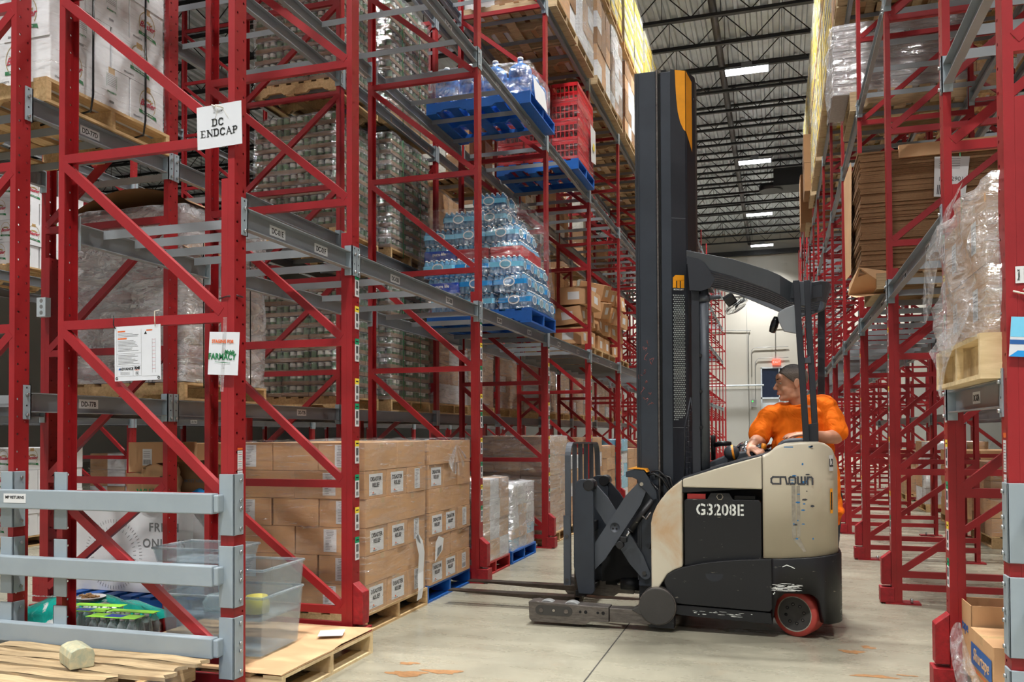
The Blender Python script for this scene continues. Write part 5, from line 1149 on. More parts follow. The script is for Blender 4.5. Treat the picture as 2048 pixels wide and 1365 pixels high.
# foreground pallet of broken planks and wood block
t=thing('broken_pallet','weathered wooden pallet with split planks in front of the grey guard rails','pallet',(-3.40,3.24,.142),0)
pallet('blue',-3.40,3.20,0,'blue pallet under the weathered wooden pallet in the foreground',rot=PI/2,sc=(.80,1.2,1))
r=random.Random(8)
for i,(y,x0,x1) in enumerate(((.40,-.72,.60),(.27,-.80,.56),(.15,-.95,.60),(.02,-.95,.38),(-.12,-.95,.45),(-.26,-.95,.5))):
    m=MB(); w_=.05
    def pf(u,v,x0=x0,x1=x1,y=y,w_=w_,i=i): return (x0+(x1-x0)*u+.02*math.sin(v*7+i)*(u>.97),y-w_+2*w_*v+.008*math.sin(u*11+i),.132+.004*math.sin(u*17+i))
    m.grid(pf,18,3,'old_wood'); m.grid(lambda u,v:(pf(1-u,v)[0],pf(1-u,v)[1],.114),18,3,'old_wood'); m.grid(lambda u,v:(pf(u,0)[0],pf(u,0)[1],.114+.018*v),18,1,'old_wood'); m.grid(lambda u,v:(pf(1,v)[0],pf(1,v)[1],.114+.018*u),1,3,'old_wood'); m.grid(lambda u,v:(pf(1-u,1)[0],pf(1-u,1)[1],.114+.018*v),18,1,'old_wood'); m.build('plank',t)
for x in (.50,-.15,-.78): MB().box(x-.02,-.30,.018,x+.02,.45,.113,'wood_y').build('stringer',t)
for y in (.36,.05,-.22): MB().box(-.95,y-.05,0,.56,y+.05,.017,'old_wood').build('bottom_board',t)
m=MB(); m.prism([(-.055,0),(.055,0),(.058,.06),(.05,.088),(.02,.10),(-.02,.098),(-.05,.085),(-.058,.055)],'x',-.10,.10,'green_wood'); m.build('wood_block',loc=(-3.36,3.40,.279),rotz=-.55,bevel=.004,label='short chunk of cut timber lying on the weathered pallet',cat='wood block')
# ---------------------------------------------------------------- white bin, cartons behind (back rack, floor)
pallet('blue',-4.98,6.1,0,'blue pallet under the white FRESH ONIONS bin',sc=(1.2,.95,1))
t=thing('onion_bin','large white FRESH ONIONS cardboard bin behind the end frame','bin',(-5.04,6.1,.14))
m=MB(); m.prism([(-.62,-.42),(.58,-.42),(.66,-.34),(.66,.42),(-.66,.42),(-.66,-.38)],'z',0,.72,'white_carton'); bn=m.build('bin_wall',t)
m=MB(); m.text('FRESH',.10,'ink_soft',face((.30,-.422,.53),FYN),bold=.012,space=1.1); m.text('ONIONS',.10,'ink_soft',face((.30,-.422,.40),FYN),bold=.012,space=1.1)
for rr_,nn in ((.26,64),(.20,40)):
    for k in range(nn):
        a=2*PI*k/nn; T=face((-.20,-.4215,.30),FYN)@Matrix.Rotation(a,4,'Z'); m.add([(rr_,-.002,0),(rr_+.028,-.002,0),(rr_+.028,.002,0),(rr_,.002,0)],[(0,1,2,3)],'ink_soft',T)
m.box(.40,-.4222,.18,.45,-.4212,.30,'ink'); m.build('bin_print',t)
m=carton_mesh(.42,.38,.26,'carton',None,'ship'); m2=carton_mesh(.5,.4,.24,'carton_light',None,'ship')
carton(m2,'carton',-5.02,6.05,.862,.03,'brown carton on the onion bin, lower left under the open carton'); carton(m,'carton',-5.1,6.1,1.103,-.04,'brown carton on top, left end above the onion bin')
t=thing('open_carton','large open brown carton lettered OUR MOST NEEDED above the onion bin','carton',(-4.62,6.05,.862),.1)
m=MB(); 
for a in ((-.26,-.2,.26,-.195),(-.26,.195,.26,.2),(-.26,-.2,-.255,.2),(.255,-.2,.26,.2)): m.box(a[0],a[1],0,a[2],a[3],.30,'carton_dark')
m.box(-.26,-.2,0,.26,.2,.004,'carton_dark'); m.build('carton_wall',t); m=MB(); m.text('OUR MOST NEEDED',.036,'ink_soft',face((.0,-.2012,.18),FYN),bold=.012); m.build('carton_print',t)
m=MB(); m.add([(-.26,-.2,.30),(.26,-.2,.30),(.25,-.31,.36),(-.25,-.33,.33)],[(0,1,2,3)],'carton_dark'); m.add([(.26,-.2,.3),(.26,.2,.3),(.36,.19,.37),(.36,-.18,.36)],[(0,1,2,3)],'carton_light'); m.build('carton_flap',t)
t=thing('paper_grocery_bag','crumpled brown paper bag printed WHAT\'S leaning in front of the open carton','bag',(-4.80,5.72,.862),.15)
m=MB(); r=random.Random(6); m.grid(lambda u,v:(.15*math.cos(2*PI*u)*(1.1 if v<.7 else 1.0)+.012*math.sin(u*40+v*9),.09*math.sin(2*PI*u)+.01*math.sin(v*23+u*17),.30*v+.02*math.sin(u*19)*v),36,12,'carton_light',closeu=True); m.build('bag_body',t)
m=MB(); m.text('WHAT\'S',.07,'green_ink',face((-.02,-.108,.10),FYN),bold=.02); m.text('300',.07,'ink',face((.10,-.109,.2),FYN),bold=.02); m.build('bag_print',t)
m=MB(); pillow(m,.34,.28,.12,'film_blue',Matrix.Identity(4)); m.build('blue_plastic_bag',loc=(-4.42,5.78,.862),label='small blue plastic bag beside the brown paper bag',cat='bag')
# more brown stock behind (next slot)
pallet('wood',-4.85,7.0,0,'wooden pallet behind the onion bin, under the wrapped brown load',sc=(1.1,.75,1))
stack(-5.35,-4.35,6.62,7.45,.145,4,.30,2,2,lambda l,i,j,a,b,n:f'large plain carton in the {hv(l,n)} layer behind the onion bin, {"right" if i else "left"} {"rear" if j else "front"}',alt=False)
# ---------------------------------------------------------------- spaghetti cartons, back rack second level
Z=ZD[1]+.062
pallet('wood',-4.75,4.52,Z,'wooden pallet under the white spaghetti cartons above the DD-77D label',sc=(1.13,.9,1.1)); pallet('wood',-4.75,4.52,ZD[1]-.30+0*Z,'empty wooden pallet stored under the spaghetti level',sc=(1.1,.88,1.0)) if False else None
def flog(l,j): return 'logo' if (l+j)%2==0 else 'text'
stack(-5.30,-4.20,4.02,5.02,Z+.15,4,.275,2,3,lambda l,i,j,a,b,n:f'white spaghetti carton in the {hv(l,n)} layer, '+(f'{nth(j)} along the flue side' if i==a-1 else f'inner column, {nth(j)} row' if i==0 or a==2 else f'middle column {nth(i)}, {nth(j)} row'),mt='white_carton',name='spaghetti_carton',fx=lambda l,j:flog(l,j),fy=lambda l,i:'logo' if (l+i)%2 else 'text',alt=True)
wrap(-5.30,-4.20,4.02,5.02,Z+.15,Z+.15+.275*4,'clear stretch wrap around the white spaghetti cartons',seed=5)
for k,y in enumerate((4.33,4.80)):
    m=MB(); m.tube([(-4.175,y,Z+1.26),(-4.172,y,Z+.17),(-4.18,y-.01,Z+.06),(-4.6,y,Z+.02)],.007,'bag_black',6); m.build('black_strap',label=f'black strap down the spaghetti cartons, {["nearer","farther"][k]} one',cat='strap')
# ---------------------------------------------------------------- white wrapped loads, back rack first level
mat('sack_white',(206,196,196),.5,0,.1,7,.5,12); mat('sack_pink',(190,150,152),.5,0,.15,9,.5,12)
def sack_mesh(lx,ly,h,mt):
    m=MB(); m.grid(lambda u,v:(lx*.5*(abs(math.cos(2*PI*u))**.3*(1 if math.cos(2*PI*u)>0 else -1))*(math.sin(PI*max(.02,min(.98,v))))**.12,ly*.5*(abs(math.sin(2*PI*u))**.3*(1 if math.sin(2*PI*u)>0 else -1))*(math.sin(PI*max(.02,min(.98,v))))**.12,h*v),28,8,mt,closeu=True); o=m.build('sack'); C.objects.unlink(o); me=o.data; bpy.data.objects.remove(o); return me
film('film_white',lo=.35,hi=.8,milk=.1,stretch=(1,1,3),sc=4)
SK=[sack_mesh(.53,.52,.15,'sack_white'),sack_mesh(.53,.52,.15,'sack_pink')]
Z=ZD[0]+.062
for q,(yc,nm_) in enumerate(((5.80,'big'),)):
    pallet('wood',-4.77,yc,Z,f'wooden pallet under the {nm_} milky wrapped sack load in the rack behind',sc=(1.1,.88,1))
    for l in range(9):
        for i in range(2):
            for j in range(2):
                carton(SK[(l*3+i+j)%4==0],'wrapped_sack',-5.03+i*.53,yc-.26+j*.52,Z+.145+l*.148,rnd.uniform(-.05,.05),f'pale sack in the {hv(l,9)} layer of the milky load, {"near" if j==0 else "far"} {"right" if i else "left"}','sack')
    wrap(-5.30,-4.24,yc-.52,yc+.52,Z+.14,Z+.14+1.34,f'milky stretch wrap around the {nm_} pale sack load',mt='film_white',seed=7+q,amp=.03,n=16)
t=MB(); t.grid(lambda u,v:(-5.3+1.1*u,5.30+1.02*v,Z+1.49+.15*math.sin(PI*u)**.8*(1-.25*v)),20,6,'carton_dark'); t.grid(lambda u,v:(-5.3+1.1*u,5.30+1.02*v,Z+1.485+.15*math.sin(PI*u)**.8*(1-.25*v)),20,6,'carton_dark'); t.build('cardboard_sheet',label='bowed cardboard cap on top of the milky wrapped load',cat='cardboard')
m=MB(); m.add([(-4.40,5.30,Z+1.24),(-4.2,5.5,Z+1.24),(-4.1,5.6,Z+1.10),(-4.15,5.25,Z+1.12)],[(0,1,2,3)],'carton_light'); m.add([(-4.24,6.05,Z+1.25),(-4.2,6.3,Z+1.2),(-4.05,6.35,Z+1.05),(-4.08,6.1,Z+1.1)],[(0,1,2,3)],'carton_light'); m.build('cardboard_flap',label='pale cardboard flaps on the milky wrapped load',cat='cardboard')
for y in (5.45,6.05): m=MB(); m.tube([(-4.19,y,Z+1.25),(-4.185,y,Z+.1)],.005,'bag_black',5); m.build('black_strap',label=f'black strap down the milky load, {"nearer" if y<5.7 else "farther"} one',cat='strap')
# ---------------------------------------------------------------- trays of cans, back rack, bay three
mat('can_green',(92,122,86),.35,.1,.4,14); mat('can_white',(214,216,206),.35,.1,.2,10); mat('can_lid',(196,198,198),.25,.9); mat('tray_brown',(146,118,92),.8)
def tray_mesh(lx,ly,h):
    m=MB(); X,Y=lx/2-.004,ly/2-.004; m.box(-X,-Y,0,X,Y,.042,'tray_brown')
    nx,ny=max(2,int(lx/.078)),max(2,int(ly/.078)); r_=.034
    for i in range(nx):
        for j in range(ny):
            if 0<i<nx-1 and 0<j<ny-1: continue
            x=-X+.037+(2*X-.074)*i/(nx-1); y=-Y+.037+(2*Y-.074)*j/(ny-1)
            m.cyl((x,y,.03),(x,y,.07),r_,'can_green',n=10,cap=False); m.cyl((x,y,.07),(x,y,h-.012),r_,'can_white' if (i+j)%3 else 'can_green',n=10,cap=False); m.cyl((x,y,h-.012),(x,y,h-.004),r_,'can_lid',n=10)
    m.box(-X,-Y,h-.0042,X,Y,h-.004,'film'); o=m.build('tray'); C.objects.unlink(o); me=o.data; bpy.data.objects.remove(o); return me
TM={}
film('film_glare',lo=.10,hi=.62,rough=.1,stretch=(1,1,9),sc=4)  # more opaque, whitish glare put into the film itself
CORE=MB()
def cans(x0,x1,y0,y1,z0,n,who,h=.122,ys=True,pal=True,seed=0,kind='wood'):
    if pal: pallet(kind,(x0+x1)/2,(y0+y1)/2,z0,f'wooden pallet under the {who}',sc=((x1-x0),(y1-y0)/1.2,1))
    for l in range(n):
        a,b=(3,3)
        lx,ly=(x1-x0)/a,(y1-y0)/b; k=(round(lx,3),round(ly,3))
        if k not in TM: TM[k]=tray_mesh(lx,ly,h)
        for i in range(a):
            for j in range(b):
                if (i==a-1) or (j==0 and ys):
                    w_=f'{nth(j)} along the side face' if i==a-1 and j else ('near corner' if i==a-1 else f'camera face, {"left" if i==0 else "middle"}')
                    carton(TM[k],'can_tray',x0+lx*(i+.5)+rnd.uniform(-.006,.006),y0+ly*(j+.5),z0+.138+h*l,0,f'tray of cans, {hv(l,n)} layer, {w_}, {who}','can tray')
    CORE.box(x0+.02,y0+((y1-y0)/3 if ys else .02),z0+.14,x0+(x1-x0)*2/3-.01,y1-.02,z0+.138+h*n-.01,'tray_brown')
    wrap(x0,x1,y0,y1,z0+.138,z0+.138+h*n,f'clear stretch wrap around the {who}',seed=seed,amp=.022,mt='film_glare')
for li,(z,nm_) in enumerate(zip(ZD[:3],('lower','middle','upper'))):
    z+=.06 if li<2 else -.03
    cans(-5.35,-4.36,7.80,8.76,z,10 if li<2 else 12,f'{nm_} left can stack',seed=20+li)
    cans(-5.30,-4.24,8.84,9.98,z,11 if li<2 else 12,f'{nm_} right can stack',ys=False,seed=30+li)
    for k,y in enumerate((9.1,9.6)): m=MB(); m.tube([(-4.205,y,z+1.45),(-4.203,y,z+.05)],.004,'green_ink',5); m.build('green_strap',label=f'green strap down the {nm_} right can stack, {["nearer","farther"][k]} one',cat='strap')
CORE.build('inner_can_trays',label='inner can trays hidden behind the outer trays of the six can stacks',cat='can trays',kind='stuff')
# ---------------------------------------------------------------- water packs pallet, left rack first level
Z=ZL[0]+.062
pallet('blue',-3.22,9.50,Z,'blue pallet under the tall pile of water packs on the first level',sc=(1.25,.9,1.15))
r=random.Random(12); ROW=[(3,4,0),(3,4,0),(3,4,.0),(3,3,.1),(3,3,.12),(2,3,.2),(1,2,.5)]; cnt=0
for l,(a,b,o_) in enumerate(ROW):
    for i in range(a):
        for j in range(b):
            if 0<i<a-1 and 0<j<b-1 and l<5: continue
            x=-2.80-(a-1-i)*.40-(.05*l)-(.0 if a>2 else .1); y=9.10+j*.27+(.05*l if b<4 else 0)
            bd=r.choice(['film_blue','film_sky','film_blue','film_sky','film_navy' if l==1 and i==0 else 'film_sky'])
            if l==3 and i==0: bd='film_navy'
            if l==3 and i in(1,2): bd='film_red'
            nmb={'film_blue':'blue','film_sky':'pale blue','film_navy':'dark blue','film_red':'red printed'}[bd]
            carton(PK[bd],'water_pack',x+r.uniform(-.015,.015),y+r.uniform(-.01,.01),Z+.160+l*.203,r.uniform(-.12,.12),f'{nmb} water bottle pack, {hv(l,7)} layer of the pile, column {nth(i)} row {nth(j)}','water pack')
wrap(-4.0,-2.60,8.97,10.05,Z+.16,Z+1.35,'loose clear film around the pile of water packs',seed=41,top=False,amp=.03,taper=.12)
# ---------------------------------------------------------------- jugs, left rack second level
Z=ZL[1]+.062
pallet('blue',-3.22,9.50,Z,'blue pallet under the big water jugs on the second level',sc=(1.25,.9,1))
def jug():
    t=thing('water_jug','x','water jug'); m=MB(); m.lathe([(.001,0),(.125,.002),(.135,.02),(.135,.09),(.130,.10),(.135,.11),(.135,.19),(.130,.20),(.135,.21),(.135,.30),(.12,.345),(.07,.385),(.032,.40),(.028,.45)],'jug_blue',None,26,False); m.build('bottle',t)
    m=MB(); m.lathe([(.033,0),(.034,.03),(.03,.036),(.001,.037)],'cap_white',Matrix.Translation((0,0,.435)),16); m.build('cap',t); return t
JG=None
for i in range(4):
    for j in range(3):
        p=(-3.67+i*.30,9.17+j*.31,Z+.138); lb=f'blue water jug, {nth(i)} from left in the {["front","middle","back"][j]} row'
        if JG is None: JG=jug(); o=JG; o.location=p; o['label']=lb
        else: tree_copy(JG,p,label=lb)
wrap(-3.82,-2.63,9.02,9.94,Z+.14,Z+.50,'torn clear film over the blue water jugs',seed=42,mt='film_loose',top=False)
m=MB(); m.add([(-2.60,9.1,Z+.35),(-2.60,9.6,Z+.35),(-2.58,9.65,Z+.12),(-2.58,9.12,Z+.1)],[(0,1,2,3)],'white_paper'); m.build('paper_label',label='white paper label hanging on the wrapped water jugs',cat='paper')
# ---------------------------------------------------------------- red crates
mat('crate_red',(196,24,34),.4)
def crate_mesh(lx,ly,h):
    m=MB(); t_=.012
    for (a,b,c,d) in ((-lx/2,-ly/2,lx/2,-ly/2+t_),(-lx/2,ly/2-t_,lx/2,ly/2),(-lx/2,-ly/2,-lx/2+t_,ly/2),(lx/2-t_,-ly/2,lx/2,ly/2)):
        m.box(a,b,0,c,d,.05,'crate_red'); m.box(a,b,h-.05,c,d,h,'crate_red')
        n=6; hx=(c-a)>(d-b)
        for i in range(n+1):
            if hx: x=a+(c-a-.012)*i/n; m.box(x,b,.05,x+.012,d,h-.05,'crate_red')
            else: y=b+(d-b-.012)*i/n; m.box(a,y,.05,c,y+.012,h-.05,'crate_red')
        if hx: m.box(a,b+.002,h*.48,c,d-.002,h*.53,'crate_red')
        else: m.box(a+.002,b,h*.48,c-.002,d,h*.53,'crate_red')
    m.box(-lx/2,-ly/2,0,lx/2,ly/2,.01,'crate_red'); o=m.build('crate'); C.objects.unlink(o); me=o.data; bpy.data.objects.remove(o); return me
cr=crate_mesh(.38,.33,.27)
pallet('blue',-3.22,11.98,Z,'blue pallet under the red plastic crates',sc=(1.2,.9,1.1))
for l in range(4):
    for i in range(3):
        for j in range(3):
            if i==1 and j==1: continue
            carton(cr,'plastic_crate',-3.62+i*.4,11.64+j*.34,Z+.152+l*.272,0,f'red plastic crate, {hv(l,4)} layer, {nth(j)} row from the camera, column {nth(i)} from left','crate')
wrap(-3.82,-2.61,11.46,12.5,Z+.15,Z+1.05,'clear film around the red plastic crates',seed=44,taper=.03)
m=MB(); m.add([(-2.585,12.1,Z+.85),(-2.585,12.45,Z+.85),(-2.58,12.45,Z+.35),(-2.58,12.12,Z+.3)],[(0,1,2,3)],'white_paper'); m.add([(-2.57,12.2,Z+.6),(-2.57,12.32,Z+.6),(-2.57,12.32,Z+.5),(-2.57,12.2,Z+.5)],[(0,1,2,3)],'tag_yellow'); m.build('paper_label',label='white sheet with a yellow patch on the red crate load',cat='paper')
# ---------------------------------------------------------------- tumbled cartons, left rack first level, bays five and six
Z=ZL[0]+.062
pallet('wood',-3.3,13.35,Z,'wooden pallet under the tumbled brown cartons, nearer one'); pallet('wood',-3.3,14.55,Z,'wooden pallet under the leaning brown cartons, farther one'); pallet('wood',-3.3,15.95,Z,'wooden pallet under the farthest leaning cartons')
me=carton_mesh(.44,.50,.27,'carton','blank','blank')
r=random.Random(9); k=0
for p in range(3):
    for l in range(4 if p else 3):
        for i in range(2):
            for j in range(2):
                if l>=2 and i==0: continue
                tl=(r.uniform(-.10,.10),r.uniform(-.12,.12)) if l else (0,0)
                if p==1 and l>1: tl=(.12,.26)
                carton(me,'carton',-3.6+i*.5+(.08 if l>1 else 0),12.98+p*1.28+j*.54,Z+.14+l*.30+(.03 if l else 0),r.uniform(-.15,.15) if l else 0,f'brown carton with a white sheet, {hv(l,4)} tier, {["nearer","middle","farther"][p]} tumbled pallet, {"aisle" if i else "inner"} side {"back" if j else "front"}','carton',None,tl)
# ---------------------------------------------------------------- floor pallets further along the left aisle
def block(x0,x1,y0,y1,z0,z1,mt,label,wrapmt='film',cat='wrapped load',seed=0,nl=5,nc=3,band=None):
    "one shrink wrapped stack far from the camera: box rows with seams, film as a part"
    t=thing('wrapped_load',label,cat,((x0+x1)/2,(y0+y1)/2,z0)); X,Y=(x1-x0)/2,(y1-y0)/2; h=(z1-z0)/nl; m=MB(); r=random.Random(seed)
    for l in range(nl):
        for i in range(nc):
            for j in range(nc):
                if 0<i<nc-1 and 0<j<nc-1 and l<nl-1: continue
                dx=r.uniform(-.006,.006); mm=mt if not isinstance(mt,(list,tuple)) else mt[r.randrange(len(mt))]
                m.box(-X+2*X*i/nc+.004+dx,-Y+2*Y*j/nc+.004,h*l,-X+2*X*(i+1)/nc-.004+dx,-Y+2*Y*(j+1)/nc-.004,h*(l+1)-.005,mm)
                if band:
                    sx_=1 if x0<0 else -1
                    if (i==nc-1 if x0<0 else i==0): xx=(X+.001+dx)*sx_ if True else 0; m.box(xx,-Y+2*Y*j/nc+.02,h*l+h*.1,xx+.001*sx_,-Y+2*Y*(j+1)/nc-.02,h*l+h*(.3+.3*r.random()),band)
    m.build('stacked_cases',t)
    if wrapmt:
        w_=wrap(-X,X,-Y,Y,0,z1-z0,None,mt=wrapmt,seed=seed,n=8,amp=.02); w_.name='film_cover'; del w_['category']; w_.parent=t; KID.setdefault(t.name,[]).append(w_)
    return t
pallet('red',-3.3,8.20,0,'red pallet on the floor right of the second left post',sc=(1.08,.78,1)); block(-3.85,-2.77,7.76,8.66,.14,.96,['carton','white_carton','carton_light'],'cloudy wrapped low load on the red pallet beyond the second left post',wrapmt='film_milky',seed=51,nl=4)
pallet('blue',-3.3,9.22,0,'blue pallet on the floor before the third left post',sc=(1.08,.78,1)); block(-3.85,-2.78,8.77,9.68,.14,.86,['white_carton','white_carton','film_sky','carton_light'],'wrapped white and blue cases on the blue pallet before the third left post',seed=52,nl=6,wrapmt='film_white')
block(-5.3,-4.3,8.3,9.4,.14,1.1,['carton_dark','sack_pink','carton'],'dark jars and cartons wrapped on the floor of the rack behind',seed=53,nl=5); pallet('wood',-4.8,8.85,0,'wooden pallet under the dark wrapped jars of the rack behind')
pallet('wood',-3.3,10.8,0,'wooden pallet on the floor beyond the third left post',sc=(1.1,.95,1)); block(-3.85,-2.78,10.3,11.35,.14,1.38,['carton','carton_light'],'tall brown wrapped load beyond the third left post',seed=54,nl=5,wrapmt='film_milky')
pallet('wood',-3.3,11.95,0,'second wooden pallet on the floor beyond the third left post',sc=(1.1,.9,1)); block(-3.85,-2.78,11.45,12.45,.14,1.1,['white_carton','carton_light'],'pale wrapped load beside the tall brown one past the third left post',seed=55,nl=5)
for i,(y,zt,mm) in enumerate(((13.3,1.35,['carton','white_carton']),(14.5,1.2,['carton','carton_light']),(15.8,1.3,['white_carton','film_sky']),(17.0,1.1,['carton']),(18.4,1.25,['white_carton','carton_light']),(19.6,1.2,['carton']))):
    pallet('wood',-3.3,y,0,'wooden pallet on the floor along the left aisle behind the truck','0' and 0,'floor pallets behind the truck'); o=block(-3.85,-2.80,y-.55,y+.55,.14,zt,mm,'wrapped load on the floor along the left aisle behind the truck',seed=60+i); o['group']='floor loads behind the truck'
# ---------------------------------------------------------------- high loads, both rows
def high(row,li,y,h,mt,label,grp,seed,band=None,wm='film',kind='wood'):
    if row=='L': x0,x1=-3.88,-2.62; z=ZL[li]+.062; 
    elif row=='D': x0,x1=-5.34,-4.24; z=ZD[li]+.062
    elif row=='R': x0,x1=.76,2.0; z=ZL[li]+.062
    else: x0,x1=2.42,3.5; z=ZD[li]+.062
    p=pallet(kind,(x0+x1)/2,y,z,'wooden pallet under a high load '+grp,group='pallets '+grp,sc=((x1-x0),.93,1))
    o=block(x0,x1,y-.53,y+.53,z+.14,z+.14+h,mt,label,wrapmt=wm,seed=seed,nl=max(3,int(h/.22)),band=band); o['group']='loads '+grp
mat('case_pale',(176,172,152),.7); mat('case_yellow',(206,178,62),.6)
def slots(i): return (FY[i]+.68,FY[i]+1.84)
sd=100
for i in range(1,10):
    for q,y in enumerate(slots(i)):
        sd+=1
        if i>=3: high('L',2,y,rnd.uniform(.9,1.35),['carton','white_carton','carton_dark'],'wrapped load on the third level of the left aisle rack','on the third level of the left rack',sd,wm='film' if sd%2 else 'film_milky',kind='old')
        if i>=4: high('L',3,y,1.35 if i<7 else 1.1,['case_pale','case_pale','case_yellow'] ,'white and yellow case stack on the top level of the left rack','on the top level of the left rack',sd+50,band='tag_yellow')
        if 3<=i<8 and rnd.random()<.75: high('D',2+(sd%2),y,1.1,['carton','can_white','carton_dark'],'wrapped load high in the rack behind the left rack','high in the rack behind the left one',sd+200,kind='old')
        if 3<=i<9 and rnd.random()<.8: high('D',0,y,1.05,['carton_light','carton','white_carton'],'wrapped load low in the rack behind the left rack','low in the rack behind the left one',sd+250,wm='film_milky')
        if 3<=i<9 and rnd.random()<.6: high('D',1,y,1.05,['carton','carton_light'],'wrapped load on the second level behind the left rack','on the second level behind the left rack',sd+300)
        if i>=4: high('R',2,y,1.38,['case_pale','case_pale','case_yellow'] ,'white and yellow case stack on the third level of the right rack','on the third level of the right rack',sd+400,band='tag_yellow',kind='old') if i<7 else None
        if i>=4 and i<9: high('R',3,y,1.4,['case_pale','case_pale','case_yellow'] ,'white and yellow case stack on the top level of the right rack','on the top level of the right rack',sd+450,band='tag_yellow')
        if i in(1,2,3) : high('R',2,y,.9,['carton','carton_dark'],'brown load on the third level of the right rack','above the flat cardboard on the right',sd+500,kind='old')
        if 2<=i<7 and rnd.random()<.5: high('Q',rnd.choice((0,2,3)),y,1.0,['carton','white_carton'],'wrapped load in the rack behind the right rack','in the rack behind the right one',sd+600)
for k,(y) in enumerate((21.0,24.2)):
    x0=.62; o=block(x0,1.8,y-.5,y+.5,ZL[2]+.2,ZL[2]+1.52,'carton_dark','tall brown carton load leaning into the right aisle, '+['nearer','farther'][k],wrapmt=None,seed=900+k,nl=2,nc=1); pallet('old',1.25,y,ZL[2]+.062,'old pallet under the tall brown carton load, '+['nearer','farther'][k])
# ---------------------------------------------------------------- right rack: flat cardboard stacks
mat('edge_brown',(132,98,66),.85,0,.25,60,.4,60,stretch=(1,1,8)); mat('grey_board',(166,158,156),.6,0,.12,30,stretch=(1,1,8))
def flats(x0,x1,y0,y1,z0,z1,mt,label,n=34,skew=.03,seed=1,dz=0):
    t=thing('cardboard_bundle',label,'flat cardboard',((x0+x1)/2,(y0+y1)/2,z0)); m=MB(); r=random.Random(seed); X,Y=(x1-x0)/2,(y1-y0)/2; h=(z1-z0)/n
    for i in range(n):
        a,b=r.uniform(-skew,skew)*.4,r.uniform(-skew,skew)*.4; s_=.012 if (i//5)%3==0 else 0
        m.box(-X+a-s_,-Y+b,h*i,X+a,Y+b,h*(i+1)-.0015,mt)
    m.build('folded_boxes',t); return t
Z=ZL[0]+.062
pallet('old',1.42,8.42,Z,'wooden pallet under the flat brown cardboard on the right first level',sc=(1.2,.92,1))
t=flats(.70,2.02,7.90,8.92,Z+.14,Z+1.20,'edge_brown','tall bundle of flat brown cardboard on the right rack first level',64,seed=3,skew=.018)
m=MB(); m.add([(-.70,.02,.10),(-.715,.50,.12),(-.72,.52,1.10),(-.69,.05,1.16),(-.685,.02,1.1)],[(4,3,2,1,0)],'carton_light'); m.add([(-.70,-.5,-.20),(-.4,-.52,-.17),(-.3,-.53,-.02),(-.68,-.53,.06),(-.72,0,.0),(-.73,0,-.1)],[(0,1,2,3,4,5)],'carton_light'); m.build('cardboard_flap',t)
m=MB(); T=face((.05,-.535,.78),FYN)@Matrix.Rotation(R(-5),4,'Z'); m.add([(-.12,-.17,0),(.12,-.17,0),(.13,.17,0),(-.14,.17,0)],[(0,1,2,3)],'white_paper',T); m.text('12412901',.05,'ink_soft',T@Matrix.Translation((0,-.02,.001)),bold=.01)
for i in range(5): m.add([(-.10,.15-i*.02,.001),(.06,.15-i*.02,.001),(.06,.154-i*.02,.001),(-.10,.154-i*.02,.001)],[(0,1,2,3)],'ink_soft',T)
for i in range(10): m.add([(-.10+i*.012,-.15,.001),(-.094+i*.012,-.15,.001),(-.094+i*.012,-.07,.001),(-.10+i*.012,-.07,.001)],[(0,1,2,3)],'ink',T)
m.build('shipping_sheet',t)
for k,x in enumerate((.12,.40)): m=MB(); m.tube([(x,-.53,1.07),(x+.01,-.53,0)],.005,'green_ink',5); m.build('green_strap',t)
MB().box(-.35,-.54,.98,.66,-.48,1.09,'carton_light').build('top_board',t)
Z=ZL[1]+.062
pallet('old',1.42,10.9,Z,'old pallet under the grey wrapped flat cardboard, second level right',sc=(1.2,.9,1.6)); flats(.66,2.05,10.42,11.35,Z+.23,Z+1.0,'grey_board','grey film wrapped bundle of flat board, second level of the right rack',26,seed=4)
wrap(.64,2.06,10.40,11.37,Z+.2,Z+1.02,'milky film around the grey flat board bundle',mt='film_milky',seed=71,amp=.03)
# ---------------------------------------------------------------- right: wrapped crate on the DC-02A beam
Z=1.585+.06
t=thing('wooden_crate_base','pale wooden crate base above the DC-02A label','crate',(1.42,4.5,Z))
for (a,b,c,d) in ((-.62,-.58,.62,-.55),(-.62,.40,.62,.43)): MB().box(a,b,.02,c,d,.17,'crate_wood').build('side_board',t)
for y in (-.577,-.09,.387): MB().box(-.617,y,.02,-.59,y+.04,.17,'crate_wood').build('upright_board',t)
MB().box(-.62,-.58,0,.62,.44,.02,'crate_wood').build('bottom_board',t); MB().box(-.62,-.58,.17,.62,.44,.19,'crate_wood').build('top_board',t)
MB().box(-.55,-.546,.02,.6,.396,.169,'crate_wood').build('inner_block',t)
stack(.84,2.02,3.97,4.90,Z+.19,2,.30,2,2,lambda l,i,j,a,b,n:f'carton inside the milky wrap above DC-02A, {["lower","upper"][l]} {"far" if j else "near"} {"right" if i else "left"}',fx=lambda l,j:'ship',alt=False)
wrap(.82,2.03,3.94,4.92,Z+.18,Z+.86,'milky bulging film wrap over the cartons above DC-02A',mt='film_milky',seed=73,amp=.05,taper=.05)
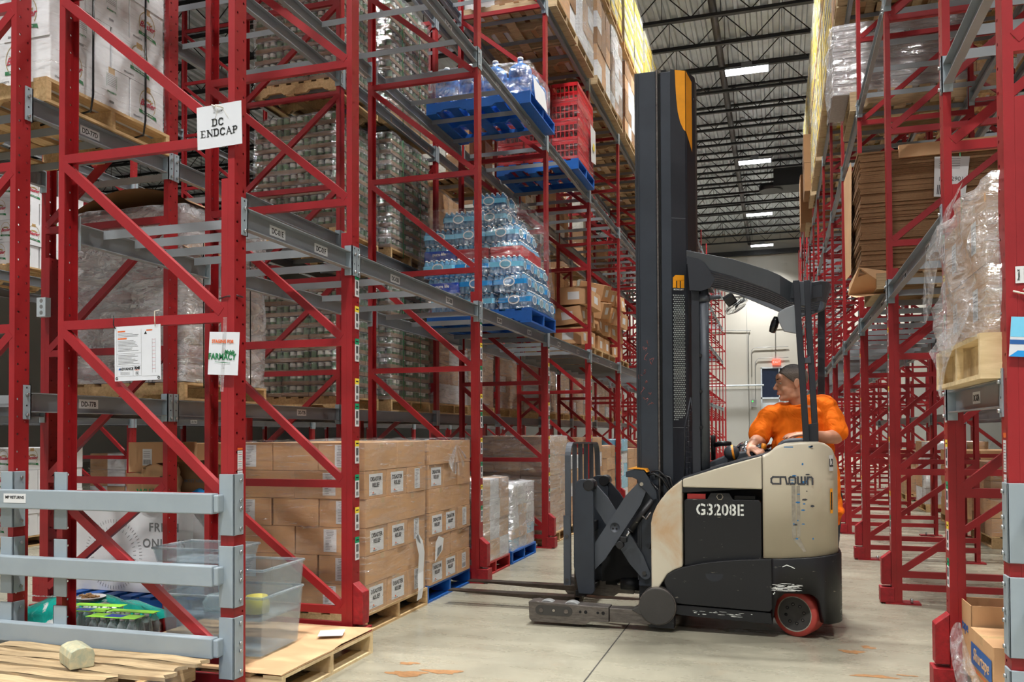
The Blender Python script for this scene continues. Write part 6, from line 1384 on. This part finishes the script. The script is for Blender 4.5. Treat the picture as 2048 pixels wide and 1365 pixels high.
def rag(name,pts,label,seed,mt='film_loose',cat='film',amp=.03):
    "hanging ragged film: pts=list of (p_left,p_right) rows"
    r=random.Random(seed); m=MB(); n=7; rows=[]
    for k,(a,b) in enumerate(pts):
        a=Vector(a);b=Vector(b); rows.append([a.lerp(b,i/n)+Vector((r.uniform(-amp,amp)*.6,r.uniform(-amp,amp),r.uniform(-amp,amp)*.6)) for i in range(n+1)])
    vs=[p for r_ in rows for p in r_]; m.add(vs,[(k*(n+1)+i,k*(n+1)+i+1,(k+1)*(n+1)+i+1,(k+1)*(n+1)+i) for k in range(len(rows)-1) for i in range(n)],mt,None,True)
    o=m.build(name,label=label,cat=cat,subsurf=1); return o
rag('loose_film',[((.82,4.92,2.50),(.80,4.2,2.58)),((.77,5.02,2.40),(.78,4.5,2.42)),((.76,5.08,2.26),(.77,4.75,2.22)),((.77,5.06,2.12),(.77,4.85,2.12)),((.75,5.03,2.02),(.76,4.93,2.0))],'torn white film tail hanging beside the second right post',1)
rag('loose_film',[((.80,4.95,1.90),(.80,3.95,2.0)),((.775,5.0,1.86),(.78,4.0,1.86)),((.77,4.9,1.82),(.77,4.3,1.80)),((.765,4.65,1.72),(.765,4.5,1.70)),((.76,4.6,1.60),(.76,4.55,1.58))],'crumpled clear film drooping over the crate base above DC-02A',2)
# ---------------------------------------------------------------- right floor: open carton, tape carton, film
pallet('wood',1.55,4.70,0,'wooden pallet on the floor at the right edge under the tape cartons',sc=(1.15,.85,1))
me=carton_mesh(.60,.45,.28,'carton'); o=carton(me,'tape_carton',1.235,4.67,.14,.02,'closed brown carton with a blue Shurtape panel, lower right corner')
lb=MB(); 
for T,w_ in ((face((-.298,.0,.15),FXN),.4),):
    lb.add([(-.20,-.05,.001),(.20,-.05,.001),(.20,.06,.001),(-.20,.06,.001)],[(0,1,2,3)],'blue_ink',T); lb.text('Shurtape',.085,'carton_light',T@Matrix.Translation((0,.005,.002)),bold=.012,shear=.15); lb.add([(-.2,-.075,.001),(.2,-.075,.001),(.2,-.066,.001),(-.2,-.066,.001)],[(0,1,2,3)],'orange_ink',T)
lb.add([(-.12,-.18,.2785),(.1,-.18,.2785),(.1,-.06,.2785),(-.12,-.06,.2785)],[(0,1,2,3)],'white_paper'); lb.build('tape_print',o)
t=thing('open_carton','open empty brown carton standing behind the Shurtape carton, lower right','carton',(1.27,5.045,.14),.02)
for a in ((-.33,-.13,.33,-.125),(-.33,.125,.33,.13),(-.33,-.13,-.325,.13),(.325,-.13,.33,.13)): MB().box(a[0],a[1],0,a[2],a[3],.38,'carton').build('carton_wall',t)
MB().box(-.33,-.13,0,.33,.13,.005,'carton_dark').build('carton_floor',t); m=MB(); m.text('tape',.08,'blue_ink',face((-.332,-.0,.25),FXN)); m.build('carton_print',t)
rag('loose_film',[((.89,5.0,.42),(.90,4.9,.42)),((.85,5.0,.34),(.90,4.75,.30)),((.84,4.85,.22),(.91,4.45,.18)),((.85,4.7,.1),(.95,4.15,.10)),((.88,4.5,.03),(1.05,4.0,.05))],'crumpled clear film spilling beside the Shurtape carton',3,amp=.02)
# ---------------------------------------------------------------- things across the aisles, background
for k,(x,y,z,mm,lb_) in enumerate(((2.95,12.1,.14,['carton','carton_dark'],'brown carton load on a pallet behind the right rack, nearest'),(2.95,14.3,.14,['carton','carton_light'],'brown carton load behind the right rack, middle one'),(2.95,16.9,.14,['carton','white_carton'],'brown and white carton load behind the right rack, farther one'),(2.95,19.4,.14,['carton'],'brown carton load behind the right rack, farthest'),(-9.6,11.0,.14,['white_carton','carton'],'white and brown carton stack across the next aisle'),(-9.6,13.5,.14,['carton'],'brown carton stack across the next aisle, farther'))):
    pallet('wood',x,y,0,'wooden pallet under the '+lb_); block(x-.5,x+.5,y-.55,y+.55,z,z+.9+.1*(k%3),mm,lb_,seed=800+k,nl=4,wrapmt=None if k==1 else 'film')
for k in range(10):
    y=FY[3+k//2]+(.7 if k%2 else 1.85); 
    pallet('blue' if k%3==0 else 'wood',-9.6,y,1.68,'pallet on the first level across the next aisle, left','0' and 0,'pallets across the next aisle'); o=block(-10.12,-9.08,y-.5,y+.5,1.82,2.8,['carton','white_carton','can_white'],'wrapped load on the first level across the next aisle, left',seed=820+k); o['group']='loads across the next aisle on the left'
    y+=.05
    pallet('blue' if k%3==0 else 'wood',7.75,y,1.68,'pallet on the first level across the next aisle, right','0' and 0,'pallets across the next aisle, right side'); o=block(7.2,8.25,y-.5,y+.5,1.82,2.7,['carton','white_carton','film_blue'],'wrapped load on the first level across the next aisle, right',seed=840+k); o['group']='loads across the next aisle on the right'

for q,(z0,zz,nn) in enumerate(((0,.14,4),(3.44,3.58,4))):
    pallet('wood',-9.6,8.75,z0,'wooden pallet under the %s spaghetti stack across the next aisle'%('floor','second level')[q])
    stack(-10.1,-9.1,8.2,9.3,zz,nn,.28,2,3,lambda l,i,j,a,b,n,q=q:f'distant white spaghetti carton, {("floor","raised")[q]} stack, {hv(l,n)} layer, column {nth(i)}, row {nth(j)}',mt='white_carton',name='spaghetti_carton',fx=lambda l,j:'logo' if (l+j)%2 else 'text',fy=lambda l,i:'logo' if (l+i)%2 else 'text')
# ================================================================ guard rails, signs, tags
def rail_set(x0,x1,y,end,labels,right=False):
    for (z0,z1),lb in zip(((1.012,1.118),(.635,.742),(.264,.37)),labels):
        t=thing('guard_rail',lb,'guard rail',(0,0,0)); m=MB(); m.box(x0,y-.06,z0,x1,y,z1,'guard_grey'); m.build('rail_beam',t,bevel=.006)
        for bx in end:
            sg=1 if bx in(-4.20,-2.718,) else -1
            if right: sg=-1 if bx==.881 else 1
            m=MB(); zz0,zz1=z0-.115,z1+.10
            m.box(bx-sg*.082,y,zz0,bx+sg*.010,y+.010,zz1,'guard_grey'); m.box(bx+sg*.001,y,zz0,bx+sg*.010,y+.085,zz1,'guard_grey'); m.build('rail_bracket',t,bevel=.003)
            m=MB()
            for z in (zz0+.035,zz0+.14,zz1-.14,zz1-.035): m.cyl((bx+sg*.010,y+.055,z),(bx+sg*.020,y+.055,z),.0095,'galv',n=6)
            m.build('rail_bolt',t)
        if not right:
            m=MB(); m.box(x1-.001,y-.05,z0+.006,x1+.030,y+.004,z1-.006,'guard_grey'); m.build('rail_end',t,bevel=.008)
        else:
            m=MB(); m.box(x0-.03,y-.05,z0+.006,x0+.001,y+.004,z1-.006,'guard_grey'); m.build('rail_end',t,bevel=.008)
yg=FY[0]-.0645
rail_set(-5.45,-2.80,yg,(-4.20,XLR,-2.718),['topmost grey guard rail at the rack end with the MP RETURNS label','middle grey guard rail across the left rack end','lowest grey guard rail across the left rack end'])
rail_set(.965,3.6,yg+.06,(.881,),['topmost grey guard rail bracket at the right edge','middle grey guard rail at the right edge','lowest grey guard rail at the right edge'],True)
yr=yg-.0615
m=MB(); m.box(-4.19,yr,1.045,-4.03,yr+.001,1.097,'white_paper'); m.text('MP RETURNS',.022,'ink',face((-4.11,yr-.0006,1.076),FYN),bold=.02,sx=1.05); m.build('returns_label',label='small white MP RETURNS label on the topmost grey guard rail',cat='label')
def sheet(name,c,w_,h,mt,label,cat,lines,rot=0,curl=0,right=FYN,backoff=0):
    t=thing(name,label,cat); T=face(c,right)@Matrix.Rotation(R(rot),4,'Z'); m=MB()
    m.grid(lambda u,v:(w_*(u-.5),h*(v-.5),curl*math.sin(u*3.1)*(1-v)**2),10,8,mt,T); m.build('sheet',t); m=MB()
    for (s_,x,y,sz,mm,kw) in lines: m.text(s_,sz,mm,T@Matrix.Translation((x,y,.0022)),**kw)
    m.build('printed_text',t); return t,T
# serif lettering is built from the plain letters with slab feet
def slab_text(m,s_,x,y,sz,mt,T,adv=.74):
    W_={'D':.70,'C':.68,'E':.66,'N':.74,'A':.72,'P':.64}
    tot=sum(W_[c] for c in s_)*sz+.03*sz*(len(s_)-1); cx=x-tot/2
    for c in s_:
        w_=W_[c]*sz; mx=cx+w_/2; L,Rr=cx+.12*sz,cx+w_-.12*sz; h=sz*.70; t_=.13*sz; u=y-h/2; k=.0022
        def q(a,b,c_,d): m.add([(a,b,k),(c_,b,k),(c_,d,k),(a,d,k)],[(0,1,2,3)],mt,T)
        def ln(a,b,c_,d,wd): strokes(m,[[(a,b),(c_,d)]],wd,mt,T,k)
        if c in 'DEPN': q(L-.03*sz,u,L-.03*sz+t_,u+h); q(L-.13*sz,u,L+.17*sz,u+.06*sz); q(L-.13*sz,u+h-.06*sz,L+.17*sz,u+h)
        if c=='D': strokes(m,[[(L,u+.03*sz),(Rr-.15*sz,u+.03*sz),(Rr,u+.16*sz),(Rr,u+h-.16*sz),(Rr-.15*sz,u+h-.03*sz),(L,u+h-.03*sz)]],.13*sz,mt,T,k)
        if c=='C': strokes(m,[[(Rr,u+.12*sz),(Rr-.15*sz,u+.03*sz),(L+.1*sz,u+.06*sz),(L,u+.2*sz),(L,u+h-.2*sz),(L+.1*sz,u+h-.06*sz),(Rr-.15*sz,u+h-.03*sz),(Rr,u+h-.13*sz)]],.13*sz,mt,T,k); q(Rr-.03*sz,u+h-.22*sz,Rr+.03*sz,u+h)
        if c=='E': q(L,u,Rr,u+.06*sz); q(L,u+h-.06*sz,Rr,u+h); q(L,u+h/2-.03*sz,Rr-.12*sz,u+h/2+.03*sz); q(Rr-.05*sz,u,Rr,u+.2*sz); q(Rr-.05*sz,u+h-.2*sz,Rr,u+h)
        if c=='N': ln(L,u+h-.05*sz,Rr,u+.04*sz,.14*sz); q(Rr-.03*sz,u,Rr+.03*sz,u+h); q(Rr-.1*sz,u+h-.06*sz,Rr+.1*sz,u+h)
        if c=='A': ln(cx+.1*sz,u,mx-.01*sz,u+h,.08*sz); ln(cx+w_-.1*sz,u,mx-.03*sz,u+h,.12*sz); q(cx+.16*sz,u+.2*sz,cx+w_-.16*sz,u+.26*sz); q(cx,u,cx+.2*sz,u+.05*sz); q(cx+w_-.22*sz,u,cx+w_,u+.05*sz)
        if c=='P': strokes(m,[[(L,u+h-.03*sz),(Rr-.12*sz,u+h-.03*sz),(Rr-.02*sz,u+h-.12*sz),(Rr-.02*sz,u+h-.24*sz),(Rr-.12*sz,u+h-.34*sz),(L,u+h-.34*sz)]],.12*sz,mt,T,k)
        cx+=w_+.03*sz
ys=FY[0]-.075
t=thing('endcap_sign','white laminated DC ENDCAP sign tied to the first left post','sign'); T=face((-2.795,ys,3.055),FYN)@Matrix.Rotation(R(1.6),4,'Z'); m=MB(); m.box(-.138,-.114,-.001,.138,.114,.001,'lam_paper',T); m.build('sign_sheet',t)
m=MB(); slab_text(m,'DC',-.008,.020,.054,'ink',T); slab_text(m,'ENDCAP',.0,-.034,.054,'ink',T); m.build('sign_text',t)
m=MB(); m.tube([T@Vector((-.03,.095,.004)),T@Vector((-.005,.105,.02)),T@Vector((.03,.09,.004)),T@Vector((-.01,.10,.012)),T@Vector((-.045,.118,.0))],.0025,'string_white',6); m.tube([T@Vector((.0,.10,.004)),T@Vector((-.03,.02,.003))],.0007,'string_white',4); m.tube([T@Vector((.02,.10,.004)),T@Vector((.06,.03,.003))],.0007,'string_white',4)
for a,b in ((-.03,.094),(-.03,.072),(.018,.076)): m.cyl(T@Vector((a,b,.001)),T@Vector((a,b,.0016)),.0025,'ink',n=8)
m.build('sign_string',t)
t,T=sheet('farmacy_sign',(-2.765,ys,1.850),.185,.225,'lam_paper','white plastic covered STAGING FOR Mobile FARMACY sheet taped on the first left post','sign',[('STAGING FOR',-.008,.062,.026,'orange_ink',dict(bold=.02,sx=.8)),('FARMACY',-.008,-.018,.046,'green_ink',dict(bold=.022,sx=.82)),('Mobile',.035,.008,.030,'green_ink',dict(bold=.02,shear=.4,sx=.75))],rot=-3,curl=0)
m=MB(); m.add([(-.05,-.047,.003),(.045,-.05,.003),(.045,-.0475,.003),(-.05,-.0445,.003)],[(0,1,2,3)],'green_ink',T); m.build('sign_rule',t)
m=MB(); m.add([(-.012,-.20,.0012),(.010,-.20,.0012),(.012,.19,.0012),(-.012,.19,.0012)],[(0,1,2,3)],'film_loose',T); m.build('clear_tape',t)
t=thing('capacity_plate','white rack load capacity plate with ADVANCE and RMI marks hung from a brace','sign'); T=face((-3.325,ys+.012,1.872),FYN)@Matrix.Rotation(R(.8),4,'Z'); w_,h=.305,.30; m=MB(); m.box(-w_/2,-h/2,-.001,w_/2,h/2,.001,'lam_paper',T); m.build('plate',t)
m=MB(); k=.0016
def q(a,b,c,d,mt='ink'): m.add([(a,b,k),(c,b,k),(c,d,k),(a,d,k)],[(0,1,2,3)],mt,T)
for a,b,c,d in ((-.138,.0,.025,.0012),(-.138,-.068,.025,-.0668),(-.138,-.125,.025,-.1238),(-.138,-.125,-.1368,.13),(.025,-.125,.0262,.13),(-.03,-.125,-.0288,-.068),(.03,-.128,.138,-.1268)): q(a,b,c,d,'ink_soft')
q(-.13,.118,-.08,.126,'orange_ink'); q(-.13,.078,-.07,.086,'orange_ink'); q(.06,.118,.10,.125,'orange_ink')
r=random.Random(1)
for i in range(22):
    z=.108-i*.0079
    if -.005<z<.006 or .07<z<.09: continue
    q(-.128,z,-.128+r.uniform(.09,.145),z+.0022,'ink_soft')
for i in range(9): q(.098,.07-i*.02,.118,.0712-i*.02,'red_ink')
q(.097,-.11,.0985,.075,'ink_soft'); q(.118,-.11,.1195,.075,'ink_soft'); m.add([(.045,.100,k),(.065,.100,k),(.055,.118,k)],[(0,1,2)],'ink',T)
m.text('ADVANCE',.020,'ink',T@Matrix.Translation((-.072,-.085,k)),bold=.025,sx=.95); m.add([(-.128,-.09,k),(-.112,-.09,k),(-.119,-.076,k)],[(0,1,2)],'blue_ink',T); m.text('RMI',.022,'ink',T@Matrix.Translation((-.002,-.082,k)),bold=.04); q(-.018,-.0935,.014,-.0915,'orange_ink')
m.lathe([(.010,0),(.0115,0)],'ink',T@Matrix.Translation((-.002,-.110,k)),20,False); m.text('R',.014,'ink',T@Matrix.Translation((-.002,-.110,k)),bold=.04)
for i in range(3): q(-.115,-.104-i*.006,-.05,-.1025-i*.006,'ink_soft')
m.build('plate_print',t); m=MB()
for a,b in ((-.138,-.136),(.14,-.138)): m.lathe([(.003,0),(.0085,.0005),(.0085,.0015)],'hub_grey',T@Matrix.Translation((a,b,.001)),14,False)
m.build('grommet',t)
m=MB(); m.tube([T@Vector((-.145,.14,.003)),T@Vector((-.150,.16,.012)),T@Vector((-.147,.20,.012)),T@Vector((-.16,.21,.0))],.003,'zip_black',6); m.build('zip_tie',t); m=MB(); m.tube([T@Vector((.12,.14,.003)),T@Vector((.125,.17,.012)),T@Vector((.122,.22,.008)),T@Vector((.15,.225,.005))],.0025,'string_white',6); m.build('plate_string',t)
m=MB()
for z,dz in ((2.155,.006),(2.15,-.004)): m.tube([(-2.81,FY[0]-.054,z-.01),(-2.755,FY[0]-.058,z),(-2.715,FY[0]-.03,z+.006),(-2.712,FY[0]+.02,z+.004)],.002,'zip_black',5)
m.build('zip_tie',label='black cable ties around the first left post above the FARMACY sheet',cat='cable tie')
# safety stickers on the first post web, below the sheet
def post_strip(x,y,zs,right,label):
    m=MB(); T0=face((x,y,0),right)
    for z0,z1,mt in zs: m.add([(-.022,z0,0),(.022,z0,0),(.022,z1,0),(-.022,z1,0)],[(0,1,2,3)],mt,T0)
    for z0,z1,mt in zs:
        if mt!='white_paper': continue
        for i in range(int((z1-z0)/.012)): m.add([(-.015,z0+.006+i*.012,.0006),(.015,z0+.006+i*.012,.0006),(.015,z0+.009+i*.012,.0006),(-.015,z0+.009+i*.012,.0006)],[(0,1,2,3)],'ink_soft' if i%3 else 'red_ink',T0)
    m.build('warning_sticker',label=label,cat='sticker')
post_strip(XL+.0012,FY[0],[(1.345,1.355,'orange_ink'),(1.24,1.34,'white_paper'),(1.12,1.235,'white_paper')],FX,'narrow white warning sticker on the first left post above the rail')
post_strip(XR-.0012,FY[0]+.06,[(1.40,1.42,'orange_ink'),(1.26,1.39,'white_paper'),(1.12,1.25,'white_paper')],FXN,'narrow white warning sticker on the right edge post')
# junction box, right hand tags
m=MB(); m.box(0,0,0,.085,.05,.145,'frame_pale'); 
for z in (.03,.075,.12): m.cyl((.045,-.001,z),(.045,0,z),.016,'conduit',n=14)
m.build('junction_box',loc=(XDR+.03,5.0,2.32),bevel=.004,label='small grey junction box on the rear post behind the end frame',cat='junction box')
yR=FY[0]+.06-.053
m=MB(); T=face((.945,yR-.0012,2.055),FYN); m.add([(-.03,-.034,0),(.03,-.034,0),(.03,.034,0),(-.03,.034,0)],[(0,1,2,3)],'white_paper',T); m.text('Presto-X',.012,'ink',T@Matrix.Translation((-.018,0,.0006))@Matrix.Rotation(PI/2,4,'Z'),bold=.02)
for i in range(10): m.add([(.0,-.024+i*.005,.0006),(.018,-.024+i*.005,.0006),(.018,-.022+i*.005,.0006),(.0,-.022+i*.005,.0006)],[(0,1,2,3)],'ink',T)
m.build('barcode_label',label='small white Presto-X barcode label on the right edge post',cat='label')
m=MB(); m.tube([(.905,yR-.004,1.99),(.95,yR-.008,1.975),(1.02,yR-.006,1.985)],.004,'string_white',6); m.tube([(.955,yR-.012,1.98),(.965,yR-.014,1.94),(.968,yR-.012,1.90)],.005,'string_white',6); m.tube([(.94,yR-.01,1.99),(.965,yR-.014,2.02),(.99,yR-.012,2.0),(.96,yR-.012,1.975)],.0035,'string_white',6); m.build('white_tie',label='knotted white strip tied round the right edge post',cat='tie')
t=thing('blue_tag','blue and white printed tag hanging on the right edge post','tag'); T=face((.98,yR-.012,1.80),FYN)@Matrix.Rotation(R(-4),4,'Z'); m=MB(); m.box(-.09,-.08,-.001,.09,.08,.001,'lam_paper',T); m.build('tag_card',t); m=MB()
m.add([(-.09,.0,.0016),(-.03,.0,.0016),(-.045,.08,.0016),(-.09,.08,.0016)],[(0,1,2,3)],'film_sky',T); m.add([(-.09,-.03,.0016),(.09,-.03,.0016),(.09,-.012,.0016),(-.09,-.012,.0016)],[(0,1,2,3)],'blue_ink',T); m.add([(-.09,-.08,.0016),(.09,-.08,.0016),(.09,-.055,.0016),(-.06,-.055,.0016)],[(0,1,2,3)],'film_blue',T); m.text('Xlu',.03,'ink',T@Matrix.Translation((.03,.02,.002)),bold=.02); m.build('tag_print',t)
